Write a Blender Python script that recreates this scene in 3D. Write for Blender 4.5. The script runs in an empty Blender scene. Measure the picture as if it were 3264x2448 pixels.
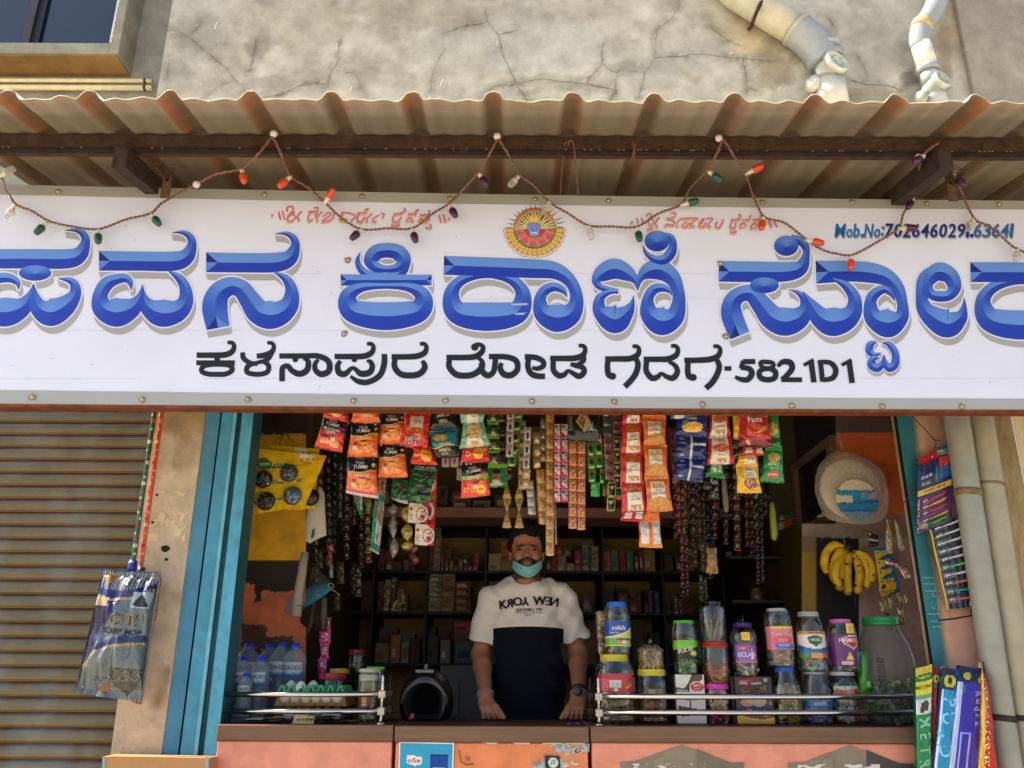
import bpy, math, random
import numpy as np
from mathutils import Vector, Matrix, noise
random.seed(7)
SC = bpy.context.scene
F = 2700.0; PITCH = math.radians(18.9); ROLL = math.radians(0.25); CZ = 1.5
_f = Vector((0, math.cos(PITCH), math.sin(PITCH))); _r0 = Vector((1, 0, 0)); _u0 = Vector((0, -math.sin(PITCH), math.cos(PITCH)))
_r = _r0 * math.cos(ROLL) + _u0 * math.sin(ROLL); _u = -_r0 * math.sin(ROLL) + _u0 * math.cos(ROLL)
cam = bpy.data.cameras.new("camera"); camo = bpy.data.objects.new("camera", cam); SC.collection.objects.link(camo)
cam.sensor_width = 36; cam.lens = 36 * F / 3264; cam.clip_start = 0.05; cam.clip_end = 500
camo.matrix_world = Matrix(((_r.x, _u.x, -_f.x, 0), (_r.y, _u.y, -_f.y, 0), (_r.z, _u.z, -_f.z, CZ), (0, 0, 0, 1)))
SC.camera = camo
SUN_EL, SUN_AZ = 52, -86          # the sun stands left of the building, a little behind its front
w = bpy.data.worlds.new("World"); SC.world = w; w.use_nodes = True
nt = w.node_tree; bg = nt.nodes["Background"]
sky = nt.nodes.new("ShaderNodeTexSky"); sky.sky_type = 'NISHITA'; sky.sun_disc = False
sky.sun_elevation = math.radians(SUN_EL); sky.sun_rotation = math.radians(SUN_AZ); sky.dust_density = 3.0; sky.air_density = 1.0; sky.ozone_density = 1.0
nt.links.new(sky.outputs[0], bg.inputs[0]); bg.inputs[1].default_value = 0.13
sl = bpy.data.lights.new("sun", 'SUN'); sl.energy = 4.6; sl.angle = math.radians(0.5); sl.color = (1, 0.93, 0.8)
so = bpy.data.objects.new("sun", sl); SC.collection.objects.link(so)
_sd = Vector((math.sin(math.radians(SUN_AZ)) * math.cos(math.radians(SUN_EL)), math.cos(math.radians(SUN_AZ)) * math.cos(math.radians(SUN_EL)), math.sin(math.radians(SUN_EL))))
so.rotation_euler = _sd.to_track_quat('Z', 'Y').to_euler()
SC.view_settings.view_transform = 'Standard'; SC.view_settings.look = 'None'; SC.view_settings.gamma = 1
SC.view_settings.exposure = 1.28
SC.cycles.max_bounces = 8; SC.cycles.diffuse_bounces = 4; SC.cycles.transparent_max_bounces = 16; SC.cycles.glossy_bounces = 3
SC.cycles.caustics_reflective = False; SC.cycles.caustics_refractive = False
def ray(px, py):
 return _f + _r * ((px - 1632) / F) - _u * ((py - 1224) / F)
def at(px, py, Y):
 d = ray(px, py); return Vector((0, 0, CZ)) + d * (Y / d.y)
def at_plane(px, py, p, n):
 d = ray(px, py); o = Vector((0, 0, CZ)); return o + d * ((p - o).dot(n) / d.dot(n))
def atz(px, py, z):
 d = ray(px, py); return Vector((0, 0, CZ)) + d * ((z - CZ) / d.z)
def mpp(Y, py=1800):   # metres for one photo pixel at depth Y
 return (at(1632, py, Y) - at(1633, py, Y)).length
def lin(c):
 return tuple((x / 12.92 if x <= 0.04045 else ((x + 0.055) / 1.055) ** 2.4) for x in c)
def H(s):
 s = s.lstrip('#'); return lin(tuple(int(s[i:i + 2], 16) / 255 for i in (0, 2, 4)))
def mix(a, b, t): return tuple(x + (y - x) * t for x, y in zip(a, b))
def jit(c, k=.1):
 f = 1 + random.uniform(-k, k); return tuple(min(1, max(0, x * f * (1 + random.uniform(-k, k) * .3))) for x in c)
_mats = {}
def M(kind):
 if kind in _mats: return _mats[kind]
 m = bpy.data.materials.new(kind); m.use_nodes = True; t = m.node_tree; N = t.nodes; L = t.links
 b = N["Principled BSDF"]; a = N.new("ShaderNodeAttribute"); a.attribute_name = "Col"
 tc = N.new("ShaderNodeTexCoord")
 P = {  # rough, metallic, spec, noise scale, noise amount, bump scale, bump strength(m), coat
  'matte': (.85, 0, .3, 30, .16, 120, .0006, 0), 'plaster': (.92, 0, .2, 9, .28, 55, .004, 0), 'painted': (.55, 0, .35, 11, .22, 60, .0012, 0),
  'gloss': (.28, 0, .5, 25, .08, 60, .0002, .2), 'foil': (.27, .14, .6, 20, .06, 30, .0062, .35), 'foil2': (.24, .55, .6, 20, .08, 26, .006, .2), 'silver': (.3, .75, .5, 30, .1, 45, .003, 0),
  'chrome': (.12, 1, .5, 8, .05, 10, 0, 0), 'rusty': (.8, .1, .3, 26, .5, 70, .0015, 0), 'cloth': (.95, 0, .15, 60, .06, 420, .0006, 0),
  'skin': (.55, 0, .4, 70, .12, 160, .0008, 0), 'hair': (.75, 0, .25, 200, .5, 160, .004, 0), 'paper': (.8, 0, .25, 40, .08, 60, .001, 0),
  'sign': (.45, 0, .35, 3.5, .05, 5, .004, 0), 'wood': (.7, 0, .3, 22, .35, 60, .002, 0), 'sheet': (.7, .0, .3, 7, .16, 60, .0006, 0),
  'pvc': (.38, 0, .45, 11, .2, 30, .0005, 0), 'dirt': (.95, 0, .2, 2.2, .3, 8, .01, 0), 'rubber': (.35, 0, .5, 20, .1, 60, .0002, .3), 'glassy': (.06, 0, .6, 5, .05, 3, .0004, 0),
 }
 if kind == 'clear':
  N.remove(b); g = N.new("ShaderNodeBsdfGlossy"); g.inputs["Roughness"].default_value = .12
  tr = N.new("ShaderNodeBsdfTransparent"); mx = N.new("ShaderNodeMixShader"); fr = N.new("ShaderNodeLayerWeight"); fr.inputs[0].default_value = .42
  mp = N.new("ShaderNodeMapRange"); mp.inputs[3].default_value = .045; mp.inputs[4].default_value = .7
  L.new(fr.outputs[1], mp.inputs[0]); L.new(mp.outputs[0], mx.inputs[0]); L.new(a.outputs[0], tr.inputs[0]); L.new(tr.outputs[0], mx.inputs[1]); L.new(g.outputs[0], mx.inputs[2])
  nz = N.new("ShaderNodeTexNoise"); nz.inputs["Scale"].default_value = 40; bp = N.new("ShaderNodeBump"); bp.inputs["Distance"].default_value = .003; bp.inputs["Strength"].default_value = .7
  L.new(tc.outputs["Object"], nz.inputs[0]); L.new(nz.outputs[0], bp.inputs["Height"]); L.new(bp.outputs[0], g.inputs["Normal"]); L.new(bp.outputs[0], fr.inputs["Normal"])
  L.new(mx.outputs[0], N["Material Output"].inputs[0]); _mats[kind] = m; return m
 if kind in ('film', 'cloudy'):   # cloudy thin plastic bag
  N.remove(b); g = N.new("ShaderNodeBsdfPrincipled"); g.inputs["Roughness"].default_value = .25; L.new(a.outputs[0], g.inputs["Base Color"])
  tr = N.new("ShaderNodeBsdfTransparent"); mx = N.new("ShaderNodeMixShader"); fr = N.new("ShaderNodeLayerWeight"); fr.inputs[0].default_value = .3
  mp = N.new("ShaderNodeMapRange"); mp.inputs[3].default_value = .2 if kind == 'film' else .22; mp.inputs[4].default_value = .95 if kind == 'film' else .7
  nz = N.new("ShaderNodeTexNoise"); nz.inputs["Scale"].default_value = 22; nz.inputs["Detail"].default_value = 5; bp = N.new("ShaderNodeBump"); bp.inputs["Distance"].default_value = .02 if kind == 'film' else .004; bp.inputs["Strength"].default_value = .9
  L.new(tc.outputs["Object"], nz.inputs[0]); L.new(nz.outputs[0], bp.inputs["Height"]); L.new(bp.outputs[0], g.inputs["Normal"]); L.new(bp.outputs[0], fr.inputs["Normal"])
  L.new(fr.outputs[1], mp.inputs[0]); L.new(mp.outputs[0], mx.inputs[0]); L.new(tr.outputs[0], mx.inputs[1]); L.new(g.outputs[0], mx.inputs[2])
  L.new(mx.outputs[0], N["Material Output"].inputs[0]); _mats[kind] = m; return m
 r_, me, sp, ns, na, bs, bst, coat = P[kind]
 b.inputs["Roughness"].default_value = r_; b.inputs["Metallic"].default_value = me; b.inputs["Specular IOR Level"].default_value = sp
 if coat: b.inputs["Coat Weight"].default_value = coat; b.inputs["Coat Roughness"].default_value = .15
 nz = N.new("ShaderNodeTexNoise"); nz.inputs["Scale"].default_value = ns; nz.inputs["Detail"].default_value = 7; nz.inputs["Roughness"].default_value = .62
 L.new(tc.outputs["Object"], nz.inputs[0])
 mr = N.new("ShaderNodeMapRange"); mr.inputs[1].default_value = .3; mr.inputs[2].default_value = .7; mr.inputs[3].default_value = 1 - na; mr.inputs[4].default_value = 1 + na * .45
 L.new(nz.outputs[0], mr.inputs[0])
 vm = N.new("ShaderNodeVectorMath"); vm.operation = 'SCALE'; L.new(a.outputs[0], vm.inputs[0]); L.new(mr.outputs[0], vm.inputs[3]); out = vm.outputs[0]
 if kind == 'plaster':   # a second, coarser layer of blotches and fine dark specks
  n2 = N.new("ShaderNodeTexNoise"); n2.inputs["Scale"].default_value = 2.1; n2.inputs["Detail"].default_value = 9; n2.inputs["Roughness"].default_value = .7; L.new(tc.outputs["Object"], n2.inputs[0])
  m2 = N.new("ShaderNodeMapRange"); m2.inputs[1].default_value = .35; m2.inputs[2].default_value = .65; m2.inputs[3].default_value = .8; m2.inputs[4].default_value = 1.1; L.new(n2.outputs[0], m2.inputs[0])
  v2 = N.new("ShaderNodeVectorMath"); v2.operation = 'SCALE'; L.new(out, v2.inputs[0]); L.new(m2.outputs[0], v2.inputs[3]); out = v2.outputs[0]
  n3 = N.new("ShaderNodeTexNoise"); n3.inputs["Scale"].default_value = 60; n3.inputs["Detail"].default_value = 3; L.new(tc.outputs["Object"], n3.inputs[0])
  m3 = N.new("ShaderNodeMapRange"); m3.inputs[1].default_value = .66; m3.inputs[2].default_value = .74; m3.inputs[3].default_value = 1; m3.inputs[4].default_value = .72; L.new(n3.outputs[0], m3.inputs[0])
  v3 = N.new("ShaderNodeVectorMath"); v3.operation = 'SCALE'; L.new(out, v3.inputs[0]); L.new(m3.outputs[0], v3.inputs[3]); out = v3.outputs[0]
 if kind == 'wood':
  mpg = N.new("ShaderNodeMapping"); mpg.inputs["Scale"].default_value = (.12, 1, 2.2); L.new(tc.outputs["Object"], mpg.inputs[0]); L.new(mpg.outputs[0], nz.inputs[0])
 if kind == 'sheet':
  mpg = N.new("ShaderNodeMapping"); mpg.inputs["Scale"].default_value = (3, .35, 1); L.new(tc.outputs["Object"], mpg.inputs[0]); L.new(mpg.outputs[0], nz.inputs[0])
 L.new(out, b.inputs["Base Color"])
 if kind == 'skin': b.inputs["Subsurface Weight"].default_value = .06; b.inputs["Subsurface Scale"].default_value = .01
 if bst:
  n4 = N.new("ShaderNodeTexNoise"); n4.inputs["Scale"].default_value = bs; n4.inputs["Detail"].default_value = 4 if kind != 'foil' else 2
  L.new(tc.outputs["Object"], n4.inputs[0]); bp = N.new("ShaderNodeBump"); bp.inputs["Distance"].default_value = bst; bp.inputs["Strength"].default_value = .8
  if kind in ('foil', 'silver', 'foil2'): n4.inputs["Distortion"].default_value = 1.2
  L.new(n4.outputs[0], bp.inputs["Height"]); L.new(bp.outputs[0], b.inputs["Normal"])
  if kind == 'foil': L.new(bp.outputs[0], b.inputs["Coat Normal"])
 _mats[kind] = m; return m
ORG = {}
def tag(o, label=None, cat=None, group=None, kind=None):
 if label: o['label'] = label
 if cat: o['category'] = cat
 if group: o['group'] = group
 if kind: o['kind'] = kind
 return o
def thing(name, loc, label, cat, group=None):
 o = bpy.data.objects.new(name, None); SC.collection.objects.link(o); o.location = loc; o.empty_display_size = .05
 ORG[o] = Vector(loc); return tag(o, label, cat, group)
class MB:
 def __init__(s): s.v = []; s.f = []; s.c = []; s.m = []; s.mats = []; s.sm = []
 def mi(s, mat):
  if mat not in s.mats: s.mats.append(mat)
  return s.mats.index(mat)
 def add(s, vs, fs, col, mat='matte', smooth=False, vcol=None):
  o = len(s.v); s.v.extend([tuple(p) for p in vs]); k = s.mi(mat)
  for i, f in enumerate(fs):
   s.f.append(tuple(o + j for j in f)); s.m.append(k); s.sm.append(smooth)
   if vcol is not None: s.c.append([vcol[j] for j in f])
   else: s.c.append(col[i] if isinstance(col, list) else col)
  return s
 def quad(s, a, b, c, d, col, mat='matte'): return s.add([a, b, c, d], [(0, 1, 2, 3)], col, mat)
 def box(s, x0, x1, y0, y1, z0, z1, col, mat='matte', bev=0.0):
  if bev <= 0:
   vs = [(x, y, z) for z in (z0, z1) for y in (y0, y1) for x in (x0, x1)]
   return s.add(vs, [(0, 2, 3, 1), (4, 5, 7, 6), (0, 1, 5, 4), (2, 6, 7, 3), (0, 4, 6, 2), (1, 3, 7, 5)], col, mat)
  b = bev; vs = []; fs = []; idx = {}
  for i, X in enumerate((x0, x1)):
   for j, Yy in enumerate((y0, y1)):
    for k, Z in enumerate((z0, z1)):
     sx, sy, sz = (b if i == 0 else -b), (b if j == 0 else -b), (b if k == 0 else -b)
     for ax in range(3):
      p = [X + (0 if ax == 0 else sx), Yy + (0 if ax == 1 else sy), Z + (0 if ax == 2 else sz)]
      idx[i, j, k, ax] = len(vs); vs.append(p)
  for i in (0, 1): fs.append([idx[i, 0, 0, 0], idx[i, 1, 0, 0], idx[i, 1, 1, 0], idx[i, 0, 1, 0]])
  for j in (0, 1): fs.append([idx[0, j, 0, 1], idx[1, j, 0, 1], idx[1, j, 1, 1], idx[0, j, 1, 1]])
  for k in (0, 1): fs.append([idx[0, 0, k, 2], idx[1, 0, k, 2], idx[1, 1, k, 2], idx[0, 1, k, 2]])
  for a in (0, 1):
   for c in (0, 1):
    fs.append([idx[a, c, 0, 0], idx[a, c, 1, 0], idx[a, c, 1, 1], idx[a, c, 0, 1]])
    fs.append([idx[a, 0, c, 0], idx[a, 1, c, 0], idx[a, 1, c, 2], idx[a, 0, c, 2]])
    fs.append([idx[0, a, c, 1], idx[1, a, c, 1], idx[1, a, c, 2], idx[0, a, c, 2]])
  for i in (0, 1):
   for j in (0, 1):
    for k in (0, 1): fs.append([idx[i, j, k, 0], idx[i, j, k, 1], idx[i, j, k, 2]])
  return s.add(vs, fs, col, mat)
 def hexa(s, P, col, mat='matte'):   # P: 4 front corners + 4 back corners
  return s.add(P, [(0, 1, 2, 3), (7, 6, 5, 4), (0, 4, 5, 1), (1, 5, 6, 2), (2, 6, 7, 3), (3, 7, 4, 0)], col, mat)
 def tube(s, pts, r, col, mat='matte', n=10, caps=True, twist=None):
  pts = [Vector(p) for p in pts]; R = r if isinstance(r, (list, tuple)) else [r] * len(pts)
  vs = []; fs = []; up = None
  for i, p in enumerate(pts):
   d = (pts[min(i + 1, len(pts) - 1)] - pts[max(i - 1, 0)]).normalized()
   if up is None: up = Vector((0, 0, 1)) if abs(d.z) < .9 else Vector((0, 1, 0))
   a = d.cross(up).normalized(); up = a.cross(d).normalized()
   for k in range(n):
    t = 2 * math.pi * k / n; vs.append(p + (a * math.cos(t) + up * math.sin(t)) * R[i])
  for i in range(len(pts) - 1):
   for k in range(n): fs.append((i * n + k, i * n + (k + 1) % n, (i + 1) * n + (k + 1) % n, (i + 1) * n + k))
  cl = col
  if isinstance(col, list) and len(col) == len(pts) - 1: cl = [c for c in col for _ in range(n)]
  if caps: fs.append(tuple(range(n))[::-1]); fs.append(tuple((len(pts) - 1) * n + k for k in range(n)))
  if isinstance(cl, list): cl = cl + [cl[0], cl[-1]]
  return s.add(vs, fs, cl, mat, smooth=True)
 def lathe(s, c, prof, col, mat='gloss', n=28, axis=None, rib=0, ribn=12, cols=None, a0=0, a1=2 * math.pi):
  c = Vector(c); ax = Vector(axis).normalized() if axis else Vector((0, 0, 1))
  ux = ax.orthogonal().normalized() if axis else Vector((1, 0, 0)); uy = ax.cross(ux)
  full = abs(a1 - a0 - 2 * math.pi) < 1e-6; vs = []; fs = []; cc = []
  m = n if full else n + 1
  for (z, r) in prof:
   for k in range(m):
    t = a0 + (a1 - a0) * k / n; rr = r * (1 + rib * math.cos(ribn * t)); vs.append(c + ax * z + (ux * math.cos(t) + uy * math.sin(t)) * rr)
  for i in range(len(prof) - 1):
   for k in range(n):
    k2 = (k + 1) % m if full else k + 1
    fs.append((i * m + k, i * m + k2, (i + 1) * m + k2, (i + 1) * m + k)); cc.append(cols[i] if cols else col)
  return s.add(vs, fs, cc, mat, smooth=True)
 def build(s, name, parent=None, smooth_all=None):
  if not s.v: return None
  me = bpy.data.meshes.new(name)
  org = ORG[parent] if parent is not None else None
  arr = np.array(s.v, dtype=np.float64)
  if org is None:
   lo = arr.min(0); hi = arr.max(0); org = Vector(((lo[0] + hi[0]) / 2, (lo[1] + hi[1]) / 2, lo[2])); newloc = org
  else: newloc = Vector((0, 0, 0))
  arr = arr - np.array(org)
  me.from_pydata(arr.tolist(), [], s.f)
  for k in s.mats: me.materials.append(M(k))
  me.polygons.foreach_set("material_index", s.m)
  me.polygons.foreach_set("use_smooth", s.sm)
  ca = me.color_attributes.new("Col", 'FLOAT_COLOR', 'CORNER'); buf = []
  for f, c in zip(s.f, s.c):
   if isinstance(c, list):
    for q in c: buf.extend((q[0], q[1], q[2], 1))
   else: buf.extend((c[0], c[1], c[2], 1) * len(f))
  ca.data.foreach_set("color", buf)
  me.update(); o = bpy.data.objects.new(name, me); SC.collection.objects.link(o)
  if parent is not None: o.parent = parent
  o.location = newloc; ORG[o] = org
  return o
 def single(s, name, label, cat, group=None): return tag(s.build(name), label, cat, group)
 def structure(s, name): return tag(s.build(name), kind='structure')
_tc = {}
def text_mesh(s):
 if s in _tc: return _tc[s]
 cu = bpy.data.curves.new("t", 'FONT'); cu.body = s; cu.size = 1; cu.resolution_u = 2; cu.align_x = 'CENTER'; cu.align_y = 'CENTER'; cu.offset = .012
 o = bpy.data.objects.new("t", cu); SC.collection.objects.link(o)
 dg = bpy.context.evaluated_depsgraph_get(); e = o.evaluated_get(dg); me = e.to_mesh()
 vs = [tuple(v.co) for v in me.vertices]; fs = [tuple(p.vertices) for p in me.polygons]; e.to_mesh_clear()
 bpy.data.objects.remove(o); bpy.data.curves.remove(cu)
 if vs:
  h = .7; x0 = min(v[0] for v in vs); x1 = max(v[0] for v in vs); y0 = min(v[1] for v in vs); y1 = max(v[1] for v in vs)
  vs = [((v[0] - (x0 + x1) / 2) / h, (v[1] - (y0 + y1) / 2) / h) for v in vs]
 _tc[s] = (vs, fs); return _tc[s]
def inpoly(u, v, P):
 r = False; j = len(P) - 1
 for i in range(len(P)):
  a, b = P[i], P[j]
  if (a[1] > v) != (b[1] > v) and u < (b[0] - a[0]) * (v - a[1]) / (b[1] - a[1]) + a[0]: r = not r
  j = i
 return r
def paint(mb, surf, W, Hh, nu, nv, base, design, mat='paper', off=.0008, smooth=True, tmat=None):
 """a gridded surface surf(u, v) with a printed design; u left to right, v bottom to top"""
 vs = [surf(i / nu, j / nv) for j in range(nv + 1) for i in range(nu + 1)]
 fs = []; cs = []
 for j in range(nv):
  for i in range(nu):
   u = (i + .5) / nu; v = (j + .5) / nv; c = base
   for d in design:
    k = d[0]
    if k == 'r' and d[1] <= u <= d[3] and d[2] <= v <= d[4]: c = d[5]
    elif k == 'e' and ((u - d[1]) / d[3]) ** 2 + ((v - d[2]) / d[4]) ** 2 <= 1: c = d[5]
    elif k == 'p' and inpoly(u, v, d[1]): c = d[2]
    elif k == 'n' and d[1] <= u <= d[3] and d[2] <= v <= d[4]:
     if random.random() < d[6]: c = random.choice(d[5])
    elif k == 'm' and ((u - d[1]) / d[3]) ** 2 + ((v - d[2]) / d[4]) ** 2 <= 1: c = random.choice(d[5])
   fs.append((j * (nu + 1) + i, j * (nu + 1) + i + 1, (j + 1) * (nu + 1) + i + 1, (j + 1) * (nu + 1) + i)); cs.append(c)
 mb.add(vs, fs, cs, mat, smooth=smooth)
 for d in design:
  if d[0] != 't': continue
  _, s, cu, cv, h, col = d[:6]; rot = math.radians(d[6]) if len(d) > 6 else 0; xs = d[7] if len(d) > 7 else 1
  tv, tf = text_mesh(s)
  if not tv: continue
  out = []
  for (x, y) in tv:
   x *= h * Hh * xs; y *= h * Hh; X = x * math.cos(rot) - y * math.sin(rot); Yy = x * math.sin(rot) + y * math.cos(rot)
   u = cu + X / W; v = cv + Yy / Hh; uc = min(1, max(0, u)); vc = min(1, max(0, v))
   p = surf(uc, vc); a = surf(min(1, uc + .01), vc) - surf(max(0, uc - .01), vc); b = surf(uc, min(1, vc + .01)) - surf(uc, max(0, vc - .01))
   n = a.cross(b)
   if n.length > 0: n.normalize()
   if n.y > 0: n = -n
   out.append(p + n * off)
  mb.add(out, tf, col, tmat or mat)
def flat(P00, P10, P11, P01):
 P00, P10, P11, P01 = map(Vector, (P00, P10, P11, P01))
 return lambda u, v: (P00 * (1 - u) + P10 * u) * (1 - v) + (P01 * (1 - u) + P11 * u) * v
def pxflat(c, Y):   # corners in photo pixels: bottom-left, bottom-right, top-right, top-left, at depth Y (or 4 depths)
 ys = Y if isinstance(Y, (list, tuple)) else [Y] * 4
 return flat(*[at(p[0], p[1], y) for p, y in zip(c, ys)])
def catmull(P, n=8, closed=False):
 P = [tuple(p) for p in P]; m = len(P); out = []
 rng = range(m) if closed else range(m - 1)
 for i in rng:
  p0 = P[(i - 1) % m] if closed or i > 0 else P[0]; p1 = P[i]; p2 = P[(i + 1) % m]; p3 = P[(i + 2) % m] if closed or i + 2 < m else P[-1]
  for k in range(n):
   t = k / n; out.append(tuple(.5 * (2 * b + (c - a) * t + (2 * a - 5 * b + 4 * c - d) * t * t + (3 * b - a - 3 * c + d) * t ** 3) for a, b, c, d in zip(p0, p1, p2, p3)))
 if not closed: out.append(P[-1])
 return out
# ================================================================ the setting
g = MB(); n = 24
g.quad((-60, -60, 0), (60, -60, 0), (60, 3.0, 0), (-60, 3.0, 0), H('aca18e'), 'dirt'); g.structure('street_ground')
YF = 3.2      # front face of the shop wall
YR = 3.42     # recessed wall of the neighbouring bay
LINT = 2.72   # underside of the shop's lintel
xl = at(500, 300, YF).x            # left edge of the thick wall
bld = thing('shop_building', (0, 3.4, 0), 'grey plastered building with cracked upper wall above the corrugated awning', 'building')
CR1 = [  # cracks: crop 1 coordinates (x/2.011, y/2.011)
 [(1045, 165), (1110, 185), (1205, 235), (1290, 305), (1380, 380), (1450, 440), (1505, 510), (1560, 555), (1568, 600)],
 [(1505, 515), (1420, 545), (1360, 585), (1325, 625)], [(1225, 215), (1260, 180), (1285, 150)], [(1640, 250), (1630, 340), (1600, 460)],
 [(2175, 250), (2160, 400), (2115, 470), (2100, 560)], [(2100, 540), (2010, 530), (1900, 560), (1800, 605), (1690, 620)], [(1085, 360), (1080, 420), (1065, 500)],
 [(2150, 450), (2212, 460)]]
CR2 = [
 [(900, 60), (915, 140), (980, 225), (1010, 350), (1070, 470), (1095, 545)], [(1095, 545), (1180, 520), (1270, 508), (1400, 525), (1550, 540), (1700, 570), (1735, 575)],
 [(1095, 545), (970, 550), (920, 590), (885, 640)], [(1095, 545), (1140, 600), (1175, 660)], [(980, 225), (1040, 210), (1115, 190)], [(915, 145), (780, 165), (640, 210)],
 [(1550, 535), (1580, 480), (1645, 410), (1645, 330), (1660, 270)], [(1650, 405), (1700, 450), (1745, 470), (1735, 520), (1735, 610)], [(1745, 465), (1780, 445), (1920, 462), (1975, 375), (1990, 290), (2005, 190), (2090, 120), (2150, 20)],
 [(1925, 460), (1905, 540), (1885, 620)], [(1975, 370), (2080, 362), (2212, 365)], [(0, 465), (60, 470), (90, 540), (135, 610)], [(650, 300), (600, 380), (560, 480), (545, 610)], [(1730, 575), (1700, 640), (1690, 660)]]
CR3 = [
 [(0, 365), (80, 350), (200, 350), (300, 368), (420, 372), (540, 388), (660, 400)], [(410, 370), (430, 480), (435, 600)], [(200, 170), (300, 245), (400, 300)],
 [(1100, 510), (1200, 540), (1350, 550), (1440, 590)], [(960, 110), (1000, 180)], [(1140, 345), (1180, 420), (1220, 500)], [(440, 560), (520, 590)]]
def crackpts():
 for L in CR1: yield [(x / 2.011, y / 2.011) for x, y in L]
 for L in CR2: yield [(1100 + x / 2.011, y / 2.011) for x, y in L]
 for L in CR3: yield [(2164 + x / 2.011, y / 2.011) for x, y in L]
wl = MB()
x0, x1, z0, z1 = xl, 4.2, LINT, 5.4
nx, nz_ = 330, 170
blobs = []   # damp and pale patches in photo pixels (x, y, rx, ry, colour, amount)
for b_ in [(560, 250, 60, 60, '8b8478', .45), (640, 110, 90, 60, '8d877a', .3), (700, 260, 120, 50, 'aba699', .3), (820, 130, 40, 60, '8c8474', .55), (860, 270, 70, 30, '93897a', .55), (950, 60, 200, 80, 'a59c84', .45), (1350, 40, 260, 60, '9a8f76', .5),
           (1500, 170, 200, 80, 'adaa9e', .5), (1750, 150, 180, 90, 'b4b2a8', .6), (2050, 220, 120, 60, 'b2afa4', .6), (1750, 265, 100, 30, '93917c', .6), (1990, 215, 50, 20, '8b8875', .6), (2230, 180, 70, 50, 'aeaba0', .5), (2400, 100, 90, 60, 'c2ac82', .6),
           (2470, 210, 60, 80, '8a7a60', .6), (2560, 60, 200, 40, '978d7a', .4), (2760, 200, 130, 110, 'a39d90', .4), (2900, 255, 30, 30, '5f574a', .75), (2770, 310, 90, 30, '8a7d66', .5), (3010, 180, 26, 130, '8e7b58', .6), (3060, 100, 30, 120, 'bba37c', .6), (3170, 170, 110, 150, '9a938a', .5), (3120, 30, 40, 60, 'c0ab84', .5), (1120, 220, 120, 60, 'a09a88', .4), (1650, 60, 120, 40, 'a9a79c', .4)]:
 blobs.append(b_)
CK = np.array([p for L in crackpts() for p in catmull(L, 6)])
def wallcol(x, z):
 c = H('c1bbac'); p = Vector((x, YF, z)) - Vector((0, 0, CZ)); k = p.dot(_f); px = 1632 + F * p.dot(_r) / k; py = 1224 - F * p.dot(_u) / k
 if py > 360 or py < -60 or px > 3500: return c
 g0 = noise.fractal(Vector((px / 130, py / 90, 7)), .7, 2.1, 6); c = mix(c, H('938b7b') if g0 > 0 else H('cdc9bc'), min(.6, abs(g0) * .8))
 dk_ = np.sqrt(((CK - (px, py)) ** 2).sum(1).min()); g1 = noise.noise(Vector((px / 18, py / 18, 2)))
 if dk_ < 22: c = mix(c, H('7c7464'), max(0, (1 - dk_ / 22)) * max(0, .45 + g1))
 for bx, by, rx, ry, hc, am in blobs:
  d = ((px - bx) / rx) ** 2 + ((py - by) / ry) ** 2
  if d > 3: continue
  d += .9 * noise.fractal(Vector((px / 45, py / 45, bx)), .8, 2.2, 5)
  if d < 1.5: c = mix(c, mix(H(hc), H('ffffff'), .06), min(.8, am * 1.25) * min(1, (1.5 - d) * 1.1))
 return c
vs = [(x0 + (x1 - x0) * i / nx, YF, z0 + (z1 - z0) * j / nz_) for j in range(nz_ + 1) for i in range(nx + 1)]
wl.add(vs, [(j * (nx + 1) + i, j * (nx + 1) + i + 1, (j + 1) * (nx + 1) + i + 1, (j + 1) * (nx + 1) + i) for j in range(nz_) for i in range(nx)], None, 'plaster', vcol=[wallcol(v[0], v[2]) for v in vs])
wl.quad((x0, YF, z0), (x0, YF + .6, z0), (x0, YF + .6, z1), (x0, YF, z1), H('8f897d'), 'plaster')
wl.quad((x0, YF, z0), (x1, YF, z0), (x1, YF + .25, z0), (x0, YF + .25, z0), H('8f897d'), 'plaster')
wl.quad((x0, YF, z1), (x1, YF, z1), (x1, 6.2, z1), (x0, 6.2, z1), H('8f897d'), 'plaster')
for L in crackpts():
 P = catmull(L, 5); a = []; b = []
 wd = .32 + random.random() * .4
 for i, p in enumerate(P):
  q = P[min(i + 1, len(P) - 1)]; o_ = P[max(i - 1, 0)]; dx, dy = q[0] - o_[0], q[1] - o_[1]; l = math.hypot(dx, dy) or 1
  jx, jy = random.uniform(-1.6, 1.6), random.uniform(-1.6, 1.6); ww = wd * random.uniform(.6, 1.7) * (1.0 if 0 < i < len(P) - 1 else .2)
  a.append(at(p[0] + jx - dy / l * ww, p[1] + jy + dx / l * ww, YF - .003)); b.append(at(p[0] + jx + dy / l * ww, p[1] + jy - dx / l * ww, YF - .003))
 m_ = len(P); wl.add(a + b, [(i, i + 1, m_ + i + 1, m_ + i) for i in range(m_ - 1)], H('6a6050'), 'matte')
for (x, y, l) in [(690, 70, 22), (310 + 1100, 250, 26), (335 + 1100, 258, 12), (485 + 1100, 130, 14), (20 + 1100, 275, 18), (270 + 1100, 305, 22), (2330, 165, 8), (2485, 275, 14)]:   # splashes of whitewash
 wl.add([at(x, y, YF - .004), at(x + 3, y + 1, YF - .004), at(x + 1 - l * .25, y + l, YF - .004), at(x - 2 - l * .25, y + l, YF - .004)], [(0, 1, 2, 3)], H('e6e2d6'), 'matte')
wl.build('upper_wall', bld)
rw = MB(); xr = at(3062, 150, YF).x
rw.box(xr, 4.2, YF - .03, YF + .1, 3.1, 5.4, H('a0988a'), 'plaster', .004); rw.build('pilaster', bld)
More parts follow.
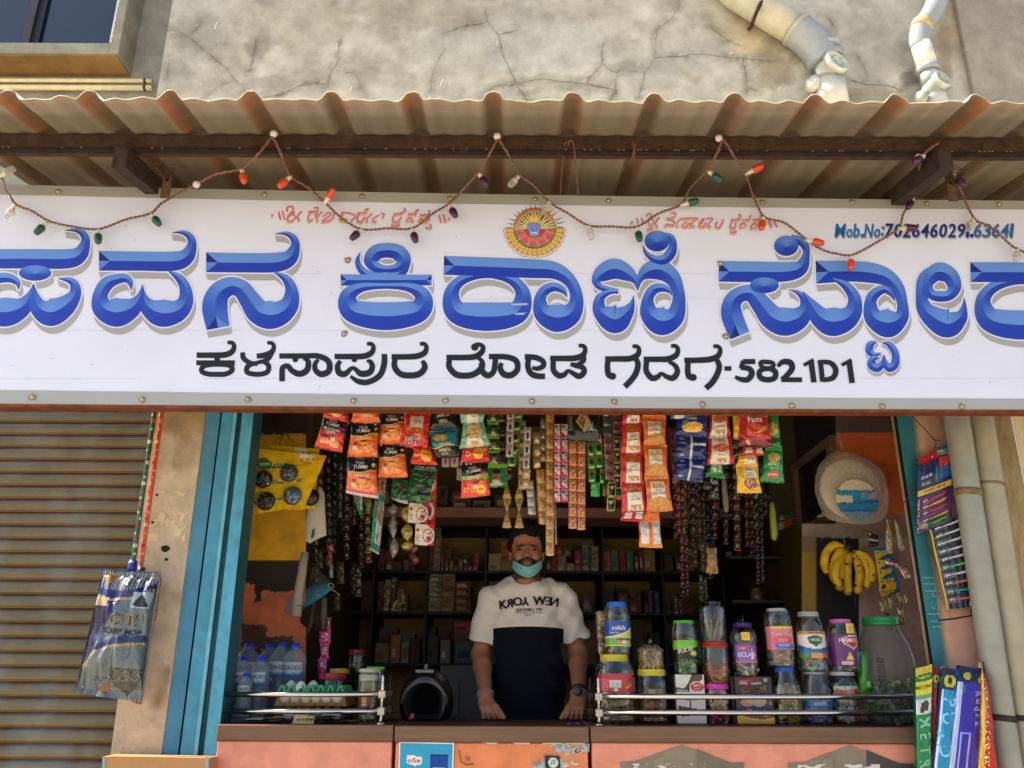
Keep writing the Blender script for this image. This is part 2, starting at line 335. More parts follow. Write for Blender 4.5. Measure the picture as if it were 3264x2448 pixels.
lw = MB(); lw.box(-5.5, xl - .0, YR, YR + .2, 2.95, 5.4, H('a09d92'), 'plaster'); lw.build('recessed_wall', bld)
for L in [[(440, 55), (470, 62), (515, 50)], [(425, 125), (460, 118), (510, 122)]]:
 pass
YRW = 3.72
XL4, XR4 = at(975, 1600, YRW).x, at(2560, 1600, YRW).x
YB = 5.3
FLZ = .37
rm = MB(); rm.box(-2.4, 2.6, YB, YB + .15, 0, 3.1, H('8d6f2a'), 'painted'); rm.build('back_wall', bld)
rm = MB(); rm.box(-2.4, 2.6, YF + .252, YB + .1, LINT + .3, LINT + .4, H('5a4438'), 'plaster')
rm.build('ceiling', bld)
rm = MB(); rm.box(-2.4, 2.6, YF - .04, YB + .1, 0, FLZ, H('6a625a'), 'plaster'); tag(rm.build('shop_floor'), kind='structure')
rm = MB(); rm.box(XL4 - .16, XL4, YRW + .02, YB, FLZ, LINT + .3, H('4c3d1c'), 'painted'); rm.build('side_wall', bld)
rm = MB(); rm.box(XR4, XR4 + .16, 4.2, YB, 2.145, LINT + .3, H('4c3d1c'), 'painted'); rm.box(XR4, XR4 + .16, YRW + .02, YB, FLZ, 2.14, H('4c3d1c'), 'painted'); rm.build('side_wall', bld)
def fields(mb, Y, xa, xb, ya, yb, base, regs, mat='painted', st=4):
 nu = max(2, int((xb - xa) / st)); nv = max(2, int((yb - ya) / st)); vs = []; vc = []
 for j in range(nv + 1):
  for i in range(nu + 1):
   X = xa + (xb - xa) * i / nu; Z = yb + (ya - yb) * j / nv; vs.append(at(X, Z, Y)); c = base
   for (a0, b0, a1, b1, cc, *sf) in regs:
    wob = 7 * noise.fractal(Vector((X / 22, Z / 22, 0)), .8, 2, 3) if sf else 1.2 * noise.noise(Vector((X / 9, Z / 9, 0)))
    if a0 <= X + wob <= a1 and b0 <= Z + wob <= b1: c = cc
   vc.append(mix(c, H('2a2018'), max(0, noise.fractal(Vector((X / 70, Z / 70, 4)), .8, 2, 4)) * .35))
 mb.add(vs, [(j * (nu + 1) + i, j * (nu + 1) + i + 1, (j + 1) * (nu + 1) + i + 1, (j + 1) * (nu + 1) + i) for j in range(nv) for i in range(nu)], None, mat, vcol=vc)
rl = MB()
fields(rl, YRW, 560, 975, 1120, 2500, H('40322c'), [(0, 1384, 980, 1785, H('f2b22a')), (0, 1785, 980, 1862, H('3a2c24')), (690, 1862, 980, 2500, H('e0784a'), 1), (690, 1800, 775, 2500, H('a5776c')), (812, 1855, 960, 1885, H('33261f'), 1), (812, 1870, 832, 1920, H('33261f'), 1), (770, 1990, 850, 2500, H('5c3a30'), 1), (848, 2028, 935, 2110, H('54422e'))])
rl.build('left_return_wall', bld)
rl = MB()
fields(rl, YRW, 2664, 3020, 1120, 1670, H('c09a8e'), [(0, 0, 3264, 1380, H('6a544c')), (2600, 1380, 3264, 1640, H('ec7236')), (2400, 1640, 3264, 1714, H('9a8476'))])
fields(rl, YRW, 2556, 3020, 1670, 2500, H('c09a8e'), [(2400, 1640, 2900, 1714, H('9a8476')), (2400, 1714, 2602, 1760, H('8a6a4a')), (2602, 1714, 2738, 2040, H('171311')), (2540, 1760, 2602, 2400, H('a6802c')), (2640, 2040, 2738, 2400, H('2a211c'))])
rl.build('right_return_wall', bld)
dk = MB(); dk.quad(Vector((XR4 + .1, 4.35, at(2600, 1720, 4.35).z)), Vector((2.5, 4.35, at(2600, 1720, 4.35).z)), Vector((2.5, 4.35, LINT + .35)), Vector((XR4 - .1, 4.35, LINT + .35)), H('33292a'), 'painted'); dk.build('dark_gap_backing', bld)  # dark sheet added so the gap above the cabinet reads as shade
sd = MB(); sd.box(-1.95, -1.9, YF + .2, YRW, FLZ, LINT + .3, H('a5776c'), 'painted'); sd.build('reveal', bld)
sd = MB(); sd.box(2.4, 2.45, YF + .2, YRW, FLZ, LINT + .3, H('b08a80'), 'painted'); sd.build('reveal', bld)
pl = MB()
def leanbox(mb, tl, tr, br, bl, Y, dY, col, mat, nz2=1):
 P = [at(*bl, Y), at(*br, Y), at(*tr, Y), at(*tl, Y)]; mb.hexa(P + [p + Vector((0, dY, 0)) for p in P], col, mat)
PT, PB = 1120, 2700       # the pillars run up behind the sign and below the frame
def lx(xa, ya, xb, yb, y): return xa + (xb - xa) * (y - ya) / (yb - ya)
def edge(xa, ya, xb, yb): return (lambda y: lx(xa, ya, xb, yb, y))
eA = edge(500, 1300, 352, 2406); eB = edge(659, 1294, 514, 2406); eC = edge(706, 1294, 567, 2406); eD = edge(811, 1296, 689, 2423)
def strip_grid(mb, e0, e1, Y, colf, mat, nu=16, nv=70, y0=PT, y1=PB):
 vs = []; vc = []
 for j in range(nv + 1):
  y = y0 + (y1 - y0) * j / nv
  for i in range(nu + 1):
   x = e0(y) + (e1(y) - e0(y)) * i / nu; vs.append(at(x, y, Y)); vc.append(colf(x, y))
 mb.add(vs, [(j * (nu + 1) + i, (j + 1) * (nu + 1) + i, (j + 1) * (nu + 1) + i + 1, j * (nu + 1) + i + 1) for j in range(nv) for i in range(nu)], None, mat, vcol=vc)
def creamcol(x, y):
 c = H('d6c2a6'); nn = noise.fractal(Vector((x / 60, y / 60, 3)), .8, 2.1, 5)
 if y < 1388 + 12 * nn: c = H('b59c74')
 elif y < 1500 and x > 555: c = mix(c, H('b5a184'), .6)
 if y > 1800: c = mix(c, H('c2aa92'), .6)
 if 470 < x < 540 and 2120 < y < 2270: c = mix(c, H('7a5f44'), max(0, .75 - abs(x + (y - 2120) * .3 - 540) / 60) + .3 * nn)
 c = mix(c, H('8a7558'), max(0, nn) * .4)
 return c
strip_grid(pl, eA, eB, YF - .02, creamcol, 'plaster')
def torn(mb, x0, y0, x1, y1, cols, holes, Y, n1=30, n2=34, mat='paper'):
 q = 3; n1 *= q; n2 *= q
 vs = [at(x0 + (x1 - x0) * i / n1 - (y1 - y0) * 0.08 * j / n2, y0 + (y1 - y0) * j / n2, Y) for j in range(n2 + 1) for i in range(n1 + 1)]; fs = []; cs = []
 for j in range(n2):
  for i in range(n1):
   if noise.fractal(Vector((i / 6 / q, j / 6 / q, x0)), .9, 2, 5) + .8 * noise.noise(Vector((i / 11 / q, j / 11 / q, y0))) > holes - .5 * abs(i / n1 - .5) - .5 * abs(j / n2 - .45): fs.append((j * (n1 + 1) + i, (j + 1) * (n1 + 1) + i, (j + 1) * (n1 + 1) + i + 1, j * (n1 + 1) + i + 1)); cs.append(cols[int(abs(noise.noise(Vector((i / 8 / q, j / 8 / q, 5)))) * 2.2 * len(cols)) % len(cols)])
 mb.add(vs, fs, cs, mat)
torn(pl, 482, 1565, 602, 1725, [H('d9c29a')], .42, YF - .0225)
for (x, y, r) in [(527, 1749, 13), (530, 1783, 6), (487, 1665, 5), (500, 1578, 5)]:   # old bolt holes
 c0 = at(x, y, YF - .0235); pl.add([c0] + [c0 + Vector((math.cos(t) * r * .0012 * random.uniform(.8, 1.2), 0, math.sin(t) * r * .001)) for t in [k * .628 for k in range(10)]], [(0, k, k % 10 + 1) for k in range(1, 11)], H('2c2018'), 'matte')
for s_ in (eA, ): pl.quad(at(s_(PT), PT, YF - .02), at(s_(PB), PB, YF - .02), at(s_(PB), PB, YF - .02) + Vector((0, .25, 0)), at(s_(PT), PT, YF - .02) + Vector((0, .25, 0)), H('b59c78'), 'plaster')
pl.build('cream_pillar', bld)
pl = MB()
strip_grid(pl, eB, eC, YF - .017, lambda x, y: mix(mix(H('4688a6'), H('7d8a80'), max(0, noise.fractal(Vector((x / 26, y / 50, 8)), .9, 2.3, 5)) * .4 + (.5 if abs(x - eB(y)) < 5 + 6 * noise.noise(Vector((y / 14, 1, 1))) else 0)), H('2f7fae'), max(0, (y - 1900) / 1400)), 'painted')
pl.build('blue_wall_edge', bld)
ch = MB()   # steel guide channel of the rolling shutter
def chcol(c): return lambda x, y: mix(c, H('3a3c34'), max(0, noise.fractal(Vector((x / 30, y / 30, 5)), .9, 2.3, 4)) * .35)
def cut(a): return lambda y: eC(y) + (eD(y) - eC(y)) * a
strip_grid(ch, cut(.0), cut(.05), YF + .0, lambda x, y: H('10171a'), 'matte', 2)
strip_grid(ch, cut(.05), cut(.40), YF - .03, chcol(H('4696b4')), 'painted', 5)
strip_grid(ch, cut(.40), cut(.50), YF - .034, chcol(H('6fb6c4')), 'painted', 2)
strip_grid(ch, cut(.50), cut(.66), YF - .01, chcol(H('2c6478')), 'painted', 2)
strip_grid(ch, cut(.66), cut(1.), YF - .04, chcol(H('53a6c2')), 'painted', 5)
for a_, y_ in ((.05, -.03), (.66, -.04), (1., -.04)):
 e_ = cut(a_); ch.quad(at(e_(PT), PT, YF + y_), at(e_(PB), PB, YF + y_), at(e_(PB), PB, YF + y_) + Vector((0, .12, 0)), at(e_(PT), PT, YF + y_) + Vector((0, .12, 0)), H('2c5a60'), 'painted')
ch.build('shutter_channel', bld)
YS = 3.36
sh = MB()
za = at(250, 2448, YS).z - .5; zb = 2.97; pitch = (at(250, 1780, YS) - at(250, 1824, YS)).z
xs0, xs1 = -3.2, at(420, 1900, YS).x + .12
prof = []; cols = []
z = za; k = 0
base_z = z
while z < zb:
 for (dz, dy, c) in [(0, .002, '33241a'), (.05, -.008, '94703f'), (.105, -.003, '4a3322'), (.16, -.010, '94703f'), (.21, -.011, '6b6553'), (.40, -.018, '69634f'), (.60, -.019, '625c4c'), (.80, -.013, '5a4e3c'), (.93, -.003, '5c3c24')]:
  prof.append((z + dz * pitch, YS + dy)); cols.append(H(c))
 z += pitch
nxs = 40
vs = [(xs0 + (xs1 - xs0) * i / nxs, p[1] + .0015 * noise.noise(Vector((i, p[0] * 3, 0))), p[0]) for p in prof for i in range(nxs + 1)]
vc = [mix(c, H('7d7f7a'), max(0, min(.6, .1 + .8 * noise.fractal(Vector((i / 3, pz[0] * 2.2, 1)), .8, 2, 4))) * (.8 if j % 9 > 2 else .25)) for j, (pz, c) in enumerate(zip(prof, cols)) for i in range(nxs + 1)]
sh.add(vs, [(j * (nxs + 1) + i, j * (nxs + 1) + i + 1, (j + 1) * (nxs + 1) + i + 1, (j + 1) * (nxs + 1) + i) for j in range(len(prof) - 1) for i in range(nxs)], None, 'painted', smooth=True, vcol=vc)
sh.build('rolling_shutter', bld)
sb = MB(); sb.box(-5.5, xs0, YS, YS + .1, 0, 3.0, H('a08c6c'), 'plaster'); sb.build('outer_wall', bld)
eE = edge(2852, 1316, 2971, 2123); eF = edge(2914, 1316, 3020, 2119); eG = edge(3020, 1316, 3200, 2448)
rp = MB()
strip_grid(rp, lambda y: eE(y) - 14, lambda y: eE(y) - 6, YF - .0, lambda x, y: H('b59d80'), 'painted', 1)
strip_grid(rp, lambda y: eE(y) - 6, lambda y: eE(y) + 4, YF - .012, lambda x, y: H('101414'), 'matte', 1)
strip_grid(rp, lambda y: eE(y) + 4, eF, YF - .02, lambda x, y: mix(H('2b7078'), H('8e855a'), (.7 if eF(y) - x < 7 + 7 * noise.noise(Vector((y / 12, 1, 1))) else 0)), 'painted', 14)
for (x, y, l) in [(2958, 1839, 34), (2962, 1859, 34), (2968, 1882, 40), (2978, 1955, 44), (2985, 1978, 40), (2990, 1996, 36)]:   # chalk marks
 rp.add([at(x - l / 2, y, YF - .022), at(x + l / 2, y, YF - .022), at(x + l / 2 + 1, y + 4, YF - .022), at(x - l / 2 + 1, y + 4, YF - .022)], [(0, 1, 2, 3)], H('6f9ea2'), 'matte')
for L in [[(2972, 1890), (2978, 1905), (2984, 1890), (2990, 1912), (2996, 1895), (2998, 1925)], [(2970, 1932), (2978, 1942), (2984, 1925), (2990, 1945), (2994, 1900)]]:
 rp.tube([at(x, y, YF - .023) for x, y in L], .0014, H('b8cfd0'), 'matte', 5)
rp.build('teal_post', bld)
rp = MB(); strip_grid(rp, eF, lambda y: eG(y) + 190, YF - .016, lambda x, y: mix(H('cfa089'), H('a58a5c'), max(0, .6 - (x - eF(y)) / 26)) if x - eF(y) < 16 else mix(H('cfa089'), H('a8846c'), max(0, noise.fractal(Vector((x / 60, y / 90, 2)), .8, 2, 4)) * .4), 'painted', 40)
rp.build('pink_wall', bld)
rp = MB(); strip_grid(rp, edge(3160, 1316, 3345, 2448), edge(3220, 1316, 3440, 2448), YF - .08, lambda x, y: mix(H('a8926a'), H('7a6444'), max(0, noise.fractal(Vector((x / 12, y / 90, 2)), .9, 2, 5)) * .8), 'plaster', 10)
e_ = edge(3160, 1316, 3345, 2448)
rp.quad(at(e_(PT), PT, YF - .08), at(e_(PB), PB, YF - .08), at(e_(PB), PB, YF - .08) + Vector((0, .07, 0)), at(e_(PT), PT, YF - .08) + Vector((0, .07, 0)), H('7d6a4a'), 'plaster')
rp.build('plaster_column', bld)
rp = MB(); strip_grid(rp, edge(3221, 1316, 3441, 2448), edge(3900, 1316, 4100, 2448), YF - .07, lambda x, y: H('dcc39a'), 'painted', 10); rp.build('cream_wall', bld)
win = MB()
YW = YR - .15
a = at(343, 137, YW + .07); b_ = at(368, 172, YW)
xin, zin = at(352, 137, YW + .005).x, at(300, 138, YW + .005).z
xo, zo = at(372, 172, YW).x + .005, at(300, 170, YW).z
fc = H('9c9788')
win.box(xin, xo, YW, YR, zo, 5.2, fc, 'plaster', .003)
win.box(-3.0, xin, YW + .0015, YR, zo, zin, H('a09c8c'), 'plaster', .003)
for i in range(26):   # peeling whitewash along the inner edge
 zz = zin + .03 * i; win.quad((xin - .003, YW - .0012, zz), (xin + .004 + .006 * random.random(), YW - .0012, zz), (xin + .003 + .006 * random.random(), YW - .0012, zz + .03), (xin - .003, YW - .0012, zz + .03), H('d8d6cc'), 'matte')
wo = win.build('window_surround', bld)
sf = MB(); sf.box(-3.0, xo - .004, YW + .004, YR, zo - .012, zo + .003, H('94754a'), 'plaster'); sf.build('sill_soffit', wo)  # ochre paints the warm bounce from the sunlit awning under the sill
gl = MB(); gl.quad((-3, YR - .03, zin - .02), (xin + .02, YR - .03, zin - .02), (xin + .02, YR - .03, 5.2), (-3, YR - .03, 5.2), H('18283c'), 'glassy'); gl.build('window_pane', wo)
mu = MB(); xm = at(100, 80, YR - .05).x; mu.box(xm - .028, xm + .010, YR - .055, YR - .031, zin, 5.2, H('3a3438'), 'painted'); mu.box(xm + .010, xm + .05, YR - .045, YR - .031, zin, 5.2, H('0c1018'), 'painted'); mu.build('mullion', wo)
for k, (py, rr) in enumerate(((256, 7), (278, 9))):
 t = MB(); c0 = at(0, py, YR - .03); c1 = at(484, py + 2, YR - .03); c0 = c0 + (c0 - c1) * 1.5
 r_ = rr * mpp(YR, py); t.tube([c0, c1], r_, H('f0e2b4'), 'pvc', 12)
 cl = MB(); cc = at(463, py + 2, YR - .03)
 cl.tube([cc - Vector((.006, 0, 0)), cc + Vector((.006, 0, 0))], r_ * 1.18, H('4a3f34'), 'rusty', 12)
 e = thing('conduit_pipe', cc, ['thinner upper cream conduit running under the window sill', 'thicker lower cream conduit running just above the awning'][k], 'pipe', 'cream conduits under the window')
 t.build('pipe', e); cl.build('clamp', e)
YP = YF - .075
def seg(mb, pts, wpx, col, mat='pvc', n=20, Y=YP):
 P = [at(x, y, Y) for x, y in pts]; mb.tube(P, [wv * .5 * mpp(Y, p[1]) for wv, p in zip(wpx, pts)], col, mat, n)
cream, grey, white = H('c4bda6'), H('9a9e9e'), H('c4c2ba')
e = thing('waste_pipe', at(2660, 330, YP), 'wide cream and grey drain pipe elbowing down behind the awning', 'pipe')
t = MB(); seg(t, [(2150, -260), (2345, -20), (2440, 38), (2550, 105)], [97, 97, 98, 98], cream); t.build('pipe', e)
t = MB(); seg(t, catmull([(2530, 92), (2570, 120), (2612, 165), (2630, 200)], 5), [108] * 16, grey); seg(t, [(2632, 175), (2640, 196)], [102, 104], grey); seg(t, [(2640, 190), (2650, 262)], [92, 90], grey)
seg(t, [(2534, 92), (2543, 99)], [114, 114], H('b0aa98')); seg(t, [(2622, 152), (2629, 166)], [106, 106], H('a8aba8')); t.build('elbow', e)
t = MB(); seg(t, [(2645, 258), (2658, 345)], [96, 96], white); seg(t, [(2644, 252), (2646, 262)], [100, 100], H('9a8f78')); t.build('pipe', e)
def cap(e, x, y, r, Y, col):
 t = MB(); c = at(x, y, Y); ax = (Vector((.45, -1, .25))).normalized(); R = r * mpp(Y, y)
 t.lathe(c - ax * .07, [(0, R * .85), (.06, R * .85), (.06, R), (.085, R), (.088, R * .93), (.088, R * .9), (.084, R * .88), (.084, 0)], col, 'pvc', 28, axis=ax)
 for k in range(3):
  for q in range(2):
   a1 = k * 1.05 + q * 3.14; d = ax.orthogonal().normalized(); s2 = ax.cross(d); p = c + ax * .0145 + (d * math.cos(a1) + s2 * math.sin(a1)) * R * .5; u_ = d * math.cos(a1 + 1.57) + s2 * math.sin(a1 + 1.57)
   t.tube([p - u_ * R * .12, p + u_ * R * .12], .0016, H('7c7f78'), 'pvc', 5)
 t.build('inspection_cap', e)
cap(e, 2664, 200, 42, YP - .07, H('bfc4b8'))
t = MB(); c = at(2595, 270, YP); t.lathe(c, [(0, .036), (.02, .036), (.024, 0)], H('c8c4b4'), 'pvc', 20, axis=(-.8, -.6, .05)); t.build('side_plug', e)
t = MB(); P = [at(x, y, YP - .06) for x, y in [(2452, -25), (2425, 10), (2408, 45), (2396, 80)]]; t.tube(P + [at(2388, 92, YF)], .009, H('3f2c26'), 'rusty', 8); t.build('clamp', e)
e = thing('waste_pipe', at(2990, 330, YP), 'narrower zigzag drain pipe with a white middle length near the wall corner', 'pipe')
t = MB(); seg(t, catmull([(3010, -160), (2992, -20), (2972, 40), (2938, 90), (2932, 130), (2936, 145)], 5), [66] * 26, grey); seg(t, [(2943, 76), (2934, 96)], [69, 69], H('c0a878')); t.build('elbow', e)
t = MB(); seg(t, [(2934, 138), (2958, 225)], [62, 62], H('e6e0ca')); t.build('pipe', e)
t = MB(); seg(t, [(2957, 214), (2961, 232)], [72, 72], grey); seg(t, [(2961, 230), (2972, 275)], [62, 62], grey); seg(t, [(2972, 272), (2995, 340)], [58, 62], H('a8adad')); t.build('branch', e)
cap(e, 2998, 257, 32, YP - .05, H('b5bab0'))
t = MB(); c = at(2938, 315, YP); t.lathe(c, [(0, .03), (.02, .03), (.024, 0)], H('a8a89c'), 'pvc', 20, axis=(-.8, -.6, .05)); t.build('side_plug', e)
YV = YF - .10
def vpipe(xa, wa, xb, wb, col, label, clamps):
 e = thing('drain_pipe', at(xb, 2448, YV), label, 'pipe', 'tall drain pipes beside the shop')
 t = MB(); P = []; R = []; n = 30
 for k in range(n + 1):
  y = PT + (PB - PT) * k / n; x = lx(xa, 1316, xb, 2448, y); ww = lx(wa, 1316, wb, 2448, y); P.append(at(x, y, YV)); R.append(ww * .5 * mpp(YV, y))
 t.tube(P, R, col, 'pvc', 24); t.build('pipe', e)
 for (y, hh, cc) in clamps:
  c = MB(); x = lx(xa, 1316, xb, 2448, y); ww = lx(wa, 1316, wb, 2448, y) + 5; c.tube([at(x - hh * .03, y - hh / 2, YV), at(x + hh * .03, y + hh / 2, YV)], ww * .5 * mpp(YV, y), cc, 'rusty', 24); c.build('clamp', e)
vpipe(3047, 77, 3217, 80, H('9d9c8c'), 'grey vertical drain pipe with a rusty band, nearest the shop', [(1572, 22, H('8f7a50')), (2289, 20, H('40352e'))])
vpipe(3124, 74, 3296, 80, H('a89f84'), 'beige stained vertical drain pipe, outer one of the pair', [(1545, 8, H('9a7a58')), (2292, 18, H('40352e'))])
# ================================================================ awning
YE = 2.20; SL = math.tan(math.radians(10.5)); ZE = at(1632, 325, YE).z
def roofz(y): return ZE + (y - YE) * SL
sp = (at(30 + 257, 290, YE) - at(30, 290, YE)).x; xr0 = at(30, 290, YE).x
def roofh(x):
 t = ((x - xr0) / sp + .5) % 1 - .5; a = abs(t) * sp; hw = .016; hb = .037; hh = .033
 if a < hw: return hh - (a / hw) ** 2 * .004
 if a < hb:
  q = (a - hw) / (hb - hw); q = q * q * (3 - 2 * q); return (hh - .004) * (1 - q)
 return .004 * math.sin(math.pi * (a - hb) / (sp / 2 - hb)) ** 2 * 1.6
ro = MB()
xa = at(75, 540, 2.82).x - .02; xb = 3.6; nx = 420; ny = 26
vs = []; vc = []
for j in range(ny + 1):
 y = YE + (YF - .005 - YE) * j / ny
 for i in range(nx + 1):
  x = xa + (xb - xa) * i / nx; h = roofh(x)
  ex = .012 * noise.fractal(Vector((x * 9, 0, 0)), .8, 2, 4) if j == 0 else 0; h += (.004 * noise.noise(Vector((x * 7, 5, 0))) if j < 3 else 0)
  vs.append((x, y + ex, roofz(y) + h + .001 * noise.noise(Vector((x * 3, y * 3, 0)))))
  rt = min(1, h / .03); nn = noise.fractal(Vector((x * 14, y * 2.2, 2)), .8, 2.2, 5)
  t = ((x - xr0) / sp + .5) % 1 - .5
  c = mix(H('a2937c'), H('80603f'), rt * .8)
  if .05 < abs(t) < .17: c = mix(c, H('a8642c'), max(0, .35 + nn))
  c = mix(c, H('b3a48a'), max(0, nn) * .2)
  if 2.30 < y < 2.40: c = mix(c, H('5d5446'), .45)
  if y >= 2.40: c = mix(c, H('6f6a58'), .4)  # shade past the beam mixed into the sheet colour
  vc.append(c)
fs = [(j * (nx + 1) + i, (j + 1) * (nx + 1) + i, (j + 1) * (nx + 1) + i + 1, j * (nx + 1) + i + 1) for j in range(ny) for i in range(nx)]
m0 = len(vs)
vs2 = vs + [(v[0], v[1], v[2] + .0038) for v in vs]; vc2 = vc + [H('f2e6c8')] * m0  # pale top colour paints the sunlit rim along the front edge
fs2 = fs + [tuple(m0 + k for k in f[::-1]) for f in fs] + [(i, i + 1, m0 + i + 1, m0 + i) for i in range(nx)]
ro.add(vs2, fs2, None, 'sheet', smooth=True, vcol=vc2)
roof = ro.build('corrugated_awning'); tag(roof, 'rusty corrugated sheet awning projecting over the signboard', 'awning')
bm = MB(); YBm = 2.43
zt = roofz(YBm) - .004; zb_ = at(1632, 493 - 10, YBm).z
bm.box(-3.4, 3.6, YBm, YBm + .045, zb_, zt, H('4b3828'), 'rusty', .003)
bm.box(-3.4, 3.6, YBm - .0025, YBm + .02, zb_ - .001, zb_ + .008, H('2e221a'), 'rusty')
for i in range(60):
 x = random.uniform(-1.9, 1.9); bm.add([(x, YBm - .003, zb_ + .005), (x + .008, YBm - .003, zb_ + .005), (x + .008, YBm - .003, zb_ + .008), (x, YBm - .003, zb_ + .008)], [(0, 1, 2, 3)], H('8d8268'), 'matte')
bm.single('roof_beam', 'long brown rusty steel beam carrying the front of the awning', 'beam')
def arm(px, w_, label, y0):
 x = at(px, 470, y0).x; e = thing('support_arm', (x, YF, 3.1), label, 'bracket', 'steel arms under the awning beam')
 a = MB(); zt2 = zb_ - .002
 a.hexa([Vector(p) for p in [(x, y0, zt2 - .078), (x + w_, y0, zt2 - .078), (x + w_, y0, zt2), (x, y0, zt2), (x, YF, zt2 + .09), (x + w_, YF, zt2 + .09), (x + w_, YF, zt2 + .14), (x, YF, zt2 + .14)]], H('43332c'), 'rusty')
 a.build('tube', e)
 b = MB(); b.box(x + w_ + .06, x + w_ + .09, 2.56, 2.565, zt2 - .1, zt2 + .02, H('6a4c34'), 'rusty'); b.tube([(x + w_ + .075, 2.562, zt2 - .03), (x + w_ + .075, 2.555, zt2 - .03)], .006, H('15100c'), 'matte', 8); b.build('plate', e)
 w2 = MB()
 for k in range(5):
  P = [Vector((x + w_ + random.uniform(.02, .16), YBm + .05 + .05 * k, zt2 - .0)), Vector((x + w_ + .08 + random.uniform(-.04, .04), 2.5, zt2 - .03 + random.uniform(-.03, .02))), Vector((x + w_ + .075 + random.uniform(-.02, .02), 2.55, zt2 - .03 + random.uniform(-.02, .02)))]
  w2.tube(catmull([tuple(p) for p in P], 5), .0015, H('5a3c2a'), 'rusty', 5)
 w2.build('tie_wire', e)
arm(366, .045, 'brown square steel arm stub under the beam beside the first white hook', 2.41)
arm(2985, .045, 'brown square steel arm stub under the beam above the phone number', 2.40)
wv = MB()
for L in [[(1810, 465), (1818, 450), (1828, 460), (1835, 530), (1843, 620)], [(1796, 500), (1790, 560), (1786, 618)], [(2015, 450), (2020, 480), (2010, 520), (2022, 500), (2026, 450)], [(1798, 462), (1808, 452), (1820, 448)]]:
 wv.tube([at(x, y, 2.415 if y < 500 else 2.415 + .25 * (y - 500) / 120) for x, y in catmull(L, 5)], .0022, H('8a5a38'), 'rusty', 5)
wv.single('loose_wire', 'rusty wire ends looped over the beam above the painted emblem', 'wire')
# ================================================================ signboard
S00 = at(0, 1288, 2.655); S10 = at(3264, 1306, 2.765)
sn_x = (S10 - S00); sn_x.z = 0; SN = Vector((sn_x.y, -sn_x.x, 0)).normalized()      # faces the street
SP = S00.copy()
def sg(px, py, off=0.0):
 return at_plane(px, py, SP + SN * off, SN)
sign = thing('signboard', at(1632, 1300, 2.72), 'long white shop signboard painted with blue and black Kannada lettering', 'signboard')
def topy(x): return 588 + (x / 3264) * 52 + 6 * math.sin(math.pi * x / 3264)
def boty(x): return 1287 + (x / 3264) * 19 + 3 * math.sin(math.pi * x / 3264)
def topi(x): return 620 + (x / 3264) * 48 + 8 * math.sin(math.pi * x / 3264)
def boti(x): return 1243 + (x / 3264) * 28 + 4 * math.sin(math.pi * x / 3264)
XS = [-420 + 40 * i for i in range(103)]
def band(mb, fa, fb, off, col, mat, rows=1):
 vs = []
 for j in range(rows + 1):
  for x in XS: vs.append(sg(x, fa(x) + (fb(x) - fa(x)) * j / rows, off))
 n_ = len(XS); mb.add(vs, [(j * n_ + i, (j + 1) * n_ + i, (j + 1) * n_ + i + 1, j * n_ + i + 1) for j in range(rows) for i in range(n_ - 1)], col, mat)
pn = MB(); band(pn, topi, boti, 0, H('e2e5f6'), 'sign', 6)
band(pn, topy, topi, .0015, H('a5a39c'), 'sign', 1); band(pn, boti, boty, .0015, H('a9aaa8'), 'sign', 1)
pn.build('panel', sign)
fr = MB()
def bandbox(mb, fa, fb, off, th, col, mat):
 band(mb, fa, fb, off, col, mat); n_ = len(XS)
 A = [sg(x, fa(x), off) for x in XS]; Bb = [sg(x, fb(x), off) for x in XS]
 mb.add(A + [p - SN * th for p in A], [(i, i + 1, n_ + i + 1, n_ + i) for i in range(n_ - 1)], col, mat)
 mb.add(Bb + [p - SN * th for p in Bb], [(i, i + 1, n_ + i + 1, n_ + i) for i in range(n_ - 1)], col, mat)
bandbox(fr, lambda x: boty(x), lambda x: boty(x) + 9, .004, .045, H('7d4326'), 'rusty')
bandbox(fr, lambda x: topy(x) + 1, lambda x: topy(x) + 8, -.003, .04, H('6a5038'), 'rusty')
for x in (-400, 600, 1650, 2600, 3600):   # rear stays
 p = sg(x, 700, -.03); fr.tube([p, Vector((p.x, YF, p.z + .15))], .012, H('54402e'), 'rusty', 6)
fr.build('frame', sign)
ln = MB()
for y_ in (871, 952, 1052, 1206):
 for xa_ in range(-300, 3500, 190):
  if random.random() < .7: ln.add([sg(xa_, y_, .0004), sg(xa_ + 185, y_ + 1, .0004), sg(xa_ + 185, y_ + 2.2, .0004), sg(xa_, y_ + 1.2, .0004)], [(0, 1, 2, 3)], H('c8c6d2'), 'sign')
for k in range(70):
 x_, y_ = random.uniform(-200, 3400), random.uniform(690, 1235); ln.add([sg(x_ + random.uniform(1, 3) * math.cos(t), y_ + random.uniform(1, 3) * math.sin(t), .0005) for t in (0, 1, 2, 3.1, 4, 5.1)], [(0, 1, 2, 3, 4, 5)], H(random.choice(['a8a4a0', '8a7c6a', 'c0bcc0'])), 'sign')
for (x_, y_, l_, h_) in [(1627, 968, 62, 6), (1639, 998, 42, 6), (1740, 970, 50, 3), (1735, 943, 14, 2)]:
 for q in range(3): ln.add([sg(x_ + 4 * q, y_ + h_ * q / 3, .0034), sg(x_ + l_ * random.uniform(.7, 1), y_ - 2 + h_ * q / 3, .0034), sg(x_ + l_ * random.uniform(.7, 1), y_ + h_ * (q + .6) / 3, .0034), sg(x_, y_ + h_ * (q + .8) / 3, .0034)], [(0, 1, 2, 3)], H('b4c0dc'), 'sign')
ln.build('scuffs', sign)
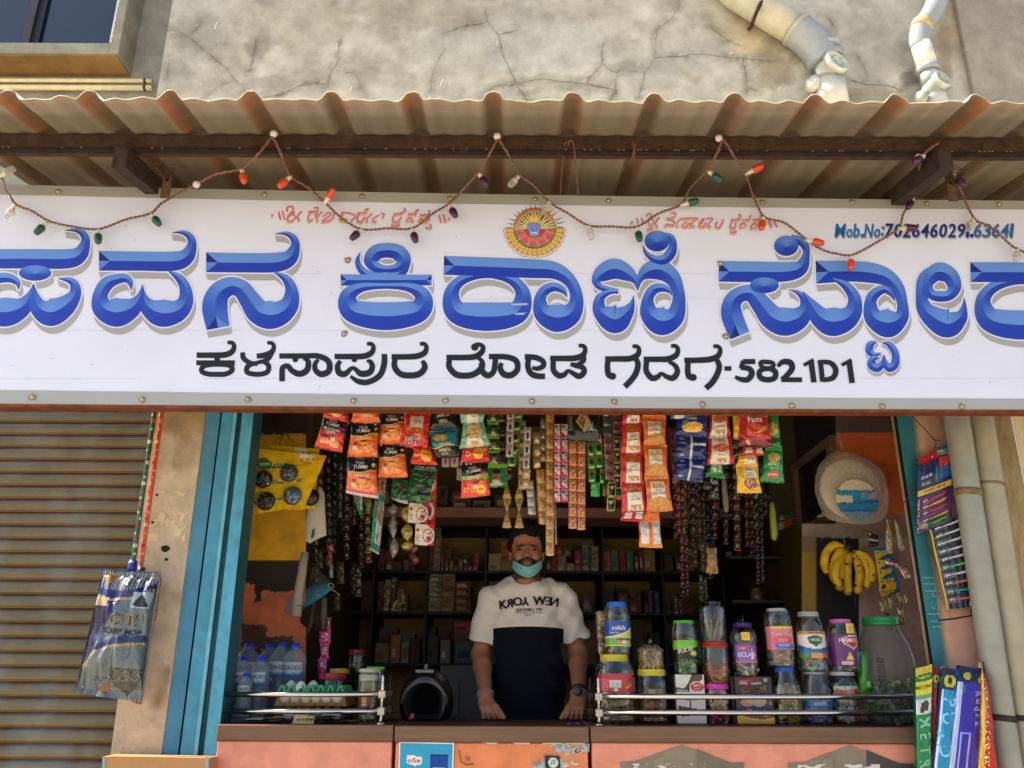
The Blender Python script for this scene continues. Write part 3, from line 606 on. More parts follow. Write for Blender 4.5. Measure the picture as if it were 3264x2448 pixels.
def screw(x, y):
 sc_ = MB(); c = sg(x, y, .003); sc_.lathe(c, [(0, .0068), (.003, .0062), (.0048, .0035), (.0054, 0)], H('b8b4a4'), 'silver', 10, axis=SN)
 ring = [c + SN * .0003 + Vector((SN.y * -1 * math.cos(a) * .013 * 1, SN.x * math.cos(a) * .013, math.sin(a) * .013)) * random.uniform(.7, 1.15) for a in [k * .5236 for k in range(12)]]
 sc_.add([c + SN * .0004] + ring, [(0, k, k % 12 + 1) for k in range(1, 13)], H('a08a62'), 'matte'); sc_.build('screw', sign)
for x, y in [(185, 610), (535, 612), (843, 619), (1154, 625), (1435, 632), (1705, 635), (1940, 639), (2430, 644), (2716, 643), (2954, 648), (3184, 650), (104, 1267), (453, 1273), (790, 1273), (1127, 1277), (1421, 1277), (1696, 1278), (1958, 1280), (2239, 1289), (2524, 1293), (2812, 1295), (3066, 1296), (1109, 828), (1097, 1063), (2314, 1072), (2296, 839), (-150, 1262), (-100, 605)]: screw(x, y)
C4 = lambda x, y: (x / 2.011, 600 + y / 2.011)
C5 = lambda x, y: (1050 + x / 2.011, 600 + y / 2.011)
C6 = lambda x, y: (2100 + x * .5262, 600 + y * .5262)
LIGHT, DARK, NAVY = H('6490da'), H('1c3aae'), H('14227c')
def facet(nx_, ny_):
 d = -ny_    # +1 faces up
 base = mix(H('2f55bd'), LIGHT, max(0, d) ** .9) if d > 0 else mix(H('2f55bd'), DARK, min(1, -d * 1.15))
 return mix(base, H('4169c8'), max(0, -nx_) * .25)
_lay = [0]
def ribbon(P, crop, k, closed=False, n=9):
 """centre line -> source-pixel points with widths"""
 Q = catmull(P, n, closed); out = []
 for (x, y, wd) in Q:
  a = crop(x, y); out.append((a[0], a[1], max(.4, wd * k)))
 return out
def norms(Q, closed):
 m = len(Q); N = []
 for i in range(m):
  a = Q[(i - 1) % m] if closed or i > 0 else Q[0]; b = Q[(i + 1) % m] if closed or i < m - 1 else Q[-1]
  dx, dy = b[0] - a[0], b[1] - a[1]; l = math.hypot(dx, dy) or 1; N.append((-dy / l, dx / l, dx / l, dy / l))
 return N
def stroke_flat(mb, Q, grow, dx, dy, off, col, closed=False, cap=False, mat='sign'):
 N = norms(Q, closed); A = []; B = []
 Q = list(Q); m = len(Q)
 for i, ((x, y, wd), n_) in enumerate(zip(Q, N)):
  h = wd / 2 + grow; ex = (-grow if i == 0 else grow if i == m - 1 else 0) if not closed else 0
  A.append(sg(x + n_[0] * h + n_[2] * ex + dx, y + n_[1] * h + n_[3] * ex + dy, off)); B.append(sg(x - n_[0] * h + n_[2] * ex + dx, y - n_[1] * h + n_[3] * ex + dy, off))
 r = m if closed else m - 1
 mb.add(A + B, [(i, (i + 1) % m, m + (i + 1) % m, m + i) for i in range(r)], col, mat)
def stroke_bevel(mb, Q, off, closed=False, cap0=False, cap1=False):
 N = norms(Q, closed); m = len(Q); A = []; B = []; Cc = []
 for (x, y, wd), n_ in zip(Q, N):
  h = wd / 2; A.append((x + n_[0] * h, y + n_[1] * h)); B.append((x - n_[0] * h, y - n_[1] * h)); Cc.append((x, y))
 def ridge(end):   # index where the ridge starts, for chiselled ends
  w0 = Q[0][2] if end == 0 else Q[-1][2]; rng = range(m) if end == 0 else range(m - 1, -1, -1); e = Cc[0] if end == 0 else Cc[-1]
  for i in rng:
   if math.hypot(Cc[i][0] - e[0], Cc[i][1] - e[1]) >= w0 * .46: return i
  return 0
 i0 = ridge(0) if cap0 else 0; i1 = ridge(1) if cap1 else m - 1
 r = range(m) if closed else range(m - 1)
 S = lambda p: sg(p[0], p[1], off)
 for i in r:
  j = (i + 1) % m; nx1, ny1 = N[i][0], N[i][1]
  ci = Cc[min(max(i, i0), i1)] if not closed else Cc[i]; cj = Cc[min(max(j, i0), i1)] if not closed else Cc[j]
  for E, s_ in ((A, 1), (B, -1)):
   c = facet(nx1 * s_, ny1 * s_)
   if ci == cj: mb.add([S(E[i]), S(E[j]), S(ci)], [(0, 1, 2)], c, 'sign')
   else: mb.add([S(E[i]), S(E[j]), S(cj), S(ci)], [(0, 1, 2, 3)], c, 'sign')
 for cp, idx, ii in ((cap0, 0, i0), (cap1, m - 1, i1)):
  if cp:
   up, dn = (A[idx], B[idx]) if A[idx][1] < B[idx][1] else (B[idx], A[idx])
   if abs(up[1] - dn[1]) < abs(up[0] - dn[0]):   # a foot: left dark, right light
    l_, r2 = (up, dn) if up[0] < dn[0] else (dn, up)
    mb.add([S(l_), S(Cc[idx]), S(Cc[ii])], [(0, 1, 2)], NAVY, 'sign'); mb.add([S(Cc[idx]), S(r2), S(Cc[ii])], [(0, 1, 2)], H('5a86d8'), 'sign')
   else:
    mb.add([S(up), S(Cc[idx]), S(Cc[ii])], [(0, 1, 2)], NAVY, 'sign'); mb.add([S(Cc[idx]), S(dn), S(Cc[ii])], [(0, 1, 2)], H('5a86d8'), 'sign')
def oval(mb, cx, cy, rx, ry, off, crop, k, grow=0, col=None, dx=0, dy=0):
 c = crop(cx, cy); n_ = 40; rx = rx * k + grow; ry = ry * k + grow; C = sg(c[0] + dx, c[1] + dy + (0 if col else ry * .12), off)
 R = [sg(c[0] + dx + rx * math.cos(t), c[1] + dy + ry * math.sin(t), off) for t in [2 * math.pi * i / n_ for i in range(n_)]]
 for i in range(n_):
  t = 2 * math.pi * (i + .5) / n_; cc = col or facet(math.cos(t), math.sin(t) * (1 if math.sin(t) > 0 else .8)); mb.add([C, R[i], R[(i + 1) % n_]], [(0, 1, 2)], cc, 'sign')
def glyph(name, crop, k, strokes, ovals=(), sdx=6, sdy=23, wg=4.6):
 """strokes: (points, closed, cap0, cap1)"""
 o0 = .0012
 sh_ = MB(); wh = MB(); bl = MB()
 QS = [(ribbon(P, crop, k, cl), cl, c0, c1) for (P, cl, c0, c1) in strokes]
 i = 0
 for Q, cl, c0, c1 in QS:
  for q in range(0, 5):
   stroke_flat(sh_, Q, 1.5, sdx * q / 4, sdy * q / 4, o0 + .00002 * i, H('a9a8a6'), cl); i += 1
 for ov in ovals:
  for q in range(5): oval(sh_, *ov, o0 + .00002 * i, crop, k, 1.5, H('a9a8a6'), sdx * q / 4, sdy * q / 4); i += 1
 o1 = o0 + .00002 * i + .0003; i = 0
 for Q, cl, c0, c1 in QS: stroke_flat(wh, Q, wg, 0, 0, o1 + .00003 * i, H('e4e0ea'), cl); i += 1
 for ov in ovals: oval(wh, *ov, o1 + .00003 * i, crop, k, wg, H('e4e0ea')); i += 1
 o2 = o1 + .00003 * i + .0003; i = 0
 for Q, cl, c0, c1 in QS: stroke_bevel(bl, Q, o2 + .00006 * i, cl, c0, c1); i += 1
 for ov in ovals: oval(bl, *ov, o2 + .00006 * i, crop, k); i += 1
 m = MB()
 for s_ in (sh_, wh, bl):
  o = len(m.v); m.v += s_.v
  for f, c, mm in zip(s_.f, s_.c, s_.m): m.f.append(tuple(o + q for q in f)); m.c.append(c); m.m.append(m.mi(s_.mats[mm])); m.sm.append(False)
 m.build('painted_letter', sign)
K4 = 1 / 2.011; K6 = .5262
hook = lambda dx, dy=0: [(430 + dx, 452 + dy, 125), (512 + dx, 422 + dy, 103), (547 + dx, 350 + dy, 62), (535 + dx, 297 + dy, 46), (488 + dx, 268 + dy, 28), (416 + dx, 270 + dy, 3)]
glyph('pa', C4, K4, [([(-330, 450, 122), (-100, 452, 124), (200, 452, 125)] + hook(0), False, True, False),
 ([(118, 650, 3), (112, 605, 40), (60, 575, 58), (-20, 580, 70), (-90, 630, 85), (-115, 710, 100), (-70, 780, 150), (40, 793, 186), (140, 760, 130), (192, 690, 55), (215, 612, 3)], False, False, False),
 ([(216, 612, 3), (222, 690, 60), (252, 765, 125), (325, 795, 178), (415, 755, 140), (478, 685, 84), (478, 620, 60), (440, 588, 38), (368, 578, 3)], False, False, False)], [(225, 543, 104, 50)])
glyph('va', C4, K4, [([(634, 465, 127), (900, 467, 124)] + hook(683, 15)[0:], False, True, False),
 ([(1080, 532, 8), (1145, 572, 52), (1187, 640, 74), (1187, 730, 104), (1130, 788, 146), (1035, 800, 176), (955, 762, 120), (918, 695, 52), (914, 618, 3)], False, False, False),
 ([(840, 655, 3), (836, 608, 36), (806, 577, 56), (750, 582, 68), (685, 612, 90), (642, 690, 98), (662, 765, 145), (750, 795, 186), (848, 762, 128), (898, 695, 52), (914, 618, 3)], False, False, False)])
glyph('na', C4, K4, [([(1321, 474, 128), (1600, 478, 125)] + hook(1345, 22), False, True, False),
 ([(1758, 538, 8), (1830, 578, 52), (1868, 650, 80), (1858, 738, 120), (1802, 795, 156), (1728, 812, 182), (1655, 788, 160), (1598, 712, 132), (1545, 645, 118), (1475, 628, 120), (1405, 672, 142), (1377, 760, 164), (1398, 896, 148)], False, False, True)])
glyph('ki', C5, K4, [([(200, 408, 3), (180, 465, 32), (212, 530, 50), (290, 566, 56), (385, 568, 56), (465, 530, 66), (505, 460, 40)], False, False, False),
 ([(368, 397, 96), (440, 412, 100), (470, 462, 106), (440, 505, 62), (368, 518, 46), (300, 505, 70), (268, 462, 96), (300, 412, 98)], True, False, False),
 ([(73, 588, 74), (200, 588, 72), (500, 588, 70), (655, 588, 68)], False, True, True),
 ([(360, 627, 36), (520, 638, 62), (598, 695, 112), (565, 788, 150), (360, 820, 180), (155, 788, 150), (121, 695, 112), (200, 638, 62)], True, False, False)])
glyph('ra', C5, K4, [([(1010, 553, 46), (1170, 588, 66), (1240, 680, 98), (1200, 795, 150), (1010, 823, 184), (822, 795, 150), (782, 680, 98), (850, 588, 66)], True, False, False),
 ([(733, 494, 122), (1000, 503, 122), (1300, 515, 122), (1440, 527, 110), (1530, 580, 86), (1577, 660, 78), (1580, 745, 100), (1538, 808, 150), (1455, 828, 187), (1372, 795, 130), (1350, 715, 78), (1382, 655, 68), (1440, 632, 58), (1498, 655, 42), (1524, 700, 3)], False, True, False)])
glyph('ni', C5, K4, [([(1976, 656, 3), (1962, 595, 44), (1912, 548, 100), (1830, 516, 132), (1752, 545, 112), (1712, 592, 62), (1742, 635, 42), (1850, 662, 34)], False, False, False),
 ([(1852, 662, 20), (1790, 668, 34), (1735, 705, 62), (1737, 785, 100), (1830, 840, 180), (1905, 795, 100), (1940, 740, 36), (1950, 688, 3)], False, False, False),
 ([(1976, 660, 3), (1992, 580, 46), (2045, 532, 110), (2120, 522, 132), (2195, 570, 106), (2235, 655, 78), (2238, 745, 92), (2208, 825, 132), (2128, 850, 184), (2052, 800, 124), (2042, 712, 72), (2078, 650, 66), (2135, 638, 52), (2182, 660, 28), (2196, 690, 3)], False, False, False),
 ([(2008, 362, 3), (2028, 412, 26), (2080, 452, 48), (2145, 455, 66), (2188, 415, 68), (2203, 360, 50), (2190, 315, 40), (2150, 295, 30)], False, False, False)], [(2100, 338, 80, 68)])
glyph('sto', C6, K6, [([(363, 503, 126), (600, 506, 126), (775, 505, 118), (860, 478, 92), (893, 400, 44), (885, 350, 50), (850, 315, 50), (800, 300, 40)], False, True, False),
 ([(785, 614, 3), (840, 630, 26), (880, 672, 52), (888, 730, 86), (845, 785, 140), (765, 808, 172), (685, 780, 150), (622, 705, 122), (565, 640, 105), (500, 640, 96), (448, 685, 108), (442, 765, 130), (490, 893, 125)], False, False, True),
 ([(952, 508, 140), (1150, 503, 126), (1285, 512, 124), (1380, 540, 104), (1445, 605, 84), (1474, 690, 66), (1470, 775, 92), (1392, 815, 178), (1302, 780, 118), (1282, 695, 74), (1308, 640, 66), (1365, 612, 50), (1412, 640, 38), (1426, 684, 3)], False, True, False),
 ([(1050, 548, 6), (1130, 588, 52), (1183, 660, 76), (1180, 740, 106), (1130, 792, 146), (1050, 808, 175), (978, 778, 130), (928, 710, 72), (872, 628, 10)], False, False, False)],
 [(772, 348, 74, 62), (640, 588, 88, 48)])
glyph('e', C6, K6, [([(1718, 492, 84), (1625, 548, 106), (1592, 645, 72), (1622, 745, 108), (1742, 820, 170), (1822, 785, 100), (1848, 728, 40), (1850, 662, 3)], False, False, False),
 ([(1702, 505, 114), (1765, 532, 100), (1790, 595, 86), (1762, 645, 66), (1702, 655, 66), (1650, 640, 60), (1632, 590, 56), (1650, 532, 90)], True, False, False)])
glyph('ra', C6, K6, [([(2200, 560, 44), (2360, 592, 66), (2430, 680, 92), (2390, 795, 150), (2200, 828, 178), (2010, 795, 150), (1965, 680, 92), (2040, 592, 66)], True, False, False),
 ([(1887, 508, 122), (2150, 508, 120), (2300, 508, 118), (2390, 480, 90), (2430, 400, 60), (2410, 330, 44), (2350, 310, 4)], False, True, False)])
glyph('tta', C6, K6, [([(1322, 930, 6), (1285, 945, 44), (1275, 985, 46), (1305, 1008, 34), (1345, 1000, 12)], False, False, False),
 ([(1340, 1030, 4), (1300, 1032, 40), (1288, 1068, 52), (1325, 1088, 52), (1358, 1055, 34), (1364, 1010, 6)], False, False, False),
 ([(1352, 935, 6), (1395, 945, 38), (1432, 1000, 46), (1430, 1065, 52), (1395, 1088, 50), (1370, 1055, 34), (1364, 1010, 6)], False, False, False)], sdx=2, sdy=12, wg=2.6)
BLK = H('181c1e')
bt = MB(); _n = [0]
def bs(crop, pts, k, wd=38, closed=False, ball=None):
 Q = ribbon([(x, y, wd * (p[0] if p else 1)) for (x, y, *p) in pts], crop, k, closed, 6)
 stroke_flat(bt, Q, 0, 0, 0, .0014 + .00003 * _n[0], BLK, closed); _n[0] += 1
def ball(crop, x, y, r, k):
 c = crop(x, y); bt.add([sg(c[0] + r * k * math.cos(t), c[1] + r * k * math.sin(t), .0014 + .00003 * _n[0]) for t in [i * .3927 for i in range(16)]], [tuple(range(16))], BLK, 'sign'); _n[0] += 1
def hk(x, y): return [(x, y, 1), (x + 48, y - 22, .95), (x + 60, y - 58, .75), (x + 45, y - 78, .7), (x + 18, y - 78, .6)]
K = K4
bs(C4, [(1260, 1070, .9), (1350, 1070, .95)] + hk(1440, 1068), K); bs(C4, [(1258, 1119, .85), (1505, 1119, .85)], K); bs(C4, [(1392, 1060), (1392, 1125)], K, 36)
bs(C4, [(1390, 1128, .9), (1310, 1138, .9), (1292, 1172, .9), (1330, 1190, .9), (1390, 1193, .9), (1450, 1190, .9), (1488, 1165, .9), (1470, 1136, .9)], K, 36, True)
bs(C4, [(1556, 1052, .8), (1560, 1088, .85), (1600, 1118, .8), (1650, 1126, .7)], K); bs(C4, [(1645, 1076, .9)] + hk(1695, 1070), K, 36); bs(C4, [(1742, 1055, .8), (1722, 1090, .8), (1690, 1110, .8)], K)
bs(C4, [(1650, 1118, .7), (1590, 1140, .9), (1585, 1180, .9), (1650, 1193, .9), (1710, 1180, .9), (1722, 1140, .9), (1690, 1112, .8)], K, 36, True)
bs(C4, [(1790, 1075, .9), (1950, 1075, .9), (2040, 1076, .95), (2105, 1110, 1), (2108, 1170, 1.05), (2060, 1192, 1.05), (2022, 1165, .9), (2020, 1125, .8), (2040, 1098, .6)], K)
ball(C4, 1893, 1097, 19, K); bs(C4, [(1945, 1090, .5), (1975, 1110, .9), (1968, 1165, 1.05), (1920, 1190, 1.05), (1872, 1170, .95), (1845, 1140, .9), (1812, 1150, .9), (1808, 1190, .95), (1808, 1238, .95)], K)
bs(C5, [(33, 1078, .9), (130, 1079, .95)] + hk(222, 1076), K); ball(C5, 160, 1098, 18, K)
bs(C5, [(70, 1106, .7), (52, 1140, .9), (62, 1182, 1.05), (100, 1190, 1), (140, 1155, .7), (165, 1158, .7), (200, 1188, 1.05), (255, 1182, 1.05), (275, 1145, .95), (262, 1112, .8), (238, 1108, .4)], K)
bs(C5, [(352, 1062, .95), (350, 1130, 1), (322, 1200, 1), (250, 1242, .95), (185, 1238, .9), (135, 1205, .5)], K)
bs(C5, [(398, 1080, .9), (480, 1081, .95)] + hk(562, 1076), K); bs(C5, [(420, 1095, .9), (418, 1145, 1), (455, 1190, 1.05), (520, 1200, 1.05), (580, 1188, 1.05), (612, 1145, 1), (595, 1105, .7)], K)
bs(C5, [(750, 1084, .9), (850, 1085, .95), (930, 1080, 1), (975, 1052, .95), (985, 1020, .8), (965, 1002, .7), (935, 1003, .7)], K); ball(C5, 932, 1018, 24, K)
bs(C5, [(770, 1095, .9), (768, 1145, 1), (810, 1192, 1.05), (870, 1202, 1.05), (930, 1190, 1.05), (975, 1150, 1.05), (978, 1110, .8), (950, 1085, .6)], K)
bs(C5, [(965, 1120, .5), (985, 1180, 1), (1020, 1200, 1), (1052, 1175, .95), (1062, 1120, .95), (1065, 1085, .9)], K); bs(C5, [(1022, 1079, .9), (1130, 1081, .95), (1195, 1105, 1), (1205, 1160, 1), (1165, 1198, 1.05), (1115, 1190, 1.05), (1095, 1150, .9), (1105, 1120, .7)], K)
bs(C5, [(1252, 1080, .9), (1320, 1085, .95), (1368, 1108, .9), (1370, 1140, .9), (1335, 1156, .8), (1300, 1150, .6)], K); bs(C5, [(1278, 1085, .9), (1272, 1140, .95), (1290, 1185, 1), (1330, 1203, 1), (1382, 1206, .95)], K)
bs(C5, [(1415, 1090, .9), (1500, 1091, .95)] + hk(1580, 1088), K); bs(C5, [(1436, 1100, .9), (1436, 1165, .95), (1470, 1200, 1), (1505, 1195, .9), (1530, 1170, .6), (1560, 1185, .8), (1600, 1205, 1), (1632, 1180, .95), (1625, 1150, .9), (1580, 1136, .9), (1545, 1128, .6)], K); bs(C5, [(1620, 1062, .8), (1630, 1100, .9), (1590, 1135, .8)], K)
bs(C5, [(1768, 1094, .9), (1850, 1094, .95)] + hk(1925, 1092), K); bs(C5, [(1786, 1105, .9), (1782, 1150, .95), (1790, 1195, 1), (1812, 1205, 1)], K); ball(C5, 1815, 1205, 23, K)
bs(C5, [(1955, 1078, .8), (1978, 1125, .95), (1965, 1185, 1), (1930, 1235, 1), (1893, 1272, 1)], K)
K = K6
bs(C6, [(-92, 1036, .9), (0, 1036, .95)] + hk(56, 1034), K, 36); bs(C6, [(-74, 1050, .9), (-76, 1105, .95), (-45, 1148, 1), (-10, 1145, .9), (15, 1122, .6), (45, 1140, .8), (85, 1150, 1), (112, 1115, .95), (100, 1075, .8), (60, 1050, .6)], K, 36)
bs(C6, [(155, 1042, .9), (230, 1042, .95)] + hk(312, 1036), K, 36); bs(C6, [(178, 1055, .9), (175, 1100, .95), (182, 1138, 1), (205, 1148, 1)], K, 36); ball(C6, 208, 1146, 22, K); bs(C6, [(342, 1022, .8), (366, 1075, .95), (352, 1130, 1), (322, 1178, 1), (285, 1212, 1)], K, 36)
bs(C6, [(398, 1092), (440, 1092)], K, 28)
bs(C6, [(585, 1050, .9), (510, 1050, .9)], K, 34); bs(C6, [(512, 1046, .9), (500, 1092, .9)], K, 34); bs(C6, [(496, 1088, .8), (545, 1092, 1), (564, 1122, 1.05), (540, 1158, 1), (500, 1158, .9), (462, 1142, .6)], K, 34)
bs(C6, [(650, 1052, .9), (690, 1058, .8), (692, 1080, .8), (655, 1092, .8), (622, 1078, .8), (618, 1055, .8)], K, 32, True); bs(C6, [(660, 1092, .9), (705, 1110, 1), (700, 1150, 1), (655, 1160, 1), (615, 1145, 1), (612, 1108, .9)], K, 34, True)
bs(C6, [(722, 1080, .6), (750, 1052, .9), (795, 1056, 1.05), (808, 1090, 1), (780, 1130, .9), (745, 1158, .8)], K, 36); bs(C6, [(742, 1160, .9), (868, 1160, .9)], K, 32)
bs(C6, [(878, 1072, .7), (938, 1040, .8)], K, 30); bs(C6, [(922, 1042, 1), (940, 1176, 1)], K, 34)
bs(C6, [(976, 1040, .9), (985, 1100, .9), (992, 1172, .9)], K, 34); bs(C6, [(976, 1052, .8), (1040, 1058, .9), (1072, 1100, 1), (1055, 1148, .95), (995, 1162, .8)], K, 34)
bs(C6, [(1108, 1072, .7), (1168, 1040, .8)], K, 30); bs(C6, [(1152, 1042, 1), (1172, 1180, 1)], K, 34)
bt.build('painted_address', sign)
red = MB(); _m = [0]
def rs(ox, oy, k, pts, wd=14, c='c8606c', shade=True):
 Q = [(ox + x * k, oy + y * k, wd * k * (p[0] if p else 1)) for x, y, *p in catmull([tuple(q) if len(q) == 3 else (*q, 1) for q in pts], 5)]
 if shade:
  yl = max(q[1] for q in Q); B = [q for q in Q if q[1] > yl - 7]
  if len(B) > 2: stroke_flat(red, B, 0, -1, 5, .0012 + .00002 * _m[0], H('e0b070')); _m[0] += 1
 m_ = len(Q);
 stroke_flat(red, Q, 0, 0, 0, .0013 + .00002 * _m[0], H('dc9aa0')); _m[0] += 1
 stroke_flat(red, [(x + .8, y - .6, w_ * .45) for x, y, w_ in Q], 0, 0, 0, .0013 + .00002 * _m[0], H(c)); _m[0] += 1
k1 = .2712
for P in [[(55, 175), (75, 165)], [(140, 130), (160, 225)], [(185, 120), (210, 225)], [(240, 130), (240, 85), (290, 65), (310, 110), (260, 170), (240, 190)], [(300, 150), (340, 200), (280, 240), (240, 210), (330, 130)], [(410, 125), (360, 190), (385, 235)],
          [(490, 130), (590, 130)], [(520, 135), (485, 200), (500, 240), (540, 220)], [(550, 90), (600, 80), (590, 130), (570, 210)], [(655, 125), (590, 200), (600, 245)], [(660, 190), (720, 140), (750, 170), (650, 240), (740, 230), (780, 200), (790, 130)],
          [(870, 140), (960, 145), (1040, 180), (990, 240)], [(900, 150), (860, 230), (930, 215), (920, 250)], [(1060, 150), (1140, 140), (1180, 140)], [(1090, 150), (1060, 225), (1110, 250), (1150, 190)], [(1150, 105), (1200, 95)], [(1240, 150), (1170, 220), (1190, 250)], [(1320, 170), (1240, 225), (1290, 250)], [(1340, 150), (1380, 160), (1360, 200)],
          [(1490, 155), (1560, 150), (1630, 120), (1610, 85)], [(1500, 170), (1480, 230), (1540, 250), (1580, 190)], [(1460, 285), (1520, 300), (1560, 280)], [(1660, 155), (1760, 155)], [(1640, 240), (1680, 200), (1720, 250)], [(1740, 130), (1790, 100)], [(1800, 170), (1900, 160), (1910, 110)], [(1780, 240), (1820, 210), (1840, 250), (1910, 220), (1890, 170)], [(1870, 310), (1930, 320), (1920, 270)],
          [(2025, 170), (2050, 265)], [(2075, 160), (2100, 265)], [(2130, 215), (2155, 205)]]:
 rs(850, 640, k1, P, 24, random.choice(['c04a58', 'cc6a72', 'd07a80']))
k2 = .226
for P in [[(40, 305), (80, 295)], [(130, 240), (150, 330)], [(195, 240), (225, 330)], [(260, 220), (300, 180), (340, 215), (290, 290), (330, 360), (370, 300), (340, 240)], [(450, 235), (395, 320), (430, 375)], [(270, 405), (330, 410), (365, 390)], [(550, 250), (650, 240), (680, 180), (620, 180)], [(570, 270), (650, 290), (640, 350), (560, 330), (530, 370)], [(760, 245), (690, 330), (715, 370)],
          [(780, 255), (900, 245), (1000, 250)], [(840, 300), (770, 350), (830, 370), (870, 320), (900, 370)], [(960, 270), (900, 330), (950, 370)], [(1010, 320), (1080, 250), (1040, 320), (1010, 350), (1070, 370), (1110, 300)], [(1100, 260), (1200, 250), (1130, 350), (1180, 370)], [(1270, 290), (1240, 350), (1290, 380), (1340, 310), (1350, 260)],
          [(1460, 265), (1560, 265), (1600, 210), (1560, 195)], [(1480, 290), (1450, 370), (1510, 390), (1530, 310)], [(1450, 440), (1500, 450), (1540, 425)], [(1620, 270), (1710, 265), (1740, 195)], [(1600, 390), (1590, 340), (1640, 320), (1670, 360)], [(1770, 265), (1870, 265), (1880, 200)], [(1745, 400), (1750, 350), (1800, 320), (1840, 370)], [(1990, 265), (2035, 390)], [(2070, 280), (2110, 380)]]:
 rs(2000, 640, k2, P, 25, random.choice(['c04a58', 'cc6a72', 'd07a80']))
red.build('painted_blessing', sign)
ph = MB(); x = 2660
s_ = "Mob.No:7026460291.63641"
wds = dict(zip("Mob.N:", [36, 24, 24, 12, 30, 12]))
for i, ch_ in enumerate(s_):
 adv = wds.get(ch_, 31 if ch_ not in 'o.1' else (24 if ch_ == 'o' else 14)) * (.98 if i < 7 else .93)
 tv, tf = text_mesh(ch_)
 hh = 44 if ch_ in 'MbN0123456789' else (28 if ch_ == 'o' else 12 if ch_ == '.' else 30);
 xs = [v[0] for v in tv]; ys = [v[1] for v in tv]; sy = hh / (max(ys) - min(ys)); sx = (adv - 4) / max(.1, max(xs) - min(xs)) if ch_ not in '.:' else sy
 cy = 735 - hh / 2 + 22 + (0 if ch_ != ':' else -6)
 if i >= 7: col = H('1f2f86') if (i < 18) else H('2a6aa8')
 else: col = H('1b74b4')
 for q, (dx, dy, cc) in enumerate(((3, 5, H('a4a6b4')), (0, 0, col), (1.2, -.6, col))):
  ph.add([sg(x + adv / 2 + v[0] * sx - v[1] * sy * -.12 + dx, cy - v[1] * sy + dy, .0012 + .00012 * q + .00001 * i) for v in tv], tf, cc, 'sign')
 x += adv
ph.build('painted_phone_number', sign)
em = MB(); kE = 240 / 1896; _e = [0]
def EP(x, y): return (1590 + x * kE, 620 + y * kE)
def epoly(pts, col, up=1):
 _e[0] += 1; em.add([sg(*EP(x, y), .0012 + .00002 * _e[0]) for x, y in pts], [tuple(range(len(pts)))], H(col), 'sign')
def arcpts(cx, cy, r, a0, a1, n_=10, ky=1): return [(cx + r * math.cos(math.radians(a0 + (a1 - a0) * i / n_)), cy + r * ky * math.sin(math.radians(a0 + (a1 - a0) * i / n_))) for i in range(n_ + 1)]
CX, CY = 905, 850
epoly(arcpts(CX, CY, 535, 0, 360, 40, .98), '6d8a86'); epoly(arcpts(CX, CY, 520, 0, 360, 40, .98), 'd8785a'); epoly(arcpts(CX, CY, 460, 0, 360, 40, .98), 'e8a868'); epoly(arcpts(CX, CY, 410, 0, 360, 40, .98), 'c85a4a'); epoly(arcpts(CX, CY, 380, 0, 360, 40, .98), '2c7a58')
ns = 17
for i in range(ns):
 a0, a1 = 180 * i / ns, 180 * (i + 1) / ns; am = (a0 + a1) / 2
 c = (CX + 725 * math.cos(math.radians(am)), CY + 700 * math.sin(math.radians(am)))
 epoly([(c[0] + 78 * math.cos(math.radians(t)), c[1] + 66 * math.sin(math.radians(t))) for t in range(0, 360, 30)], 'a86a52'); epoly([(c[0] + 70 * math.cos(math.radians(t)), c[1] + 57 * math.sin(math.radians(t))) for t in range(0, 360, 30)], 'e6c08c'); c2 = (CX + 712 * math.cos(math.radians(am)), CY + 685 * math.sin(math.radians(am)))
 epoly([(c2[0] + 62 * math.cos(math.radians(t)), c2[1] + 50 * math.sin(math.radians(t))) for t in range(0, 360, 30)], 'e4ccd4')
epoly(arcpts(CX, CY, 722, 0, 180, 30, .95) + [(CX, CY)], '5a4a4c')
for i in range(ns):
 a0, a1 = 180 * (i + .07) / ns, 180 * (i + .93) / ns
 epoly(arcpts(CX, CY, 705, a0, a1, 4, .95) + arcpts(CX, CY, 545, a1, a0, 4, .95), 'e8c868'); epoly(arcpts(CX, CY, 670, a0 + 2, a1 - 2, 4, .95) + arcpts(CX, CY, 570, a1 - 2, a0 + 2, 4, .95), 'e6a92e')
epoly(arcpts(CX, CY, 545, 0, 180, 30, .93) + [(CX, CY)], '2a7a48')
for i in range(ns):
 a0, a1 = 180 * (i + .06) / ns, 180 * (i + .94) / ns; epoly(arcpts(CX, CY, 512, a0, a1, 4, .93) + arcpts(CX, CY, 240, a1, a0, 4, .93), ['c8606a', 'd8808a', 'cc6a5a'][i % 3])
epoly(arcpts(CX, CY, 330, 5, 175, 24, .95) + [(CX, CY)], 'd87848')
for i in range(13):
 t = math.radians(14 + 152 * i / 12); c = (CX + 335 * math.cos(t), CY + 320 * math.sin(t)); epoly([(c[0] + 26 * math.cos(q), c[1] + 26 * math.sin(q)) for q in [j * .785 for j in range(8)]], ['e8886a', 'e06a5a'][i % 2])
epoly(arcpts(CX, CY, 265, 5, 175, 24, .9) + [(CX, CY)], 'b0445a')
spk = [(128, 838), (175, 718), (235, 595), (345, 475), (440, 405), (560, 348), (650, 290), (785, 240), (928, 228), (1062, 232), (1380, 342), (1508, 418), (1650, 562), (1715, 678), (1700, 815), (1180, 260)]
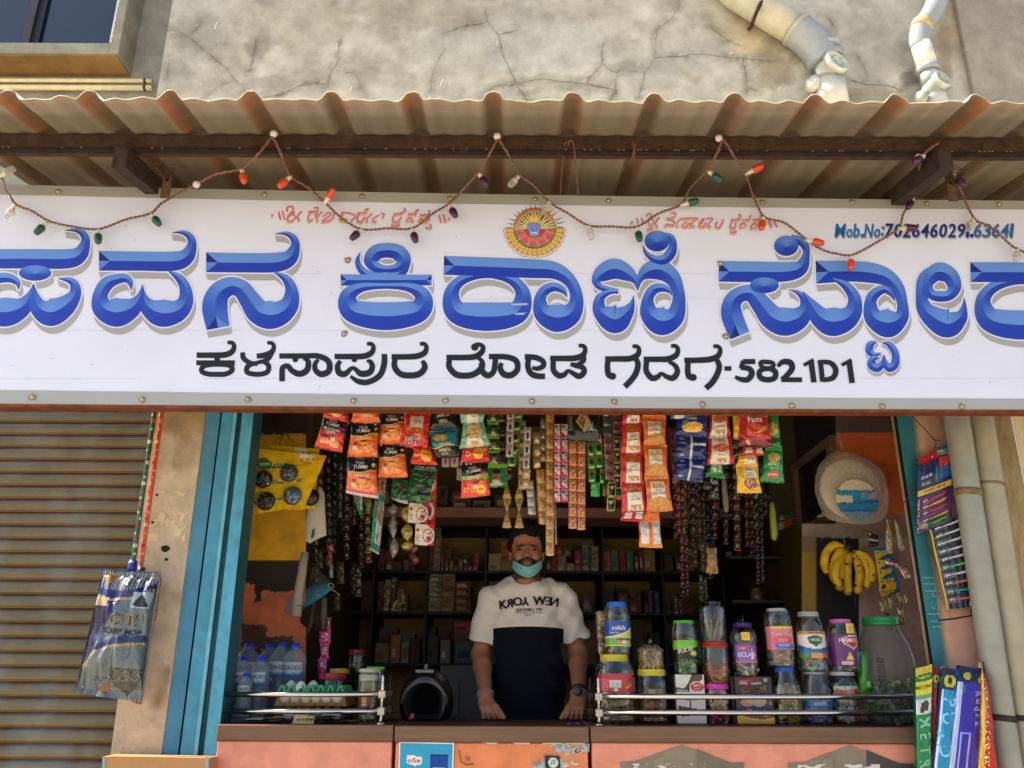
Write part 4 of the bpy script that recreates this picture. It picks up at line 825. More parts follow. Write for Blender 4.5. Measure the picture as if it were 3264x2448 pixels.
for (x, y) in spk:
 dx, dy = x - CX, y - CY; l = math.hypot(dx, dy); n_ = (-dy / l, dx / l)
 b0 = (CX + dx / l * 150, CY + dy / l * 120); m_ = (CX + dx * .62, CY + dy * .62)
 epoly([(b0[0] - n_[0] * 34, b0[1] - n_[1] * 34), (m_[0] - n_[0] * 24, m_[1] - n_[1] * 24), (x, y), (m_[0] + n_[0] * 24, m_[1] + n_[1] * 24), (b0[0] + n_[0] * 34, b0[1] + n_[1] * 34)], '5c5a4a')
 epoly([(b0[0] - n_[0] * 28, b0[1] - n_[1] * 28), (m_[0] - n_[0] * 17, m_[1] - n_[1] * 17), (CX + dx * .8, CY + dy * .8), (m_[0] + n_[0] * 15, m_[1] + n_[1] * 15), (b0[0] + n_[0] * 28, b0[1] + n_[1] * 28)], 'd6c890')
epoly([(735, 700), (730, 620), (800, 600), (770, 560), (820, 510), (870, 500), (880, 380), (900, 500), (950, 510), (990, 560), (970, 600), (1040, 650), (1040, 710)], 'd8b060'); epoly([(770, 640), (820, 530), (880, 620), (940, 530), (990, 640), (980, 680), (780, 680)], 'f0c860')
epoly([(720, 860), (725, 760), (770, 710), (1010, 710), (1050, 760), (1050, 860), (1020, 980), (960, 1060), (890, 1080), (810, 1050), (755, 970)], '5a68a8'); epoly([(732, 860), (738, 770), (780, 722), (1000, 722), (1038, 770), (1038, 860), (1008, 970), (950, 1048), (890, 1065), (820, 1038), (768, 965)], '7f96d8')
epoly([(770, 770), (850, 765), (850, 780), (770, 785)], '3a4480'); epoly([(920, 765), (1000, 770), (1000, 785), (920, 780)], '3a4480'); epoly([(785, 850), (815, 835), (850, 850), (815, 862)], '2a2f5c'); epoly([(925, 850), (960, 835), (990, 850), (960, 862)], '2a2f5c')
epoly([(870, 860), (855, 905), (880, 915), (910, 905), (895, 860)], '5b6fc0'); epoly([(770, 1040), (820, 965), (880, 945), (950, 955), (1020, 1035), (950, 985), (880, 968), (830, 985)], 'e6e6ee'); epoly([(835, 925), (880, 915), (925, 925), (880, 940)], 'b07a9a')
em.build('painted_emblem', sign)
# ================================================================ string of small lamps
def yw(px, py):      # depth of the cord: on the beam at the hooks, just before the sign when it hangs low
 t = min(1, max(0, (py - 492) / 130)); ysign = sg(px, max(py, 640), .03).y; return 2.405 * (1 - t) + ysign * t
def cordpt(x, y): return at(x, y, yw(x, y))
segs = [[(-260, 420), (-150, 600), (-60, 620), (0, 565), (22, 610), (52, 652), (100, 672), (157, 705), (230, 722), (315, 730), (400, 700), (480, 680), (520, 645), (625, 588), (690, 555), (770, 538), (815, 500), (868, 434)],
  [(868, 434), (895, 490), (925, 560), (985, 600), (1040, 650), (1095, 700), (1155, 731), (1235, 728), (1315, 727), (1380, 680), (1430, 650), (1480, 600), (1526, 547), (1555, 500), (1586, 440)],
  [(1586, 440), (1625, 500), (1656, 556), (1700, 590), (1752, 645), (1810, 680), (1875, 718), (1950, 722), (2030, 722), (2100, 680), (2170, 652), (2200, 600), (2254, 542), (2280, 500), (2303, 442)],
  [(2303, 442), (2335, 490), (2376, 555), (2400, 620), (2435, 690), (2500, 710), (2577, 768), (2620, 795), (2665, 808), (2716, 812), (2790, 775), (2862, 728), (2880, 680), (2912, 632), (2925, 570), (2943, 495), (2990, 455)],
  [(3036, 545), (3060, 600), (3105, 695), (3160, 725), (3245, 795), (3330, 800), (3450, 700), (3600, 440)]]
sl_ = thing('string_lights', cordpt(1632, 540), 'twisted cord of small coloured lamps looping across the top of the signboard', 'string lights')
wr = MB()
for L in segs:
 Q = catmull(L, 12); P = [cordpt(x, y) for x, y in Q]; D = [0]
 for a_, b2 in zip(P, P[1:]): D.append(D[-1] + (b2 - a_).length)
 P2 = []; nst = max(4, int(D[-1] / .0045)); j = 0
 for i in range(nst + 1):
  s2 = D[-1] * i / nst
  while j < len(D) - 2 and D[j + 1] < s2: j += 1
  t = (s2 - D[j]) / max(1e-9, D[j + 1] - D[j]); P2.append(P[j].lerp(P[j + 1], t))
 for ph_, c in ((0, 'c0443a'), (math.pi, '2c6a50')):
  T = []
  for i, p in enumerate(P2):
   d = (P2[min(i + 1, nst)] - P2[max(i - 1, 0)]).normalized(); u_ = d.cross(Vector((0, 1, 0))).normalized(); a2 = ph_ + i * .0045 * 210
   T.append(p + u_ * math.cos(a2) * .0026 + Vector((0, 1, 0)) * math.sin(a2) * .0026)
  wr.tube(T, .0026, H(c), 'gloss', 5)
wr.build('cord', sl_)
ORC, GRC, PUC, CLC = 'd8481e', '12523e', '4a1440', 'cbc3b8'
bulbs = [((0, 563), (24, 548), CLC), ((50, 652), (25, 690), CLC), ((153, 706), (128, 730), GRC), ((313, 732), (313, 762), GRC), ((482, 682), (508, 716), GRC), ((771, 540), (777, 573), ORC), ((928, 562), (902, 584), ORC), ((1034, 650), (1044, 634), ORC), ((1156, 730), (1136, 747), PUC), ((1313, 728), (1324, 765), PUC),
         ((1430, 652), (1452, 688), PUC), ((1526, 552), (1550, 590), PUC), ((1655, 560), (1636, 580), CLC), ((1752, 642), (1742, 660), CLC), ((1876, 720), (1882, 745), CLC), ((2030, 724), (2038, 760), GRC), ((2170, 655), (2204, 645), GRC), ((2256, 545), (2288, 568), GRC), ((2376, 555), (2396, 545), ORC), ((2434, 690), (2428, 722), ORC), ((2568, 765), (2595, 770), ORC), ((2714, 815), (2711, 850), ORC),
         ((2862, 728), (2893, 727), PUC), ((2911, 630), (2898, 655), PUC), ((2946, 495), (2925, 510), PUC), ((3040, 552), (3072, 592), PUC), ((3103, 697), (3084, 735), CLC), ((3243, 792), (3240, 825), CLC), ((-60, 620), (-80, 650), GRC), ((3400, 745), (3410, 780), ORC)]
for (p0, p1, c) in bulbs:
 a_ = cordpt(*p0); b2 = at(p1[0], p1[1], a_.y - .012); ax = (b2 - a_).normalized(); L_ = .012 if (b2 - a_).length < .024 else .015
 q = 1.3; Z_ = lambda L: [(u * q, v * q) for u, v in L]
 s_ = MB(); s_.lathe(a_, Z_([(-.002, 0), (-.001, .004), (.006, .0048), (.007, .0062), (.0095, .0062), (.0105, .0052), (.020, .0068), (.021, .0085), (.023, .0085), (.0235, 0)]), H('e4d8b8'), 'pvc', 14, axis=ax); so_ = s_.build('bulb_socket', sl_)
 s_ = MB(); s_.lathe(a_, Z_([(.022, .0092), (.024, .0105), (.030, .0108), (.046, .0084), (.050, .0068), (.052, 0)]), H(c), 'gloss' if c != CLC else 'film', 16, axis=ax, rib=.03, ribn=8); s_.build('bulb', so_)
for (x, y, hx, hy) in [(872, 426, 872, 446), (1585, 434, 1590, 452), (2292, 440, 2304, 444), (626, 588, 626, 588), (2929, 502, 2940, 492)]:
 s_ = MB(); c = at(x, y, 2.40 if y < 520 else 2.5); s_.lathe(c, [(-.01, .006), (-.004, .006), (-.004, .0125), (0, .0125), (.002, .009), (.004, .009), (.004, 0)], H('e4dcc6'), 'pvc', 18, axis=(.1, -1, -.35)); s_.build('hook', sl_)
# ================================================================ counters
CTZ = 1.332
def zc(px, py, Y): return at(px, py, Y).z
YC = YF - .05
def counter(name, label, xa, xb, dy, front, details=None):
 xl_, xr_ = at(xa, 2330, YC - dy).x, at(xb, 2330, YC - dy).x
 e = thing(name, ((xl_ + xr_) / 2, YC, 0), label, 'counter', 'painted counters across the shop opening')
 t = MB(); zt_ = CTZ - (.002 if dy else 0); t.box(xl_, xr_, YC - dy - .012, 3.58, zt_ - .052, zt_, H('7a5c46'), 'wood', .003); t.quad((xl_ + .003, YC - dy - .008, zt_ + .0012), (xr_ - .003, YC - dy - .008, zt_ + .0012), (xr_ - .003, 3.577, zt_ + .0012), (xl_ + .003, 3.577, zt_ + .0012), H('4e2420'), 'painted'); t.build('counter_top', e)
 f = MB(); f.box(xl_ + .004, xr_ - .004, YC - dy, YC + .4, .3, zt_ - .054, front, 'painted', .002); fo = f.build('front_panel', e)
 return e, xl_, xr_
def onfront(px, py, dy=0, off=.002): return at(px, py, YC - dy - off)
e, a1, a2 = counter('shop_counter', 'salmon pink counter section under the water bottles and egg trays', 694, 1255, 0, H('e4947a'))
e, a1, a2 = counter('shop_counter', 'orange middle counter section with peeling posters under the shopkeeper', 1260, 1876, .006, H('e88a58'))
cp = MB()
torn(cp, 1285, 2342, 1876, 2448, [H('c8b9a4'), H('b3a08a'), H('d8d0c0')], .86, YC - .0085, 40, 20)
torn(cp, 1700, 2370, 1880, 2470, [H('a8b4b4'), H('8a8f90'), H('c8c4b8'), H('5a5a58')], .35, YC - .009, 30, 20)
torn(cp, 1540, 2345, 1870, 2372, [H('d8d0b0'), H('6a4c38')], .3, YC - .0095, 40, 8)
torn(cp, 1275, 2344, 1430, 2360, [H('c8384c')], .3, YC - .0093, 26, 6)
for L in [[(1463, 2392), (1470, 2430), (1488, 2438), (1510, 2434)], [(1484, 2410), (1488, 2420), (1492, 2412), (1496, 2424)]]: cp.tube([onfront(x, y, .006, .006) for x, y in L], .0014, H('2a2a2c'), 'matte', 5)
cp.build('torn_paper', e)
pst = MB()
paint(pst, pxflat([(1268, 2520), (1442, 2520), (1448, 2368), (1272, 2364)], YC - .012), .2, .18, 40, 36, H('3a9fc4'),
      [('r', 0, 0, 1, .03, H('d8e4e8')), ('r', 0, .97, 1, 1, H('d8e4e8')), ('r', 0, 0, .02, 1, H('d8e4e8')), ('r', .97, 0, 1, 1, H('d8e4e8')), ('r', .57, .0, .9, .72, H('24489a')), ('r', .57, .72, .9, .76, H('163070')),
       ('p', [(.14, .72), (.42, .70), (.42, .55), (.30, .50), (.16, .56)], H('e8e4e0')), ('r', .63, .30, .84, .46, H('e0dcd8')), ('t', 'PARAS', .735, .385, .08, H('b02838')), ('t', 'ROYAL', .735, .2, .07, H('dfe4ea')),
       ('t', '~', .28, .62, .05, H('b02838')), ('t', 'oSe', .28, .62, .09, H('b02838'), 0, 1.4), ('t', 'So Ld So', .28, .42, .06, H('d8e8ea')), ('t', 'nn nnn nnnn', .24, .26, .045, H('a8d8e0'))], 'paper')
pst.single('poster', 'blue paper poster with a dark blue product pack, pasted on the orange counter', 'poster')
st = MB(); paint(st, pxflat([(1738, 2450), (1786, 2448), (1784, 2410), (1736, 2408)], YC - .012), .06, .05, 24, 20, H('2e3a3e'), [('e', .55, .45, .33, .42, H('d8d8d0')), ('t', 'THE', .55, .62, .14, H('3a3a3a')), ('t', 'JNV', .55, .38, .2, H('3a3a3a'))], 'paper')
st.single('sticker', 'small dark sticker with a white disc on the torn orange counter front', 'sticker')
e, a1, a2 = counter('shop_counter', 'salmon pink counter section with grey gable painted panels under the sweet jars', 1881, 3010, 0, H('e4947a'))
def gable(x0, xp, x1, yp, ys):
 m = MB(); O = [(x0, 2560), (x0, ys), (x0 + .13 * (x1 - x0), ys - 4), (xp, yp), (x1 - .1 * (x1 - x0), ys + 2), (x1, ys), (x1, 2560)]
 m.add([onfront(x, y, 0, .003) for x, y in O], [tuple(range(7))], H('8a7d68'), 'painted')
 m.add([onfront(x, y, 0, .0045) for x, y in [(x0 + .27 * (x1 - x0), 2560), (x0 + .27 * (x1 - x0), lx(x0 + .13 * (x1 - x0), ys - 4, xp, yp, x0 + .27 * (x1 - x0)) if 0 else ys - 10), (x0 + .35 * (x1 - x0), ys - 20), (x0 + .35 * (x1 - x0), 2560)]], [(0, 1, 2, 3)], H('948874'), 'painted')
 xs_ = x0 + .62 * (x1 - x0); m.add([onfront(x, y, 0, .005) for x, y in [(xs_, 2560), (xs_, yp + 14), (x1 - .12 * (x1 - x0), ys + 2), (x1 - 3, ys + 3), (x1 - 3, 2560)]], [tuple(range(5))], H('4a4540') if x0 > 2400 else H('776b58'), 'painted')
 torn(m, x0 + 30, ys + 4, x1 - 110, ys + 34, [H('d8d2c4')], .55, YC - .0055, 34, 8)
 m.build('painted_gable', e)
gable(1977, 2173, 2372, 2374, 2430); gable(2513, 2709, 2915, 2376, 2432)
cb = MB(); P = [at(322, 2600, 3.06), at(668, 2600, 3.06), at(666, 2418, 3.06), at(326, 2412, 3.06)]
cb.hexa(P + [p + Vector((0, .1, 0)) for p in P], H('b78a5a'), 'paper')
for (x, c) in ((326, '8fa4a0'), (655, '8fa4a0')): cb.add([at(x, 2414, 3.058), at(x + 10, 2414, 3.058), at(x + 12, 2600, 3.058), at(x - 2, 2600, 3.058)], [(0, 3, 2, 1)], H(c), 'paper')
cb.single('cardboard_box', 'tan cardboard box edge standing at the foot of the cream pillar', 'box')
def rail(name, label, xa, xb, ys_, xpost, Y, backpost):
 e = thing(name, at(xpost, 2305, Y), label, 'rail', 'steel guard rails on the counter')
 for y in ys_:
  t = MB(); c0 = at(xa, y, Y); c1 = at(xb, y, Y); t.tube([c0, c1], .0095, H('c8c4bc'), 'chrome', 16); t.build('bar', e)
 for (px_, Yq) in ((xpost, Y), (backpost, Y + .16)):
  t = MB(); c = at(px_, 2300, Yq); z0 = CTZ + .001; hz = at(px_, ys_[0], Y).z - z0
  t.lathe((c.x, c.y, z0), [(0, .016), (.003, .016), (.005, .006), (.02, .0045), (hz * .45, .0065), (hz * .62, .0045), (hz * .9, .006), (hz + .02, .0055), (hz + .027, .0065), (hz + .032, .004), (hz + .040, .0065), (hz + .048, .004), (hz + .058, .0055), (hz + .066, 0)], H('c8c4bc' if Yq == Y else '34322e'), 'chrome', 14)
  t.build('post', e)
  for y in ys_:
   zz = at(px_, y, Y).z; b = MB(); b.box(c.x - .0125, c.x + .0125, c.y - .016, c.y + .012, zz - .013, zz + .013, H('b8b2a4' if Yq == Y else '34322e'), 'silver', .002); b.build('clamp_block', e)
rail('counter_rail', 'steel guard rail before the egg trays and water bottles', 712, 1212, (2213, 2267), 1214, YC + .035, 1238)
rail('counter_rail', 'steel guard rail before the sweet jars and biscuit boxes', 1912, 2990, (2221, 2272), 1910, YC + .035, 1884)
# ================================================================ pouches, sachets, packs
def pouch_surf(P, b, seed=0, crimp=.07, inset=.03, wr_=.004):
 B = flat(*P); W = (Vector(P[1]) - Vector(P[0])).length
 def s(u, v):
  vv = min(1, max(0, (v - crimp) / (1 - 2 * crimp))); d = b * (max(0, math.sin(math.pi * u)) ** .55) * (max(0, math.sin(math.pi * vv)) ** .5)
  d += wr_ * noise.noise(Vector((u * 3.3, v * 5 + seed, seed))) + wr_ * .5 * noise.noise(Vector((u * 9, v * 4, seed * 3)))
  edge_ = min(v, 1 - v)
  if edge_ < .2: d += .0018 * math.sin(u * 34 + seed) * (1 - edge_ / .2)
  uu = u + (0.5 - u) * inset * 2 * math.sin(math.pi * v)
  p = B(uu, v); return Vector((p.x, p.y - d, p.z - .002 * math.sin(math.pi * u)))
 return s
_seed = [0]
def packet(parent, P, base, design, b=.018, nu=26, nv=30, mat='foil', back='a8a49c', name='packet', inset=.03, wr_=.004):
 """P: four corners, bottom-left first, anticlockwise"""
 _seed[0] += 1.7; mb = MB(); s = pouch_surf(P, b, _seed[0], inset=inset, wr_=wr_); W = (Vector(P[1]) - Vector(P[0])).length; Hh = (Vector(P[3]) - Vector(P[0])).length
 paint(mb, s, W, Hh, nu, nv, base, design, mat, off=.0012, tmat='paper')
 q = lambda u, v: (lambda p0, p1: Vector((p0.x, 2 * p1.y + .0015 - p0.y + .001, p0.z)))(s(u, v), flat(*P)(u, v))
 n8 = 8; vs = [q(i / n8, j / n8) for j in range(n8 + 1) for i in range(n8 + 1)]
 mb.add(vs, [(j * 9 + i, (j + 1) * 9 + i, (j + 1) * 9 + i + 1, j * 9 + i + 1) for j in range(n8) for i in range(n8)], H(back), mat, smooth=True)
 return mb.build(name, parent)
def flip(D):
 out = []
 for d in D:
  k = d[0]
  if k == 'r': out.append(('r', 1 - d[3], 1 - d[4], 1 - d[1], 1 - d[2], d[5]))
  elif k == 'n': out.append(('n', 1 - d[3], 1 - d[4], 1 - d[1], 1 - d[2], d[5], d[6]))
  elif k in 'em': out.append((k, 1 - d[1], 1 - d[2]) + tuple(d[3:]))
  elif k == 'p': out.append(('p', [(1 - a, 1 - b) for a, b in d[1]], d[2]))
  elif k == 't': out.append(('t', d[1], 1 - d[2], 1 - d[3], d[4], d[5], (d[6] if len(d) > 6 else 0) + 180) + tuple(d[7:8]))
 return out
W_, OR, RD, YL, BK, GN, PU, TL, BL = H('e6e2da'), H('e8681a'), H('d42a28'), H('f0b41e'), H('15161a'), H('1f8a3a'), H('5b2a6e'), H('1c8ca4'), H('1c3f94')
wave = [(0, 1), (0, .63), (.12, .60), (.3, .585), (.5, .60), (.7, .66), (.85, .70), (1, .70), (1, 1)]
wave2 = [(0, 1), (0, .60), (.12, .57), (.3, .555), (.5, .57), (.7, .63), (.85, .67), (1, .67), (1, 1)]
def man(u, v, k=1): return [('e', u, v, .055 * k, .045 * k, H('7a4a34')), ('p', [(u - .1 * k, v - .16 * k), (u - .07 * k, v - .05 * k), (u + .07 * k, v - .05 * k), (u + .1 * k, v - .16 * k)], H('e0c8b8')), ('e', u, v + .03 * k, .06 * k, .025 * k, H('1c1210'))]
def karare(mc=OR, nm='KARARE', trim=YL):
 return [('p', wave2, trim), ('p', wave, BK), ('t', 'TOO', .45, .85, .085, W_, 3), ('t', 'YUMM!', .47, .745, .1, W_, 3), ('t', nm, .52, .525, .085, W_, 3), ('r', .44, .44, .62, .475, BK), ('e', .52, .39, .13, .055, YL),
   ('m', .68, .26, .24, .12, [H('f08a3a'), H('e8a060'), H('d85a18'), H('f4b070')]), ('m', .35, .16, .2, .05, [H('f08a3a'), H('e8a060')])] + man(.24, .36) + [('e', .9, .83, .06, .05, YL), ('r', .88, .08, .93, .11, W_)]
MULTI = [('r', 0, .55, 1, .66, H('7a2a5e')), ('p', wave, BK), ('t', 'TOO', .45, .85, .085, W_, -3), ('t', 'YUMM!', .47, .745, .1, W_, -3), ('t', 'MULTIGRAIN', .5, .60, .08, W_, -5, .8), ('t', 'CHIPS', .48, .51, .085, W_, -5), ('e', .35, .4, .12, .05, PU), ('m', .3, .24, .2, .09, [H('f0b070'), H('e8945a')]), ('m', .68, .2, .2, .1, [H('f0b070'), H('e8a060')])] + man(.62, .42, .9)
RINGS = [('r', 0, .5, 1, .62, H('7cb83a')), ('p', wave, BK), ('t', 'TOO', .43, .84, .08, W_, 8), ('t', 'YUMM!', .46, .74, .1, W_, 8), ('t', 'RINGS', .5, .56, .1, H('f0e0b8'), 8)] + [q for (a, b) in [(.7, .5), (.85, .42), (.75, .36), (.3, .3), (.18, .2), (.42, .18)] for q in (('e', a, b, .09, .065, H('f08a4a')), ('e', a, b, .045, .03, RD))] + man(.5, .38) + [('e', .7, .2, .18, .14, YL), ('t', 'FREE', .7, .2, .05, RD)]
THRILL = [('r', .28, .5, .78, .9, H('d8d0c0')), ('t', 'BaBa', .52, .72, .1, H('d88820'), 180), ('m', .5, .44, .36, .14, [H('d0602a'), H('e8884a'), H('b84a20')]), ('t', 'Thrill', .42, .12, .11, H('e8e4f0'), 188), ('t', 'fingers', .45, .24, .12, H('e8e4f0'), 188), ('t', 'Thrill', .43, .115, .11, H('22307a'), 188), ('t', 'fingers', .46, .235, .115, H('22307a'), 188)]
BABAT = [('r', .25, 0, .75, 1, H('e4dcc0')), ('m', .5, .62, .3, .12, [H('d8a830'), H('e0b848'), H('c89030')]), ('t', 'BaBa', .5, .17, .11, H('d87818'), 180), ('t', 'CHEESE & CREAM', .5, .36, .05, H('8a6a40'), 180, .7), ('e', .25, .5, .1, .05, H('c85a3a')), ('t', 'BaBa', .5, .95, .08, H('b8802a'), 180)]
BABAR = [('m', .5, .82, .38, .15, [H('c8602a'), H('b85420'), H('d87838'), H('a8481c')]), ('r', .24, .02, .84, .66, H('e6ddc8')), ('t', 'BaBa', .56, .17, .13, H('c86414'), 180), ('t', 'PLAIN SEV', .54, .42, .05, H('7a6a5a'), 180), ('t', 'nnnnnnn', .54, .52, .045, H('9a6a5a'), 180)]
BABAO = [('r', .2, .38, .78, .86, H('e6ddc8')), ('t', 'BaBa', .5, .72, .13, H('c87818')), ('t', 'nnnnn', .5, .58, .045, H('8a7a6a')), ('t', 'ALOO BHUJIA', .5, .5, .045, H('8a4a3a')), ('m', .5, .22, .38, .2, [H('c88a3c'), H('b87a2c'), H('d89a4c'), H('c08030')])]
BABAW = [('r', .12, 0, .82, 1, H('e0d8c8')), ('r', .12, .52, .82, .62, H('d8a8a0')), ('m', .5, .55, .34, .14, [H('d05a40'), H('e08050'), H('c04a30')]), ('t', 'BaBa', .5, .14, .12, H('c87818'), 180), ('t', 'Tomato', .5, .3, .06, H('a83a3a'), 180), ('t', 'BaBa', .5, .82, .12, H('c87818'), 180)]
PASTA = [('p', [(0, 1), (0, .7), (.3, .62), (1, .72), (1, 1)], H('c85048')), ('r', .1, .82, .75, .97, H('e0d8d0')), ('t', 'SORRY', .5, .9, .05, H('c04040')), ('m', .5, .38, .3, .14, [H('e05848'), H('d04438'), H('e87868')]), ('r', 0, 0, 1, .15, H('7a1c2c')), ('p', [(.1, .8), (.3, .68), (.34, .72), (.14, .84)], H('f0a048')), ('p', [(.6, .3), (.9, .42), (.9, .48), (.58, .36)], H('f0a048')), ('p', [(.2, .1), (.34, .02), (.36, .08), (.24, .16)], H('f0a048')), ('t', 'Pasta', .5, .62, .13, H('f0e8e0'), 6)]
CHIPS = [('e', .55, .9, .2, .07, H('8a94c0')), ('e', .55, .9, .17, .055, BL), ('t', 'YAR', .55, .9, .06, W_), ('t', 'POTATO', .45, .7, .07, W_), ('t', 'CHIPS', .45, .59, .09, W_), ('m', .5, .3, .34, .18, [H('f0c048'), H('f4d070'), H('e8a830')]), ('e', .25, .45, .08, .1, H('5a9a3a'))]
CHIPSB = [('r', .46, 0, .54, 1, H('c8c8cc')), ('r', .54, .56, 1, .66, H('c0c0c8')), ('r', .05, .62, .35, .68, H('6a78a8')), ('e', .22, .85, .09, .05, H('8a94c0')), ('e', .22, .15, .09, .05, H('8a94c0')), ('r', .62, .2, .9, .4, H('16306e'))]
YELL = [('r', .3, .55, .85, .97, H('e4dcc8')), ('t', 'BaBa', .55, .84, .09, H('c06a18')), ('t', 'nnnnn', .55, .7, .045, H('9a5a3a')), ('t', 'Salted Peanuts', .55, .62, .045, H('b04a4a'), 0, .8), ('m', .56, .34, .3, .2, [H('8a4a2c'), H('a8603c'), H('d8b890'), H('6a3420')])]
YELB = [('r', .3, .1, .85, .95, H('e4dcc8')), ('t', 'BaBa', .55, .5, .25, H('c08020'), 180)]
AAK = [('m', .5, .76, .32, .16, [H('d8b05a'), H('e0c078'), H('c89a40')]), ('t', 'SOYA', .52, .42, .08, H('d8e8c8'), 180), ('t', 'STICKS', .5, .54, .09, H('e8f0d8'), 180), ('e', .5, .22, .3, .1, H('c83038')), ('t', 'Aakash', .5, .22, .08, W_, 180)]
GTAIL = [('r', .12, .3, .45, 1, H('b8c4a8')), ('r', .58, .3, .9, 1, H('b8c4a8'))]
RTAIL = [('r', .1, .2, .42, .85, H('d0ccc0')), ('r', .6, .2, .92, .85, H('d0ccc0')), ('r', .12, .4, .4, .5, H('9a9690'))]
def hang(label, pieces, Y, group='snack packets hung in strips across the shop front', name='snack_packet_strip', cat='snack packets', hookpx=None, b=.018):
 p0 = pieces[0][0]; x = (p0[2][0] + p0[3][0]) / 2; y = (p0[2][1] + p0[3][1]) / 2
 e = thing(name, at(x, y, Y), label, cat, group)
 top = at(x, y, Y)
 for pc in pieces:
  C, base, D = pc[:3]; kw = pc[3] if len(pc) > 3 else {}
  kw = dict(kw); mt = kw.pop('mat', 'foil'); packet(e, [at(px, py, Y + kw.get('dy', 0)) for px, py in C], base, D, b=kw.get('b', b), mat=mt, nu=kw.get('nu', 26), nv=kw.get('nv', 30))
 if y < 1345:
  s_ = MB(); s_.tube([top + Vector((0, .004, -.004)), top + Vector((0, .004, .14))], .0012, H('c8bfa8'), 'matte', 5); s_.build('hanging_string', e)
 return e
def R4(x0, x1, yt, yb, t=0, fl=4): return [(x0 - fl + t, yb), (x1 + fl + t, yb + t * .15), (x1, yt + t * .1), (x0, yt)]
YH = 3.12
hang('red multigrain chip packet with black top, outermost beside the yellow scourer card', [([(1028, 1338), (1115, 1352), (1112, 1290), (1030, 1282)], RD, [('m', .5, .5, .3, .25, [H('e8a060'), H('f0b878')])]), ([(1001, 1425), (1091, 1442), (1112, 1338), (1030, 1322)], H('d8382c'), MULTI)], YH)
hang('strip of three orange chip packets, lowest one tilted and torn at its end', [([(1118, 1347), (1213, 1348), (1208, 1285), (1126, 1283)], OR, [('m', .6, .55, .34, .3, [H('f08a3a'), H('e8a060'), H('f0b070')])] + man(.3, .7)), ([(1106, 1455), (1204, 1457), (1209, 1350), (1120, 1346)], OR, karare()), ([(1102, 1571), (1208, 1590), (1200, 1462), (1106, 1456)], OR, karare() + [('r', 0, 0, 1, .1, H('d8b8a8')), ('r', 0, .08, 1, .12, H('c03a6a'))])], YH - .01)
hang('strip of two orange chip packets with black tops hung beside the tilted strip', [([(1216, 1316), (1290, 1318), (1288, 1284), (1218, 1284)], H('f08a2a'), []), ([(1203, 1418), (1298, 1412), (1290, 1316), (1216, 1313)], OR, karare()), ([(1204, 1522), (1301, 1521), (1290, 1418), (1206, 1416)], OR, karare())], YH + .01)
hang('red finger snack packet hung upside down above a smaller red ring packet', [([(1288, 1318), (1375, 1320), (1376, 1286), (1290, 1284)], RD, [('t', 'Thrill', .5, .4, .5, H('e8e4f0'), 188), ('t', 'Thrill', .51, .38, .48, H('22307a'), 188)]), ([(1273, 1420), (1364, 1436), (1374, 1316), (1289, 1314)], RD, THRILL), ([(1306, 1477), (1396, 1482), (1372, 1424), (1320, 1422)], RD, [('e', .65, .5, .25, .35, YL), ('t', 'FREE', .65, .5, .2, RD), ('e', .2, .6, .14, .2, H('f08a4a')), ('e', .2, .6, .07, .1, RD)])], YH)
hang('teal and black chip packet hung upside down under a black one', [([(1371, 1368), (1460, 1366), (1450, 1300), (1374, 1304)], BK, [('t', 'YUMM!', .5, .62, .16, H('d8d0a8'), 188), ('t', 'TOO', .5, .36, .14, H('d8d0a8'), 188), ('r', 0, .84, 1, 1, H('d88a28'))]), ([(1378, 1458), (1463, 1458), (1460, 1364), (1368, 1374)], H('1f8296'), flip([('p', wave2, YL), ('p', wave, BK), ('t', 'TOO', .5, .86, .085, H('d8d0a8'), 5), ('t', 'YUMM!', .5, .74, .11, H('d8d0a8'), 5), ('t', 'KARARE', .5, .53, .08, H('d8e0d8'), 4), ('m', .65, .3, .26, .14, [H('c8a040'), H('b88a30'), H('d8b868')])]) ) ], YH + .01)
hang('white and pale green snack packets above red ring snack packets', [([(1470, 1350), (1540, 1346), (1558, 1290), (1455, 1288)], H('7fb8a0'), [('r', .28, 0, .78, 1, H('e4dcc0')), ('t', 'BaBa', .5, .85, .2, H('d87818'), 180)]), ([(1463, 1430), (1566, 1420), (1542, 1344), (1476, 1350)], H('7fb8a0'), BABAT), ([(1466, 1474), (1562, 1472), (1556, 1422), (1476, 1424)], RD, [('e', .62, .55, .2, .36, YL), ('t', 'FREE', .62, .55, .16, RD), ('e', .22, .5, .12, .16, H('f08a4a')), ('e', .22, .5, .06, .08, RD), ('e', .85, .75, .1, .16, H('f08a4a'))]), ([(1469, 1588), (1563, 1578), (1556, 1474), (1466, 1476)], H('dc3a24'), RINGS)], YH - .01)
hang('column of red namkeen packets hung upside down beside the orange column', [([(1980, 1352), (2048, 1348), (2046, 1290), (1988, 1290)], H('d02430'), BABAR[1:]), ([(1978, 1446), (2050, 1444), (2048, 1346), (1982, 1350)], H('d02430'), BABAR), ([(1977, 1541), (2052, 1541), (2050, 1442), (1979, 1444)], H('d02430'), BABAR), ([(1981, 1634), (2064, 1628), (2052, 1538), (1978, 1541)], H('d02430'), BABAR), ([(1976, 1658), (2052, 1662), (2056, 1626), (1985, 1628)], H('d02430'), RTAIL)], YH)
